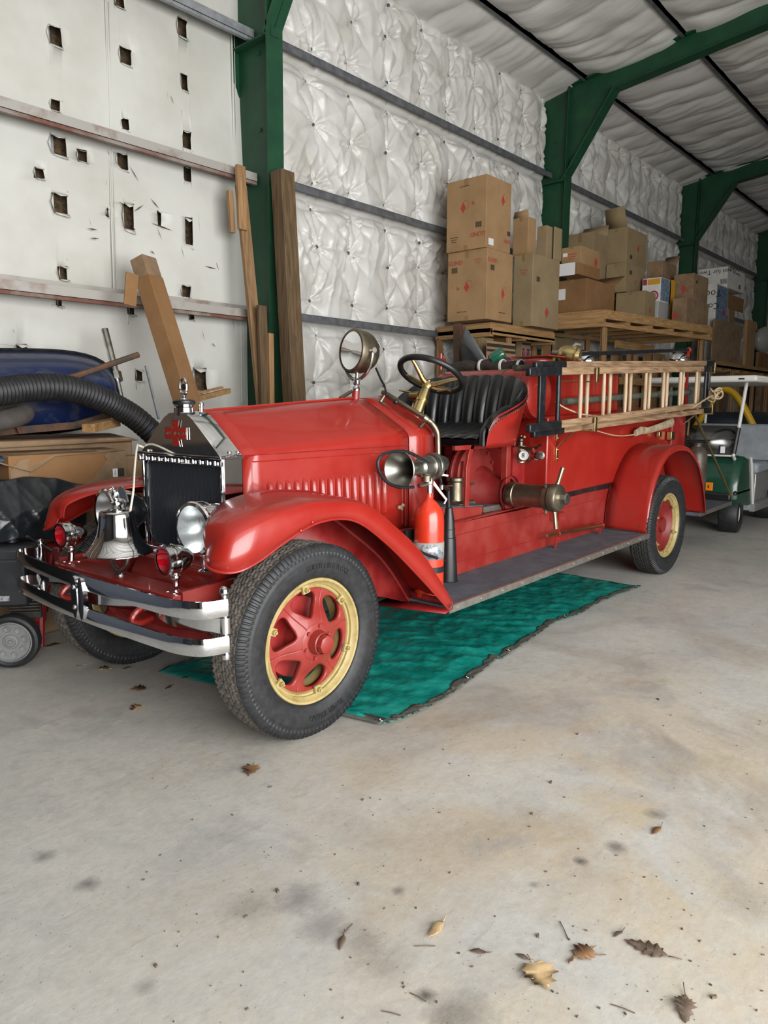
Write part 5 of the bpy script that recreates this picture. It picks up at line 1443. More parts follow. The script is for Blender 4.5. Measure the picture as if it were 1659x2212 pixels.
# tarp on the floor
cs = [at(px, py, z=0) for px, py in ((765, 1521), (826, 1568), (1385, 1268), (1275, 1242), (790, 1330))]
def tarp():
    A, B, C_, D = cs[0], cs[1], cs[2], cs[3]
    nu, nv = 260, 110; P = np.zeros((nu, nv, 3)); r2 = np.random.default_rng(3)
    near = spline([at(px, py, z=0) for px, py in ((826, 1566), (880, 1550), (960, 1510), (1035, 1455), (1072, 1425), (1090, 1420), (1160, 1372), (1200, 1345), (1250, 1328), (1300, 1300), (1383, 1268))], 15)[:nu + 1]
    far0, far1 = Vector((B.x - .30, 3.62, 0)), Vector((D.x - .1, 3.7, 0))
    waves = [(r2.uniform(-16, 16), r2.uniform(-20, 20), r2.uniform(0, 6.28), r2.uniform(.3, 1)) for _ in range(30)]
    for i in range(nu):
        n = near[min(int(i * (len(near) - 1) / (nu - 1)), len(near) - 1)]; f = far0 + (far1 - far0) * (i / (nu - 1))
        for j in range(nv):
            t = j / (nv - 1); p = n + (f - n) * t
            h = sum(a * (1 - abs(math.sin(kx * p.x + ky * p.y + ph + 1.1 * math.sin(ky * p.x * .6)))) ** 2 for kx, ky, ph, a in waves) / 22
            e = min(1, t * 9, i / 5, (nu - 1 - i) / 5)
            P[i, j] = (p.x, p.y, .004 + .085 * h * e ** .5 * (.5 + .5 * e))
    mb = MB(); mb.grid(P); o = mb.build('tarp', 'tarp_green', None, sharp=80, solid=.0015)
    tag(o, 'crumpled green tarpaulin with a grey hem spread under the truck', 'tarp')
    hm_ = MB(); H = np.zeros((nu, 5, 3))
    for i in range(nu):
        a = Vector(P[i, 0]); b = Vector(P[i, 3]); d = (b - a).normalized()
        w = .055 * (1 + .4 * math.sin(i * .31) * math.sin(i * .13))
        for j in range(5): q = a + d * (w * j / 4 - .012); H[i, j] = (q.x, q.y, .008 + .006 * abs(math.sin(i * .35 + j)) + P[i, 0, 2] * .5)
    hm_.grid(H)
    # left hem
    E0 = [Vector(P[0, j]) for j in range(0, 40)]
    hm_.loft([[p + Vector((-.02, 0, .008)), p + Vector((.045, 0, .012))] for p in E0], False, False)
    hm_.build('hem', 'tarp_back', o, solid=.002)
    for i in (2, 70, 135, 195, 257): p = Vector(P[i, 1]); g = MB(); g.torus((p.x, p.y, .020), (0, 0, 1), .010, .003, 16, 6); g.build('grommet', 'nickel', o)
tarp()

# leaves and litter
def leaf_shape(kind):
    if kind == 'oak':
        half = [(0, .0), (.05, .05), (.10, .16), (.17, .14), (.16, .22), (.27, .30), (.24, .33), (.17, .38), (.28, .50), (.24, .52), (.13, .54), (.20, .68), (.13, .70), (.10, .74), (.10, .85), (.05, .88), (0, 1.0)]
    elif kind == 'maple':
        half = [(0, 0), (.10, .04), (.30, .02), (.26, .14), (.48, .30), (.36, .36), (.50, .55), (.36, .52), (.28, .50), (.26, .62), (.32, .80), (.22, .76), (.12, .70), (.08, .86), (0, 1.0)]
    else:
        half = [(0, 0), (.10, .12), (.16, .3), (.17, .5), (.12, .75), (.05, .92), (0, 1)]
    return half
def leaf(kind, px, py, L_, ang, curl, m, label, size_w=1.0):
    h = leaf_shape(kind); p0 = at(px, py, z=0); n = len(h)
    mb = MB(); c, s = math.cos(ang), math.sin(ang); vs = []
    rr = random.Random(px * 7 + py)
    def P(u, v):
        u *= size_w
        z = .003 + curl * L_ * (abs(u) ** 1.3 * 1.6 + .35 * (v - .5) ** 2 + .10 * math.sin(9 * v + px)) 
        x_, y_ = u * L_, (v - .5) * L_
        return (p0.x + c * x_ - s * y_, p0.y + s * x_ + c * y_, z)
    mid = [P(0, v) for _, v in h]; rt = [P(u, v) for u, v in h]; lf_ = [P(-u, v) for u, v in h]
    vs = mid + rt + lf_; fs = []
    for i in range(n - 1):
        fs.append((i, n + i, n + i + 1, i + 1)); fs.append((i, i + 1, 2 * n + i + 1, 2 * n + i))
    mb.add(vs, fs, True)
    st0 = P(0, 0); st1 = P(.05, -.28); mb.tube([st0, ((st0[0] + st1[0]) / 2, (st0[1] + st1[1]) / 2, .006), st1], .0012, 5)
    o = mb.build('leaf', m, None, sharp=80, solid=.0006)
    tag(o, label, 'leaf', 'dry leaves on the concrete floor')
LV = [('maple', 1168, 2112, .10, 2.5, .18, 'leaf_tan', 'large pale tan maple leaf lying in the foreground'),
      ('oak', 1395, 2050, .12, .15, .10, 'leaf_dark', 'dark lobed oak leaf right of the large tan leaf'),
      ('oak', 1480, 2182, .10, 1.9, .35, 'leaf_dark', 'curled dark brown leaf at the bottom edge of the floor'),
      ('maple', 1258, 2062, .07, 1.2, .12, 'leaf_brown', 'small reddish brown leaf between the tan and the oak leaf'),
      ('plain', 942, 2012, .085, 1.7, .5, 'leaf_tan', 'curled golden leaf left of the large tan leaf'),
      ('plain', 738, 2038, .06, 2.1, .3, 'leaf_dark', 'thin dark twig-like leaf on the grey patch'),
      ('plain', 1033, 2058, .05, .5, .4, 'leaf_dark', 'small folded leaf above left of the large tan leaf'),
      ('plain', 1128, 2068, .04, .1, .3, 'leaf_dark', 'small dark oval leaf touching the large tan leaf'),
      ('plain', 1418, 1796, .07, 1.5, .3, 'leaf_brown', 'pale striped frond on the far right of the floor'),
      ('maple', 542, 1667, .085, 2.2, .25, 'leaf_brown', 'brown crinkled leaf alone in front of the front wheel'),
      ('maple', 297, 1490, .085, .6, .2, 'leaf_brown', 'flat brown oak leaf below the chrome bumper'),
      ('plain', 365, 1487, .06, 1.9, .5, 'leaf_brown', 'curled brown leaf beside the flat one below the bumper'),
      ('maple', 294, 1532, .075, 1.7, .25, 'leaf_tan', 'tan crinkled leaf lowest of those below the bumper'),
      ('plain', 400, 1466, .05, .4, .7, 'leaf_dark', 'pointed dark leaf just left of the near front wheel'),
      ('maple', 448, 1469, .07, 1.4, .4, 'leaf_brown', 'brown leaf touching the tread of the near front wheel'),
      ('maple', 222, 1446, .07, .7, .2, 'leaf_tan', 'tan leaf at the foot of the far front wheel'),
      ('plain', 275, 1445, .06, 1.2, .6, 'leaf_brown', 'curled leaf right under the far front wheel'),
      ('oak', 112, 1395, .12, 1.3, .15, 'leaf_brown', 'large brown leaf between the generator and the far front wheel'),
      ('plain', 172, 1440, .045, 1.4, .3, 'leaf_tan', 'tiny tan leaf left of the far front wheel'),
      ('plain', 555, 1545, .05, 1.0, .3, 'leaf_brown', 'small leaf in front of the near front tire'),
      ('plain', 1233, 2078, .03, 1.5, .8, 'leaf_brown', 'tiny curled leaf just right of the large tan leaf'),
      ('plain', 1335, 2020, .04, 1.3, .5, 'leaf_dark', 'small dark crumpled leaf above left of the oak leaf')]
for a in LV: leaf(*a)
db = MB(); r3 = random.Random(4)
for k in range(240):
    px, py = r3.uniform(300, 1659), r3.uniform(1500, 2212) if r3.random() < .8 else r3.uniform(1300, 1600)
    if px < 830 and py < 1640: continue
    if px < 1400 and py < 1560: continue
    p = at(px, py, z=0); s = r3.uniform(.001, .004) * (1 if r3.random() < .9 else 2)
    db.box((p.x, p.y, s * .5), (s * 2, s, s), Matrix.Rotation(r3.uniform(0, 3), 4, 'Z'))
for px, py, l, a in ((918, 2045, .06, 2.3), (1218, 2009, .07, .8), (845, 2190, .05, 2.0), (1290, 2065, .05, 2.4), (753, 2008, .05, .2), (1345, 2180, .06, 1.8), (903, 2155, .05, 1.7)):
    p = at(px, py, z=0); d = Vector((math.cos(a), math.sin(a), 0)) * l / 2; db.tube([p - d + Vector((0, 0, .002)), p + Vector((0, 0, .004)), p + d + Vector((0, 0, .002))], .0014, 5)
tag(db.build('grit', 'leaf_dark'), 'scattered grit, specks and twigs on the concrete floor', 'debris', kind='stuff')
# ------------------------------------------------------------------ storage racks and cartons
def pine_rack(name, label, P0, P1, P2, th, posts, cat='rack', deck=True):
    """platform with corner P0, along P1, across P2, and its posts"""
    P0, P1, P2 = Vector(P0), Vector(P1), Vector(P2); P3 = P1 + P2 - P0; up = Vector((0, 0, th))
    t = thing(name, label, cat, (P0.x, P0.y, 0))
    d = MB(); d.hexa([P0 - Vector((0, 0, .02)), P1 - Vector((0, 0, .02)), P3 - Vector((0, 0, .02)), P2 - Vector((0, 0, .02)), P0, P1, P3, P2]); d.build('deck', 'pine', t)
    ux = (P1 - P0).normalized(); uy = (P2 - P0).normalized()
    for a, b in ((P0, P1), (P2, P3)):
        m_ = MB(); m_.beam(a - Vector((0, 0, .075)), b - Vector((0, 0, .075)), .04, .11); m_.beam(a - Vector((0, 0, th - .035)), b - Vector((0, 0, th - .035)), .04, .06); m_.build('side_rail', 'pine', t, bevel=.004)
    for a, b in ((P0, P2), (P1, P3)):
        m_ = MB(); m_.beam(a - Vector((0, 0, .075)), b - Vector((0, 0, .075)), .04, .11); m_.beam(a - Vector((0, 0, th - .05)), b - Vector((0, 0, th - .05)), .04, .08); m_.build('end_rail', 'pine_y', t, bevel=.004)
    L_ = (P1 - P0).length
    n = max(1, int(L_ / .62))
    for k in range(n + 1):
        a = P0 + ux * (L_ * k / n); m_ = MB(); m_.beam(a - Vector((0, 0, .15)), a + (P2 - P0) - Vector((0, 0, .15)), .09, .05); m_.build('cross_block', 'pine_y', t)
    for (fx, fy) in posts:
        q = P0 + (P1 - P0) * fx + (P2 - P0) * fy; m_ = MB()
        m_.box((q.x, q.y, (q.z - th) / 2), (.09, .04, q.z - th)); m_.box((q.x + .01, q.y + .04, (q.z - th) / 2), (.04, .04, q.z - th)); m_.build('post', 'pine_z', t, bevel=.004)
    return t
ZT = 2.85
T0, T1, T2 = at(1307, 668, z=ZT), at(1537, 705, z=ZT), at(1121, 684, z=ZT)
pine_rack('storage_platform', 'long pine pallet platform on posts, nearest the truck, boxes stacked above', T0, T1, T2, .24, ((.02, .02), (.93, .03), (.03, .84), (.5, .9), (.95, .9)))
A0, A1, A2 = at(1060, 697, z=2.56), at(1121, 707, z=2.56), at(965, 705, z=2.56)
A1 = A0 + Vector((1.55, .0, 0))
pine_rack('storage_platform', 'short pine shelf carrying the two tallest cartons by the quilted wall', A0 + Vector((-.05, -.05, 0)), A1 + Vector((0, -.05, 0)), A0 + Vector((-.05, .80, 0)), .16, ((.27, .02), (.0, .95), (.95, .9)))
F0 = at(1525, 738, z=2.55); F0 = Vector((15.2, 4.75, 2.42))
pine_rack('storage_platform', 'farthest pine rack standing past the long platform in the dim end', F0, F0 + Vector((4.4, 0, 0)), F0 + Vector((0, 1.1, 0)), .14, ((.02, .02), (.35, .02), (.7, .02), (.98, .02), (.02, .95), (.98, .95)))

def carton(label, edge, top, bot, left, right, y, m='cardboard', zb=None, marks=(), tape=True, group='cartons stacked on the pine platforms', flap=None, yaw=0, cat='box', name='cardboard_box'):
    E1 = at(edge, top, y=y); B = at(edge, bot, y=y); x0 = E1.x; y0 = y; z1 = E1.z; z0 = B.z if zb is None else zb
    yl = at(left, (top + bot) / 2, x=x0).y; xr = at(right, (top + bot) / 2, y=y).x
    W, D, H = xr - x0, yl - y0, z1 - z0
    t = thing(name, label, cat, (x0 + W / 2, y0 + D / 2, z0), group)
    b = MB(); b.boxp((x0, y0, z0), (xr, yl, z1)); b.build('carton', m, t, bevel=.006)
    s = MB(); s.boxp((x0 - .002, y0 + D / 2 - .003, z0), (x0 - .0, y0 + D / 2 + .003, z0 + .0001))
    if tape and D > .12:
        k = MB(); w = min(.028, D * .08)
        k.boxp((x0 - .0015, y0 + D / 2 - w, z1 - H * .10), (x0 + .002, y0 + D / 2 + w, z1 + .0015))
        k.boxp((x0, y0 + D / 2 - w, z1), (xr, y0 + D / 2 + w, z1 + .0015)); k.build('tape', 'tape', t)
        k = MB(); k.boxp((x0 - .0015, y0 + D / 2 - w, z0), (x0 + .002, y0 + D / 2 + w, z0 + H * .07)); k.build('tape', 'tape', t)
    for mk in marks:
        face, u, v, kind = mk[:4]; sz = mk[4] if len(mk) > 4 else .1
        if face == 'L': o = Vector((x0 - .002, yl - D * u, z0 + H * v)); r_ = Vector((0, -1, 0))
        else: o = Vector((x0 + W * u, y0 - .002, z0 + H * v)); r_ = Vector((1, 0, 0))
        nr = Vector((-1, 0, 0)) if face == 'L' else Vector((0, -1, 0)); up = Vector((0, 0, 1))
        if kind == 'diamond':
            q = MB(); q.prism([o + r_ * sz * .62, o + up * sz, o - r_ * sz * .62, o - up * sz], nr * .001); q.build('printed_diamond', 'print_red', t)
            q = MB(); q.torus(o + r_ * sz * .5 + up * sz * .5 if v > .35 else o, nr, sz * .8, .0015, 24, 4); q.build('printed_circle', 'print_red', t)
        elif kind in ('barcode', 'barlabel'):
            q = MB()
            for j in range(7): q.box(o + r_ * (j - 3) * sz * .26 + nr * .001, (.001 if face == 'L' else sz * (.10 + .05 * (j % 2)), .001 if face == 'R' else sz * (.10 + .05 * (j % 2)), sz * 1.3))
            q.build('printed_barcode', 'print_black', t)
        elif kind == 'white':
            q = MB(); q.box(o + nr * .001, (.002 if face == 'L' else sz, .002 if face == 'R' else sz, sz * .7)); q.build('paper_label', 'paper_white', t)
        elif kind == 'lines':
            q = MB()
            for j in range(3): q.box(o + nr * .001 + up * (-j * sz * .22), (.001 if face == 'L' else sz * (1 - .2 * j), .001 if face == 'R' else sz * (1 - .2 * j), sz * .06))
            q.build('printed_lines', 'print_red' if v > .5 else 'print_black', t)
        elif kind.startswith('T:') or kind.startswith('U:'):
            u_ = kind[0] == 'U'
            lettering('printed_word', kind[2:], sz, 'print_red' if len(mk) < 6 else mk[5], o + nr * .001, r_ * (-1 if u_ else 1), up * (-1 if u_ else 1), t, .0005)
    if flap:
        q = MB()
        for (fx, ang) in flap:
            a0 = Vector((x0 if fx < .5 else xr, y0, z1)); a1 = Vector((x0 if fx < .5 else xr, yl, z1)); dd = Vector((math.cos(math.radians(ang)) * (1 if fx >= .5 else -1), 0, math.sin(math.radians(ang)))) * W * .4
            q.add([a0, a1, a1 + dd * .95 + Vector((0, -.03, 0)), a0 + dd], [(0, 1, 2, 3)], False)
        q.build('flap', m, t, solid=.004)
    return (x0, y0, z0, xr, yl, z1)
GM = [('L', .27, .70, 'U:GUND', .11), ]
c2 = carton('tall carton with GUND print, lower of the two tallest by the quilted wall', 1053, 534, 689, 967, 1107, 5.1, marks=(('L', .20, .84, 'T:GUND', .075), ('L', .18, .74, 'barcode', .05), ('L', .78, .86, 'lines', .10), ('L', .50, .48, 'diamond', .062), ('L', .28, .47, 'T:lb', .06), ('L', .38, .13, 'T:MADE IN CHINA', .02, 'print_black'),
            ('R', .20, .84, 'T:GUND', .075), ('R', .20, .74, 'barcode', .05), ('R', .62, .40, 'diamond', .062), ('R', .6, .12, 'T:MADE IN CHINA', .02, 'print_black')))
carton('tall carton standing upside down on top of the other tallest one', 1052, 375, 532, 965, 1104, 5.1, zb=c2[5], marks=(('L', .80, .20, 'U:GUND', .075), ('L', .82, .33, 'barcode', .05), ('L', .43, .60, 'diamond', .062), ('L', .68, .64, 'T:lb', .06), ('L', .45, .90, 'U:MADE IN CHINA', .02, 'print_black'), ('L', .2, .2, 'lines', .12),
            ('R', .66, .72, 'diamond', .062), ('R', .88, .16, 'U:GUND', .06), ('R', .92, .28, 'barcode', .04), ('R', .2, .09, 'white', .11)))
c3 = carton('tall carton with a leaning edge directly right of the two tallest', 1152, 546, 683, 1109, 1208, 5.0, 'cardboard_grey', zb=2.56, marks=(('L', .55, .78, 'lines', .12), ('R', .20, .66, 'barcode', .05), ('R', .55, .22, 'diamond', .07)))
carton('plain carton with an open flap on top of the leaning-edge carton', 1142, 467, 546, 1108, 1158, 5.15, zb=c3[5], flap=((0, 78),))
carton('narrow upright carton with a tape cross below the green column', 1182, 486, 546, 1160, 1194, 5.05, 'cardboard_grey', zb=c3[5], marks=())
carton('narrowest upright carton at the right end of that leaning row', 1199, 489, 552, 1195, 1214, 5.0, 'cardboard_grey', zb=c3[5])
b8 = carton('wide brown carton with a white side label resting on the platform corner', 1268, 600, 676, 1205, 1328, 4.95, 'cardboard_dark', zb=ZT, marks=(('L', .03, .6, 'white', .22),), flap=((1, 30),))
b7 = carton('shallow brown tray carton with a green and white label', 1250, 566, 604, 1208, 1296, 4.90, 'cardboard_dark', zb=b8[5], marks=(('L', .42, .5, 'white', .24), ('L', .2, .5, 'T:=', .12, 'green_card')))
b6 = carton('small carton with a red diamond standing on the shallow brown tray', 1256, 530, 565, 1213, 1298, 4.95, zb=b7[5], marks=(('L', .2, .6, 'white', .07), ('R', .75, .35, 'diamond', .07), ('L', .55, .6, 'lines', .15)))
carton('open carton with a white slip behind the small diamond carton', 1283, 499, 605, 1223, 1310, 5.45, 'cardboard_grey', marks=(('L', .72, .75, 'white', .13),), flap=((1, 75),), zb=ZT)
b11 = carton('grey plain carton at the front edge of the platform', 1394, 627, 682, 1330, 1416, 4.75, 'cardboard_grey', zb=ZT, marks=(('R', .5, .4, 'diamond', .05),))
b10 = carton('square carton with a faint oval print in the middle tier', 1353, 566, 625, 1309, 1392, 5.1, 'cardboard_grey', zb=b11[5] + .02, marks=(('R', .25, .7, 'barcode', .05), ('R', .5, .4, 'diamond', .04)))
carton('plain carton hidden behind the grey one, bearing the middle tier', 1352, 630, 676, 1322, 1392, 5.3, 'cardboard', zb=ZT)
carton('big carton with open flaps and a red mark, topmost of the middle pile', 1356, 489, 563, 1309, 1398, 5.15, 'cardboard_grey', zb=b10[5], marks=(('R', .55, .5, 'diamond', .06), ('R', .22, .22, 'barcode', .05)), flap=((0, 60),))
b15 = carton('cardboard carton with a red patch, lower of the pair at the right', 1484, 642, 690, 1452, 1531, 4.36, 'cardboard_old', zb=ZT, marks=(('L', .25, .35, 'diamond', .07),))
carton('cardboard carton with a red diamond, upper of the pair at the right', 1500, 589, 640, 1455, 1530, 4.42, 'cardboard_old', zb=b15[5], marks=(('L', .5, .45, 'diamond', .07), ('R', .2, .7, 'barcode', .04)))
t_ = carton('tilted old carton with handwriting behind the white toy box', 1433, 562, 640, 1397, 1460, 4.88, 'cardboard_old', zb=ZT, marks=(('L', .6, .3, 'lines', .2),), flap=((1, 50),))
sc1 = carton('clear plastic case with a tan insert under the white toy box', 1423, 650, 684, 1412, 1452, 4.72, 'plastic_clear', zb=ZT, tape=False)
tb = carton('white toy box with a yellow stripe and a red corner mark', 1428, 598, 648, 1387, 1447, 4.72, 'white_card', zb=sc1[5], tape=False)
x0, y0, z0, xr, yl, z1 = tb
tbx = [o for o in bpy.data.objects if o.get('label', '').startswith('white toy box')][0]
D = yl - y0; H = z1 - z0
q = MB(); q.boxp((x0 - .003, y0 + D * .03, z0 + H * .72), (x0 - .001, y0 + D * .70, z0 + H * .95)); q.build('stripe', 'yellow_card', tbx)
q = MB(); q.boxp((x0 - .004, y0 + D * .74, z0 + H * .72), (x0 - .001, y0 + D * .96, z0 + H * .96)); q.build('corner_mark', 'toy_pink', tbx)
q = MB(); q.torus((x0 - .003, y0 + D * .35, z0 + H * .25), (1, 0, 0), .07, .012, 24, 6); q.build('printed_ring', 'toy_pink', tbx)
q = MB(); q.boxp((x0 + .02, y0 - .003, z0 + H * .05), (xr - .02, y0 - .001, z0 + H * .97)); q.build('printed_panel', 'blue_card', tbx)
carton('thin yellow-edged picture box standing beside the white toy box', 1451, 604, 690, 1448, 1457, 4.70, 'yellow_card', zb=ZT, tape=False)
# far rack cartons
fz = 2.42
fr = carton('flat wide carton on the far rack, left end', 1540, 715, 748, 1537, 1601, 4.85, 'cardboard_old', zb=fz, group='cartons on the far rack')
carton('long draped carton lying over the flat one on the far rack', 1545, 688, 714, 1540, 1606, 4.9, 'cardboard_old', zb=fr[5], group='cartons on the far rack')
carton('tall open carton with a hanging flap at the end of the far rack', 1616, 690, 765, 1606, 1632, 4.85, 'cardboard', zb=fz, flap=((1, -50),), group='cartons on the far rack')


tz = carton('white tool carton with a colour picture under the wagon carton', 1549, 612, 690, 1527, 1572, 5.0, 'white_card', marks=(('L', .55, .88, 'U:Tool', .20, 'print_black'), ('L', .55, .72, 'U:Cou', .18, 'print_black')), tape=False, zb=fz)
wz = carton('long white wagon carton lying upside down on top of the far pile', 1573, 575, 618, 1508, 1609, 5.0, 'white_card', marks=(('L', .55, .80, 'U:Wagon for Two Plus', .13, 'print_black'), ('L', .88, .30, 'barcode', .08), ('R', .5, .82, 'U:Wagon for Two', .075, 'print_black'), ('R', .72, .25, 'barcode', .07)), tape=False, zb=tz[5])
nz_ = carton('narrow carton standing beneath the far brown carton', 1576, 666, 700, 1571, 1587, 5.05, 'cardboard_old', zb=fz)
carton('brown carton below the right end of the wagon carton', 1574, 634, 665, 1570, 1607, 5.05, 'cardboard_dark', zb=nz_[5])
x0, y0, z0, xr, yl, z1 = tz
tzo = [o for o in bpy.data.objects if o.get('label', '').startswith('white tool carton')][0]
H = z1 - z0; W = xr - x0
q = MB(); q.boxp((x0 + W * .05, y0 - .003, z0 + H * .55), (x0 + W * .97, y0 - .001, z1 - .02)); q.build('picture', 'blue_card', tzo)
q = MB(); q.boxp((x0 + W * .05, y0 - .004, z0 + H * .44), (x0 + W * .97, y0 - .001, z0 + H * .55)); q.build('stripe', 'yellow_card', tzo)
q = MB(); q.ball((x0 + W * .7, y0 - .003, z0 + H * .66), .06, 12, 8, (1.5, .1, 1)); q.build('picture_red', 'toy_pink', tzo)

# cartons standing below the platforms
under = [(1042, 728, 800, 1020, 1066, 5.3, 'cardboard_grey', 'pale carton half hidden behind the grey film under the short shelf'),
         (1052, 735, 800, 1050, 1113, 5.05, 'cardboard', 'carton with magenta and black print under the short shelf'),
         (1128, 724, 800, 1114, 1146, 5.5, 'cardboard_grey', 'plain tall carton right of the magenta print carton'),
         (1172, 742, 800, 1168, 1190, 5.5, 'cardboard_dark', 'brown carton behind the front left post of the platform'),
         (1200, 728, 800, 1192, 1236, 5.7, 'cardboard_grey', 'grey carton behind the brass nozzle'),
         (1325, 765, 800, 1318, 1345, 5.5, 'cardboard', 'small carton left of the middle post under the platform'),
         (1392, 762, 802, 1388, 1410, 5.4, 'cardboard', 'left of the twin tan cartons above the ladder'),
         (1412, 762, 802, 1409, 1437, 5.35, 'cardboard', 'right of the twin tan cartons above the ladder'),
         (1352, 808, 850, 1346, 1392, 5.5, 'cardboard', 'tan carton seen between the ladder rungs, left'),
         (1400, 808, 850, 1396, 1432, 5.5, 'cardboard_dark', 'brown carton seen between the ladder rungs, middle'),
         (1560, 770, 800, 1552, 1574, 5.6, 'cardboard_old', 'dim carton low behind the rear ladder end'),
         (1600, 790, 812, 1592, 1616, 5.2, 'cardboard_old', 'dim carton with a raised flap above the cart roof'),
         (1640, 760, 795, 1632, 1690, 5.2, 'cardboard_dark', 'dark brown carton at the right edge of the view'),
         (1648, 798, 818, 1634, 1690, 5.4, 'cardboard_old', 'patterned carton just above the cart roof at the right edge')]
for (e, t0, b0, l, r, yy, mm, lab) in under:
    mk = ()
    if 'magenta' in lab: mk = ()
    bx_ = carton(lab, e, t0, b0, l, r, yy, mm, group='cartons below the platforms', marks=mk, zb=0.9 if b0 >= 800 else None)
    if 'magenta' in lab:
        o = [q for q in bpy.data.objects if q.get('label') == lab][0]; x0, y0, z0, xr, yl, z1 = bx_; W = xr - x0
        q = MB(); q.boxp((x0 + W * .04, y0 - .003, z1 - .34), (x0 + W * .30, y0 - .001, z1 - .18)); q.boxp((x0 + W * .55, y0 - .003, z1 - .34), (x0 + W * .84, y0 - .001, z1 - .18)); q.build('printed_panel', 'magenta', o)
        q = MB(); q.boxp((x0, y0 - .003, z1 - .13), (xr, y0 - .001, z1 - .10)); q.boxp((x0, y0 - .003, z1 - .07), (xr, y0 - .001, z1 - .03)); q.build('printed_band', 'print_black', o)
        lettering('printed_word', 'TOYS', .13, 'cardboard', (x0 + W * .66, y0 - .005, z1 - .26), (1, 0, 0), (0, 0, 1), o, .001)
        q = MB(); q.torus((x0 + W * .92, y0 - .003, z1 - .24), (0, 1, 0), .05, .005, 20, 5); q.build('printed_circle', 'print_black', o)
# lower shelf under the platforms
ls = thing('lower_shelf', 'low pine shelf with cross boards under the long platform', 'shelf', (9, 5.2, 0))
m_ = MB(); m_.boxp((7.4, 5.0, .84), (14.8, 5.95, .88)); m_.build('deck', 'pine', ls)
for k, (pa, pb2) in enumerate((((1330, 743), (1412, 737)), ((1340, 822), (1480, 828)))):
    a = at(*pa, y=5.05); b = at(*pb2, y=5.05); m_ = MB(); m_.beam(a, (b.x, b.y, a.z), .04, .12); m_.build('cross_board', 'pine', ls)
for px in (1240, 1360, 1375, 1436, 1448):
    a = at(px, 745, y=5.2); m_ = MB(); m_.box((a.x, 5.2, 1.2), (.09, .05, 2.4)); m_.build('post', 'pine_z', ls)
# grey plastic sheet and dark post beside the short shelf
sh = MB(); A_ = [at(1003, 705, y=5.35), at(1013, 715, y=5.1), at(1052, 778, y=5.0), at(1050, 800, y=5.0), at(1000, 800, y=5.3), at(996, 740, y=5.4)]
sh.add(A_, [tuple(range(6))], False); tag(sh.build('plastic_sheet', 'sheet_plastic', solid=.004), 'dull grey plastic sheet hanging beside the short pine shelf', 'sheet')
dp_ = MB(); dp_.beam(at(990, 700, y=5.5), (at(990, 700, y=5.5).x, 5.45, 0), .09, .09, (0, 1, 0)); tag(dp_.build('fence_post', 'rusty_steel'), 'dark weathered post supporting the left end of the short shelf', 'post')
# blue plastic wrap far right
pw = MB(); p = at(1650, 735, y=5.6); pw.ball(p, .45, 20, 12, (1.2, .5, .8)); tag(pw.build('plastic_wrap', 'plastic_clear'), 'bundle wrapped in clear plastic at the far right edge', 'bundle')
pw = MB(); p = at(1580, 795, y=5.3); pw.ball(p, .34, 20, 12, (1.3, .5, .6)); tag(pw.build('plastic_bag', 'plastic_clear'), 'crumpled clear plastic bag on the far rack above the cart', 'bag')

# ------------------------------------------------------------------ golf cart
CX = 9.20
gc = thing('golf_cart', 'dark green golf cart with white roof parked behind the truck', 'golf cart', (CX + 1.2, 2.95, 0))
prof = [(CX + .05, .34), (CX - .03, .42), (CX - .04, .58), (CX + .02, .74), (CX + .12, .86), (CX + .26, .93), (CX + .42, .90), (CX + .50, .60), (CX + .62, .30)]
m_ = MB(); secs = []
for y, s in ((2.40, .90), (2.43, .97), (2.50, 1.0), (3.35, 1.0), (3.42, .97), (3.45, .90)):
    cx = CX + .3; cz = .55; secs.append([(cx + (x - cx) * s, y, cz + (z - cz) * s) for x, z in prof])
m_.loft(secs); m_.build('cowl', 'cart_green', gc, sharp=30)
m_ = MB(); m_.tube([(x, 2.395, z) for x, z in ((CX + .44, .90), (CX + .50, .80), (CX + .56, .62), (CX + .62, .42), (CX + .68, .27))], .018, 8); m_.build('cowl_trim', 'cart_white', gc)
m_ = MB(); m_.boxp((CX - .09, 2.45, .40), (CX - .03, 3.4, .50)); m_.boxp((CX - .04, 2.40, .47), (CX + .55, 2.44, .53)); m_.build('bumper', 'black_plastic', gc, bevel=.02)
p = at(1548, 1052, x=CX - .05)
m_ = MB(); m_.box(p, (.02, .09, .10)); m_.build('indicator', 'indicator_orange', gc, bevel=.006)
m_ = MB(); m_.box(p - Vector((.012, 0, 0)), (.004, .012, .035)); m_.build('indicator_mark', 'print_black', gc)
m_ = MB(); q = p + Vector((0, .20, 0)); m_.box(q, (.03, .26, .10)); m_.build('headlamp', 'cart_alu', gc, bevel=.02)
# wheels
for (x, y) in ((CX + .22, 2.52), (CX + .22, 3.32), (CX + 1.75, 2.52), (CX + 1.75, 3.32)):
    m_ = MB(); m_.lathe([(.10, -.10), (.17, -.115), (.21, -.10), (.222, -.08), (.225, 0), (.222, .08), (.21, .10), (.17, .115), (.10, .10)], (x, y, .222), (-.12, 1, 0), 40)
    w_ = m_.build('wheel', 'rubber', gc); m_ = MB()
    m_.lathe([(0, -.06), (.06, -.07), (.10, -.09), (.10, .09), (0, .09)], (x, y, .222), (-.12, 1, 0), 24); m_.build('hub', 'cart_white', w_)
m_ = MB(); m_.boxp((CX + .55, 2.42, .24), (CX + 2.2, 3.43, .30)); m_.build('floor_pan', 'cart_grey', gc)
m_ = MB(); m_.hexa([(CX + .62, 2.36, .22), (CX + 1.6, 2.36, .22), (CX + 1.6, 2.42, .22), (CX + .62, 2.42, .22), (CX + .62, 2.36, .31), (CX + 1.6, 2.36, .31), (CX + 1.6, 2.42, .31), (CX + .62, 2.42, .31)])
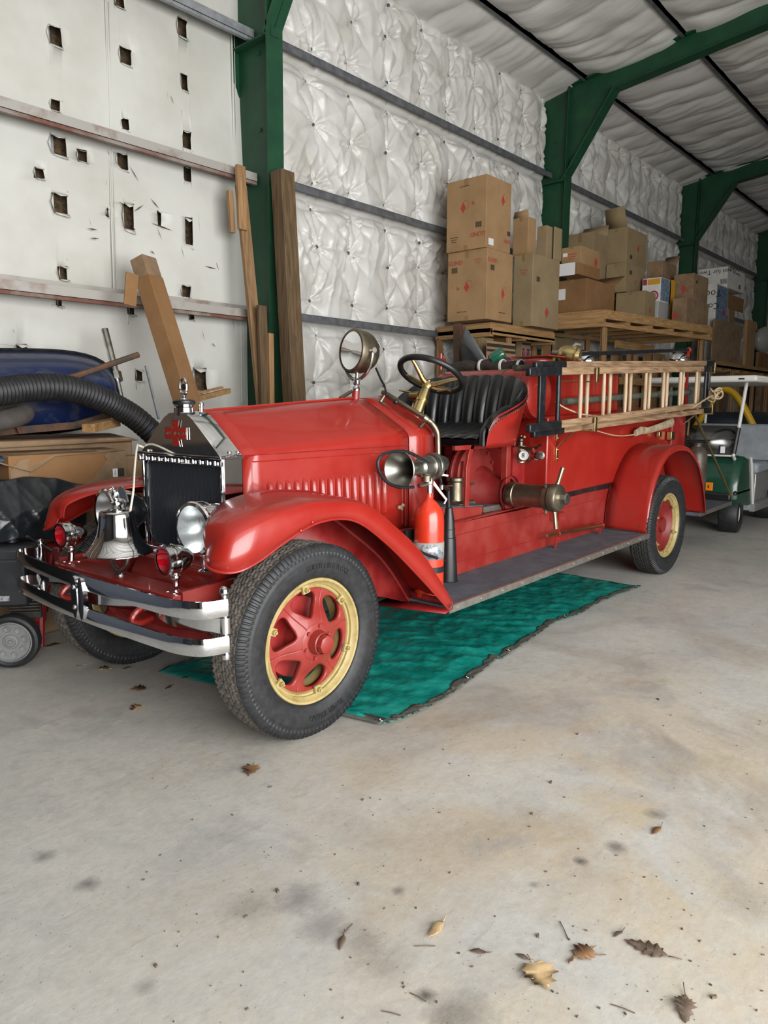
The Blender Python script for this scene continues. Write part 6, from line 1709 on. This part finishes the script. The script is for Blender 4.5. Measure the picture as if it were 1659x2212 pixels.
for k in range(4): m_.boxp((CX + .62, 2.352, .23 + k * .02), (CX + 1.6, 2.36, .24 + k * .02))
m_.build('sill_strip', 'cart_alu', gc)
m_ = MB(); m_.boxp((CX + 1.0, 2.46, .30), (CX + 1.75, 3.4, .66)); sb_ = m_.build('seat_box', 'cart_alu', gc, bevel=.01)
for k in range(10):
    pass
m_ = MB(); m_.cyl((CX + .985, 3.0, .50), (CX + 1.0, 3.0, .50), .065, n=24); m_.build('speaker', 'black_plastic', sb_)
m_ = MB(); m_.boxp((CX + .98, 2.44, .66), (CX + 1.55, 3.42, .80)); m_.build('seat_cushion', 'cart_grey', gc, bevel=.04)
m_ = MB(); m_.hexa([(CX + 1.5, 2.42, .80), (CX + 1.62, 2.42, .80), (CX + 1.62, 3.44, .80), (CX + 1.5, 3.44, .80), (CX + 1.62, 2.42, 1.28), (CX + 1.70, 2.42, 1.28), (CX + 1.70, 3.44, 1.28), (CX + 1.62, 3.44, 1.28)]); m_.build('backrest', 'cart_grey', gc, bevel=.03)
# windshield leaning back, frame and roof
WB0, WB1 = Vector((CX + .10, 2.50, .93)), Vector((CX + .10, 3.38, .93)); WT0, WT1 = Vector((CX + .30, 2.46, 1.72)), Vector((CX + .30, 3.42, 1.72))
mid0 = WB0 + (WT0 - WB0) * .45; mid1 = WB1 + (WT1 - WB1) * .45
m_ = MB(); m_.add([WB0 + Vector((0, .02, 0)), WB1, mid1, mid0], [(0, 1, 2, 3)], False); m_.build('windshield', 'screen_plastic', gc, solid=.004)
m_ = MB()
for a, b in ((WB0, WT0), (WB1, WT1)):
    m_.tube([a + Vector((.06, 0, -.04)), a, a + (b - a) * .5, b + Vector((0, 0, .08))], .020, 8)
m_.tube([WB0 + Vector((0, .02, 0)), WB1], .012, 6); m_.build('roof_post', 'cart_white', gc)
m_ = MB(); m_.tube([WB0 + (WT0 - WB0) * .03, WB0 + (WT0 - WB0) * .42], .026, 8); m_.build('post_foam', 'black_plastic', gc)
m_ = MB(); m_.boxp((CX + .10, 2.62, .84), (CX + .12, 2.68, .93)) if 0 else m_.box((CX + .09, 2.62, 1.0), (.01, .05, .08)); m_.build('sticker', 'paper_white', gc)
m_ = MB(); m_.torus((CX + .62, 2.78, 1.10), (-.75, 0, .66), .16, .015, 32, 8); m_.tube([(CX + .62, 2.78, 1.08), (CX + .42, 2.78, .86)], .02, 8)
m_.beam((CX + .62, 2.64, 1.1), (CX + .62, 2.92, 1.1), .03, .02); m_.build('steering_wheel', 'black_plastic', gc)
rr_ = MB(); cr0 = at(1418, 824, y=3.50); 
for y in (2.52, 3.38): rr_.tube([(CX + 1.75, y, .8), (CX + 1.85, y, 1.80)], .018, 8)
rr_.build('rear_post', 'cart_white', gc)
m_ = MB(); m_.boxp((CX + .02, 2.28, 1.795), (CX + 2.1, 3.60, 1.87)); m_.build('roof', 'cart_white', gc, bevel=.03)
m_ = MB(); m_.box((CX + .012, 2.44, 1.83), (.006, .06, .018)); m_.build('roof_badge', 'print_black', gc)
gc.location.y += .09
# dark tractor shape with a yellow hoop behind the cart
yp = thing('machine', 'dark machine with a yellow roll hoop behind the golf cart', 'machine', (12.6, 4.2, 0))
m_ = MB(); m_.boxp((12.2, 3.2, .2), (14.6, 5.0, 1.42)); m_.boxp((12.0, 3.0, .5), (12.3, 4.6, 1.2)); m_.build('body', 'dark_blue', yp, bevel=.15)
m_ = MB(); hp_ = [at(px, py, x=12.0) for px, py in ((1500, 925), (1530, 880), (1555, 843), (1580, 846), (1600, 868), (1620, 905), (1632, 930))]
m_.tube(hp_, .05, 10, smoothen=5); m_.tube([at(1535, 940, x=12.0), at(1590, 928, x=12.0), at(1640, 938, x=12.0)], .03, 8); m_.build('roll_hoop', 'yellow_pipe', yp)
# ------------------------------------------------------------------ boards leaning on the column and the clutter on the left
def plank(name, label, pa, pb, w, t, m, cat='board', group=None, up=(0, 1, 0), floor=True):
    a, b = Vector(pa), Vector(pb)
    if floor: b = a + (b - a) * (a.z / (a.z - b.z)); b.z = 0.0 + .01
    mb = MB(); mb.beam(b, a, w, t, up); return tag(mb.build(name, m, None, bevel=.004), label, cat, group)
gB = 'boards leaning against the green column'
lb_ = plank('wooden_board', 'long grey-brown board leaning left of the green column, taller of the pair', at(520, 400, y=5.93), at(565, 865, y=5.78), .115, .045, 'board_z', group=gB)
m_ = MB(); m_.beam(at(519, 358, y=5.90), at(524, 497, y=5.86), .10, .04, (0, 1, 0)); tag(m_.build('cleat', 'pine_z', lb_, bevel=.004), 'paler pine offcut')
m_ = MB(); m_.beam(at(496, 412, y=5.96), at(502, 503, y=5.95), .05, .04, (0, 1, 0)); tag(m_.build('cleat', 'pine_z', lb_, bevel=.004), 'small paler pine cleat')
plank('wooden_board', 'short brown board between the long board and the green column', at(565, 660, y=5.72), at(572, 865, y=5.70), .10, .04, 'timber_dark', group=gB)
plank('wooden_board', 'narrow reddish stick standing at the left edge of the green column', at(584, 720, y=5.68), at(586, 865, y=5.68), .06, .035, 'pine_z', group=gB)
m_ = MB(); a = at(610, 372, y=5.62); b = at(636, 865, y=5.45); b = a + (b - a) * (a.z / (a.z - b.z)); m_.beam(b, a, .175, .15, (0, 1, 0)); tag(m_.build('timber_post', 'timber_dark', None, bevel=.006), 'dark weathered timber post leaning on the right side of the green column', 'post')

ct = thing('cardboard_tube_box', 'tall narrow brown carton leaning against the wall girt, flap hanging open', 'box', (3.5, 5.3, 0))
a = at(309, 560, y=5.86); b = at(412, 892, y=5.42); b2 = a + (b - a) * ((a.z - .02) / (a.z - b.z))
ax_ = (a - b2).normalized(); sd = ax_.cross(Vector((-.35, 1, 0))).normalized(); nn = sd.cross(ax_)
m_ = MB(); m_.beam(b2, a - ax_ * .18, .19, .15, (.35, -1, .2)); m_.build('carton', 'cardboard_dark', ct, bevel=.004)
m_ = MB(); m_.beam(a - ax_ * .2, a, .18, .14, (.35, -1, .2)); m_.build('carton_end', 'cardboard_old', ct, bevel=.004)
m_ = MB(); q = at(283, 625, y=5.66); m_.box(q, (.11, .01, .26), Matrix.Rotation(math.radians(8), 4, 'Y')); m_.build('flap', 'cardboard_dark', ct)

# wheelbarrow lying on its side on the boxes
wb = thing('wheelbarrow', 'upturned dusty blue wheelbarrow on the cartons by the white wall', 'wheelbarrow', (2.4, 5.5, 1.25))
def rrect(cx, cz, hx, hz, n=56, p=3.2, tilt=0):
    out = []
    for k in range(n):
        a = 2 * math.pi * k / n; c, s = math.cos(a), math.sin(a); r = (abs(c) ** p + abs(s) ** p) ** (-1 / p)
        x, z = hx * r * c, hz * r * s; out.append((cx + x * math.cos(tilt) - z * math.sin(tilt), cz + x * math.sin(tilt) + z * math.cos(tilt)))
    return out
m_ = MB(); secs = []; c0 = at(70, 862, y=5.6)
for f, y, hx, hz, dz in ((0, 5.82, .78, .31, .05), (.1, 5.78, .76, .30, .05), (.5, 5.60, .68, .27, .03), (.85, 5.42, .58, .22, .01), (.97, 5.36, .50, .17, .0), (1, 5.35, .3, .08, .0)):
    secs.append([(x, y, z) for x, z in rrect(c0.x, c0.z + dz, hx, hz, tilt=.05)])
m_.loft(secs, True, True); m_.build('tub', 'wheelbarrow_blue', wb, sharp=60)
m_ = MB(); r0 = rrect(c0.x, c0.z + .05, .79, .32, tilt=.05); m_.tube([(x, 5.82, z) for x, z in r0 + [r0[0]]], .014, 6); m_.build('rim', 'black_steel', wb)
m_ = MB(); m_.tube([at(80, 832, y=5.25), at(165, 812, y=5.22), at(299, 766, y=5.2)], [.02, .022, .022], 8); m_.build('handle', 'rusty_steel', wb)
m_ = MB(); m_.beam(at(-40, 936, y=5.15), at(160, 919, y=5.2), .03, .05); m_.beam(at(160, 919, y=5.2), at(236, 898, y=5.25), .03, .05); m_.cyl(at(35, 915, y=5.12), at(43, 935, y=5.12), .012); m_.build('frame', 'rusty_steel', wb)
m_ = MB(); p = at(30, 899, y=4.95); m_.torus(p + Vector((-.06, .10, -.01)), (-.22, -.05, .97), .16, .062, 40, 16)
w_ = m_.build('wheel', mat('grey_rubber', '#3f3b37', .85, 0, '#4d4843', 12, bump=.3, bscale=60), wb)
# corrugated hose
hs2 = spline([at(px, py, y=yy) for px, py, yy in ((-60, 850, 4.75), (0, 846, 4.8), (60, 838, 4.85), (130, 837, 4.9), (190, 851, 4.95), (245, 875, 5.0), (295, 905, 5.0), (345, 950, 5.0))], 44)
m_ = MB(); m_.tube(hs2, [(.080 + .010 * (1 if (i // 3) % 2 else -1)) for i in range(len(hs2))], 20)
tag(m_.build('corrugated_hose', 'hose_black', sharp=80), 'thick black corrugated hose arching over the blue wheelbarrow', 'hose')
m_ = MB(); m_.beam(at(190, 925, y=4.95), at(248, 912, y=5.2), .09, .06); tag(m_.build('wood_block', 'pine', None, bevel=.003), 'small pine block on the flat carton below the hose', 'board')
# chrome pipe with collar, thin rod, wood channel
m_ = MB(); a = at(226, 712, y=5.95); b = at(252, 815, y=5.75); c = at(263, 862, y=5.66); e = at(272, 905, y=5.6)
m_.cyl(a, b, .030); m_.cyl(b - (b - a).normalized() * .04, b + (b - a).normalized() * .03, .048, n=8); m_.cyl(b, e, .021)
tag(m_.build('pipe', 'steel_pipe'), 'shiny steel pipe with a collar leaning against the white wall', 'pipe')
m_ = MB(); m_.beam(at(315, 790, y=5.7), at(343, 905, y=5.55), .018, .018); tag(m_.build('metal_rod', 'galv'), 'thin grey metal rod leaning left of the tall narrow carton', 'rod')
m_ = MB(); m_.beam(at(408, 866, y=5.5), at(494, 844, y=5.75), .05, .045); m_.beam(at(412, 852, y=5.55), at(480, 837, y=5.78), .03, .02); tag(m_.build('wood_channel', 'pine', None, bevel=.003), 'grooved wooden rail behind the radiator cap', 'board')
m_ = MB(); m_.boxp((3.95, 5.35, 0), (4.6, 5.9, at(400, 893, y=5.2).z - .12)); tag(m_.build('crate', 'rusty_steel', None, bevel=.01), 'dark crate hidden behind the hood supporting the wooden rail', 'crate')
# cartons
ZB = at(150, 1062, y=4.62).z
m_ = MB(); a = at(-60, 975, y=4.95); b = at(290, 945, y=4.95)
tbx = thing('cardboard_box', 'wide flat cardboard carton under the blue wheelbarrow', 'box', ((a.x + b.x) / 2, 5.3, .3), 'cartons in the left pile')
m_ = MB(); m_.boxp((1.55, 4.98, ZB), (b.x, 5.95, at(100, 950, y=5.0).z)); m_.build('carton', 'cardboard_old', tbx, bevel=.01)
m_ = MB(); m_.add([(1.55, 4.96, at(100, 965, y=4.96).z), (b.x + .02, 4.93, at(290, 945, y=4.93).z - .02), (b.x, 5.3, at(100, 946, y=5).z + .008), (1.55, 5.4, at(100, 946, y=5).z + .012)], [(0, 1, 2, 3)], False); m_.build('lid_sheet', 'cardboard_old', tbx, solid=.006)
yf = 4.62
xa, xb = at(20, 1020, y=yf).x, at(243, 1010, y=yf).x; zt, zb_ = at(150, 979, y=yf).z, at(150, 1062, y=yf).z
fb_ = thing('cardboard_box', 'torn brown carton with a ripped front and small label in the left pile', 'box', ((xa + xb) / 2, yf + .15, zb_), 'cartons in the left pile')
m_ = MB(); m_.boxp((xa, yf, zb_), (xb + .10, yf + .30, zt)); m_.build('carton', 'cardboard_dark', fb_, bevel=.008)
m_ = MB(); m_.add([(xa - .12, yf - .02, zt - .02), (xa + .12, yf - .03, zt - .10), (xa + .28, yf - .015, zt - .012), (xb + .10, yf - .005, zt + .002), (xb + .1, yf + .3, zt + .01), (xa - .1, yf + .3, zt + .012)], [(0, 1, 2, 3, 4, 5)], False)
m_.build('top_flap', 'cardboard_old', fb_, solid=.005)
m_ = MB(); jag = [(xb + .10, zb_), (xb + .10, zt), (xb - .04, zt - .01), (xb - .055, zt - .03), (xb - .035, zt - .055), (xb - .06, zt - .075), (xb - .085, zt - .12), (xb - .12, zt - .14), (xb - .13, zt - .17), (xb - .19, zt - .19), (xb - .21, zb_)]
m_.prism([(x, yf - .006, z) for x, z in jag], (0, .005, 0)); m_.build('torn_layer', 'cardboard_old', fb_)
m_ = MB(); m_.prism([(xa, yf - .006, zb_), (xa + .005, yf - .006, zt - .09), (xa + .06, yf - .006, zt - .03), (xa + .12, yf - .006, zt - .02), (xa + .10, yf - .006, zb_)], (0, .005, 0)); m_.build('torn_layer', 'cardboard_old', fb_)
q = at(249, 1021, y=yf - .008); m_ = MB(); m_.box(q, (.035, .002, .055)); m_.build('label', 'paper_white', fb_)
lettering('label_word', 'Kargo', .014, 'print_black', q + Vector((0, -.002, 0)), (0, 0, -1), (1, 0, 0), fb_, .0005)
m_ = MB(); m_.box(q + Vector((.043, 0, 0)), (.045, .002, .055)); m_.build('label_dark', 'print_black', fb_)
m_ = MB(); m_.torus(at(6, 1030, y=yf + .10), (-.5, -1, 0), .10, .03, 32, 12, 0, 2 * math.pi); tag(m_.build('blue_coil', mat('coil_blue', '#142c44', .5)), 'blue coil poking out of the torn carton', 'hose')
m_ = MB(); m_.boxp((xb + .14, 4.75, ZB), (xb + .42, 4.95, at(300, 985, y=4.75).z)); tag(m_.build('cardboard_box', 'cardboard_old', None, bevel=.01), 'plain carton squeezed between the torn carton and the radiator', 'box', 'cartons in the left pile')
m_ = MB(); m_.boxp((1.5, 4.82, .0), (2.95, 5.95, ZB - .002)); tag(m_.build('cardboard_box', 'cardboard_old', None, bevel=.02), 'big bottom carton of the left pile behind the black bag', 'box', 'cartons in the left pile')
# black bag draped over
def bag():
    nu, nv = 90, 60; P = np.zeros((nu, nv, 3)); r2 = np.random.default_rng(8)
    W_ = [(r2.uniform(-16, 16), r2.uniform(-14, 14), r2.uniform(0, 6.28), r2.uniform(.4, 1)) for _ in range(18)]
    for i in range(nu):
        for j in range(nv):
            u, v = i / (nu - 1), j / (nv - 1)
            px = -40 + 225 * u; py = 1050 - 16 * math.sin(u * 3) + 14 * (u - .5) ** 2 + 130 * v
            yb = 4.56 - .16 * math.sin(v * math.pi * .6) * (1 - .3 * u) 
            p = at(px, py, y=yb)
            h = sum(a * (1 - abs(math.sin(kx * p.x + ky * p.z + ph + .7 * math.sin(ky * p.x * .7)))) ** 2.5 for kx, ky, ph, a in W_) / 18
            P[i, j] = (p.x - .03 * h, yb - .16 * h, p.z + .06 * h)
    top = [[(p[0], p[1] + .30 * k / 5, p[2] - .02 * k / 5 + .01 * math.sin(p[0] * 30)) for k in range(5, 0, -1)] for p in P[:, 0]]
    P = np.concatenate([np.array(top), P], 1)
    mb = MB(); mb.grid(P); tag(mb.build('plastic_bag', 'bag_black', None, sharp=80, solid=.003), 'crumpled black plastic bag draped below the torn carton', 'bag')
bag()
m_ = MB(); m_.tube([at(32, 1152, y=4.45), at(60, 1160, y=4.42), at(95, 1180, y=4.4), at(112, 1190, y=4.38)], [.018, .012, .012], 8, smoothen=4); tag(m_.build('cable_end', 'black_plastic'), 'black cable end lying on the black bag', 'cable')

# portable generator
ge = thing('generator', 'portable black and red generator with a grey plastic wheel', 'generator', (1.75, 4.6, 0))
wc = at(24, 1366, y=4.33); fwd = (Vector((0, 0, wc.z)) - wc); fwd.z = 0; fwd.normalize()
wc.z = .158
ax_ = Vector((-.62, -.78, 0)).normalized(); sdv = Vector((-ax_.y, ax_.x, 0)) * -1     # sdv: to the right in the picture
if sdv.dot(camr) < 0: sdv = -sdv
m_ = MB(); m_.lathe([(.118, .028), (.135, .034), (.150, .028), (.157, .012), (.157, -.03), (.14, -.04), (.11, -.04)], wc, ax_, 48)
w_ = m_.build('wheel', 'rubber', ge); m_ = MB()
m_.lathe([(.120, .012), (.118, .030), (.112, .034), (.105, .020), (.045, .016), (.040, .026), (.030, .028), (.028, .018), (.012, .018), (.010, .032), (0, .034)], wc, ax_, 48)
u_, v_ = basis(ax_)
for k in range(8):
    a = k * math.pi / 4 + .2; m_.lathe([(.020, .018), (.016, .024), (.006, .0215), (0, .021)], wc + (u_ * math.cos(a) + v_ * math.sin(a)) * .078, ax_, 16)
m_.build('wheel_disc', 'wheel_gray', w_)
def gbox(c, s, name, m, par=ge, bevel=.01):
    M = Matrix((( -ax_.x, sdv.x, 0), (-ax_.y, sdv.y, 0), (0, 0, 1))).transposed().transposed()
    M = Matrix(((-ax_.x, sdv.x, 0, 0), (-ax_.y, sdv.y, 0, 0), (0, 0, 1, 0), (0, 0, 0, 1)))
    mb = MB(); mb.box(c, s, M); return mb.build(name, m, par, bevel=bevel)
def gp(px, py, back=0): return at(px, py, y=4.36) - ax_ * back
gbox(gp(5, 1208, .12), (.24, .34, .14), 'fuel_tank', 'engine_black', bevel=.03)
tp_ = MB(); tp_.lathe([(.045, 0), (.045, .03), (.04, .036), (0, .036)], gp(12, 1178, .12), (0, 0, 1), 12); tp_.build('fuel_cap', 'black_plastic', ge)
gbox(gp(-5, 1262, .13), (.24, .30, .28), 'engine_housing', 'engine_black', bevel=.015)
eh = gbox(gp(48, 1300, .14), (.16, .17, .24), 'engine_block', 'engine_fins', bevel=.005)
fn = MB()
for k in range(11):
    z = .235 + k * .018; q = gp(48, 1300, .05); M = Matrix(((-ax_.x, sdv.x, 0, 0), (-ax_.y, sdv.y, 0, 0), (0, 0, 1, 0), (0, 0, 0, 1))); fn.box((q.x, q.y, z + .06), (.04, .16, .006), M)
fn.build('cooling_fins', 'steel_grey_cyl', eh)
gbox(gp(19, 1220, -.012), (.004, .050, .045), 'barcode_label', 'paper_white', bevel=0)
gbox(gp(23, 1216, -.016), (.002, .028, .022), 'barcode_lines', 'print_black', bevel=0)
gbox(gp(10, 1292, -.012), (.006, .06, .03), 'warning_label', 'label_silver', bevel=0)
gbox(gp(14, 1297, .30), (.45, .60, .04), 'frame_base', 'gen_red')
gbox(gp(76, 1330, .10), (.06, .06, .14), 'frame_foot', 'gen_red')
ft = MB(); ft.tube([gp(70, 1345, .05), gp(85, 1340, .05), gp(92, 1290, .10), gp(92, 1210, .2)], .018, 8); ft.tube([gp(84, 1300, .05), gp(84, 1400, .05)], .022, 8); ft.build('frame_tube', 'gen_red', ge)
rp3 = MB(); rp3.lathe([(.06, 0), (.06, .02), (.05, .03), (.02, .032), (0, .032)], gp(20, 1262, .0) + Vector((0, 0, .02)), ax_, 24); rp3.cyl(gp(38, 1243, 0), gp(38, 1243, -.012), .012, n=12); rp3.build('recoil_cover', 'engine_black', ge)
gbox(gp(98, 1215, .25), (.14, .12, .16), 'muffler_guard', 'gen_red', bevel=.03)
gbox(gp(104, 1290, .30), (.10, .10, .34), 'side_panel', 'black_plastic', bevel=.02)
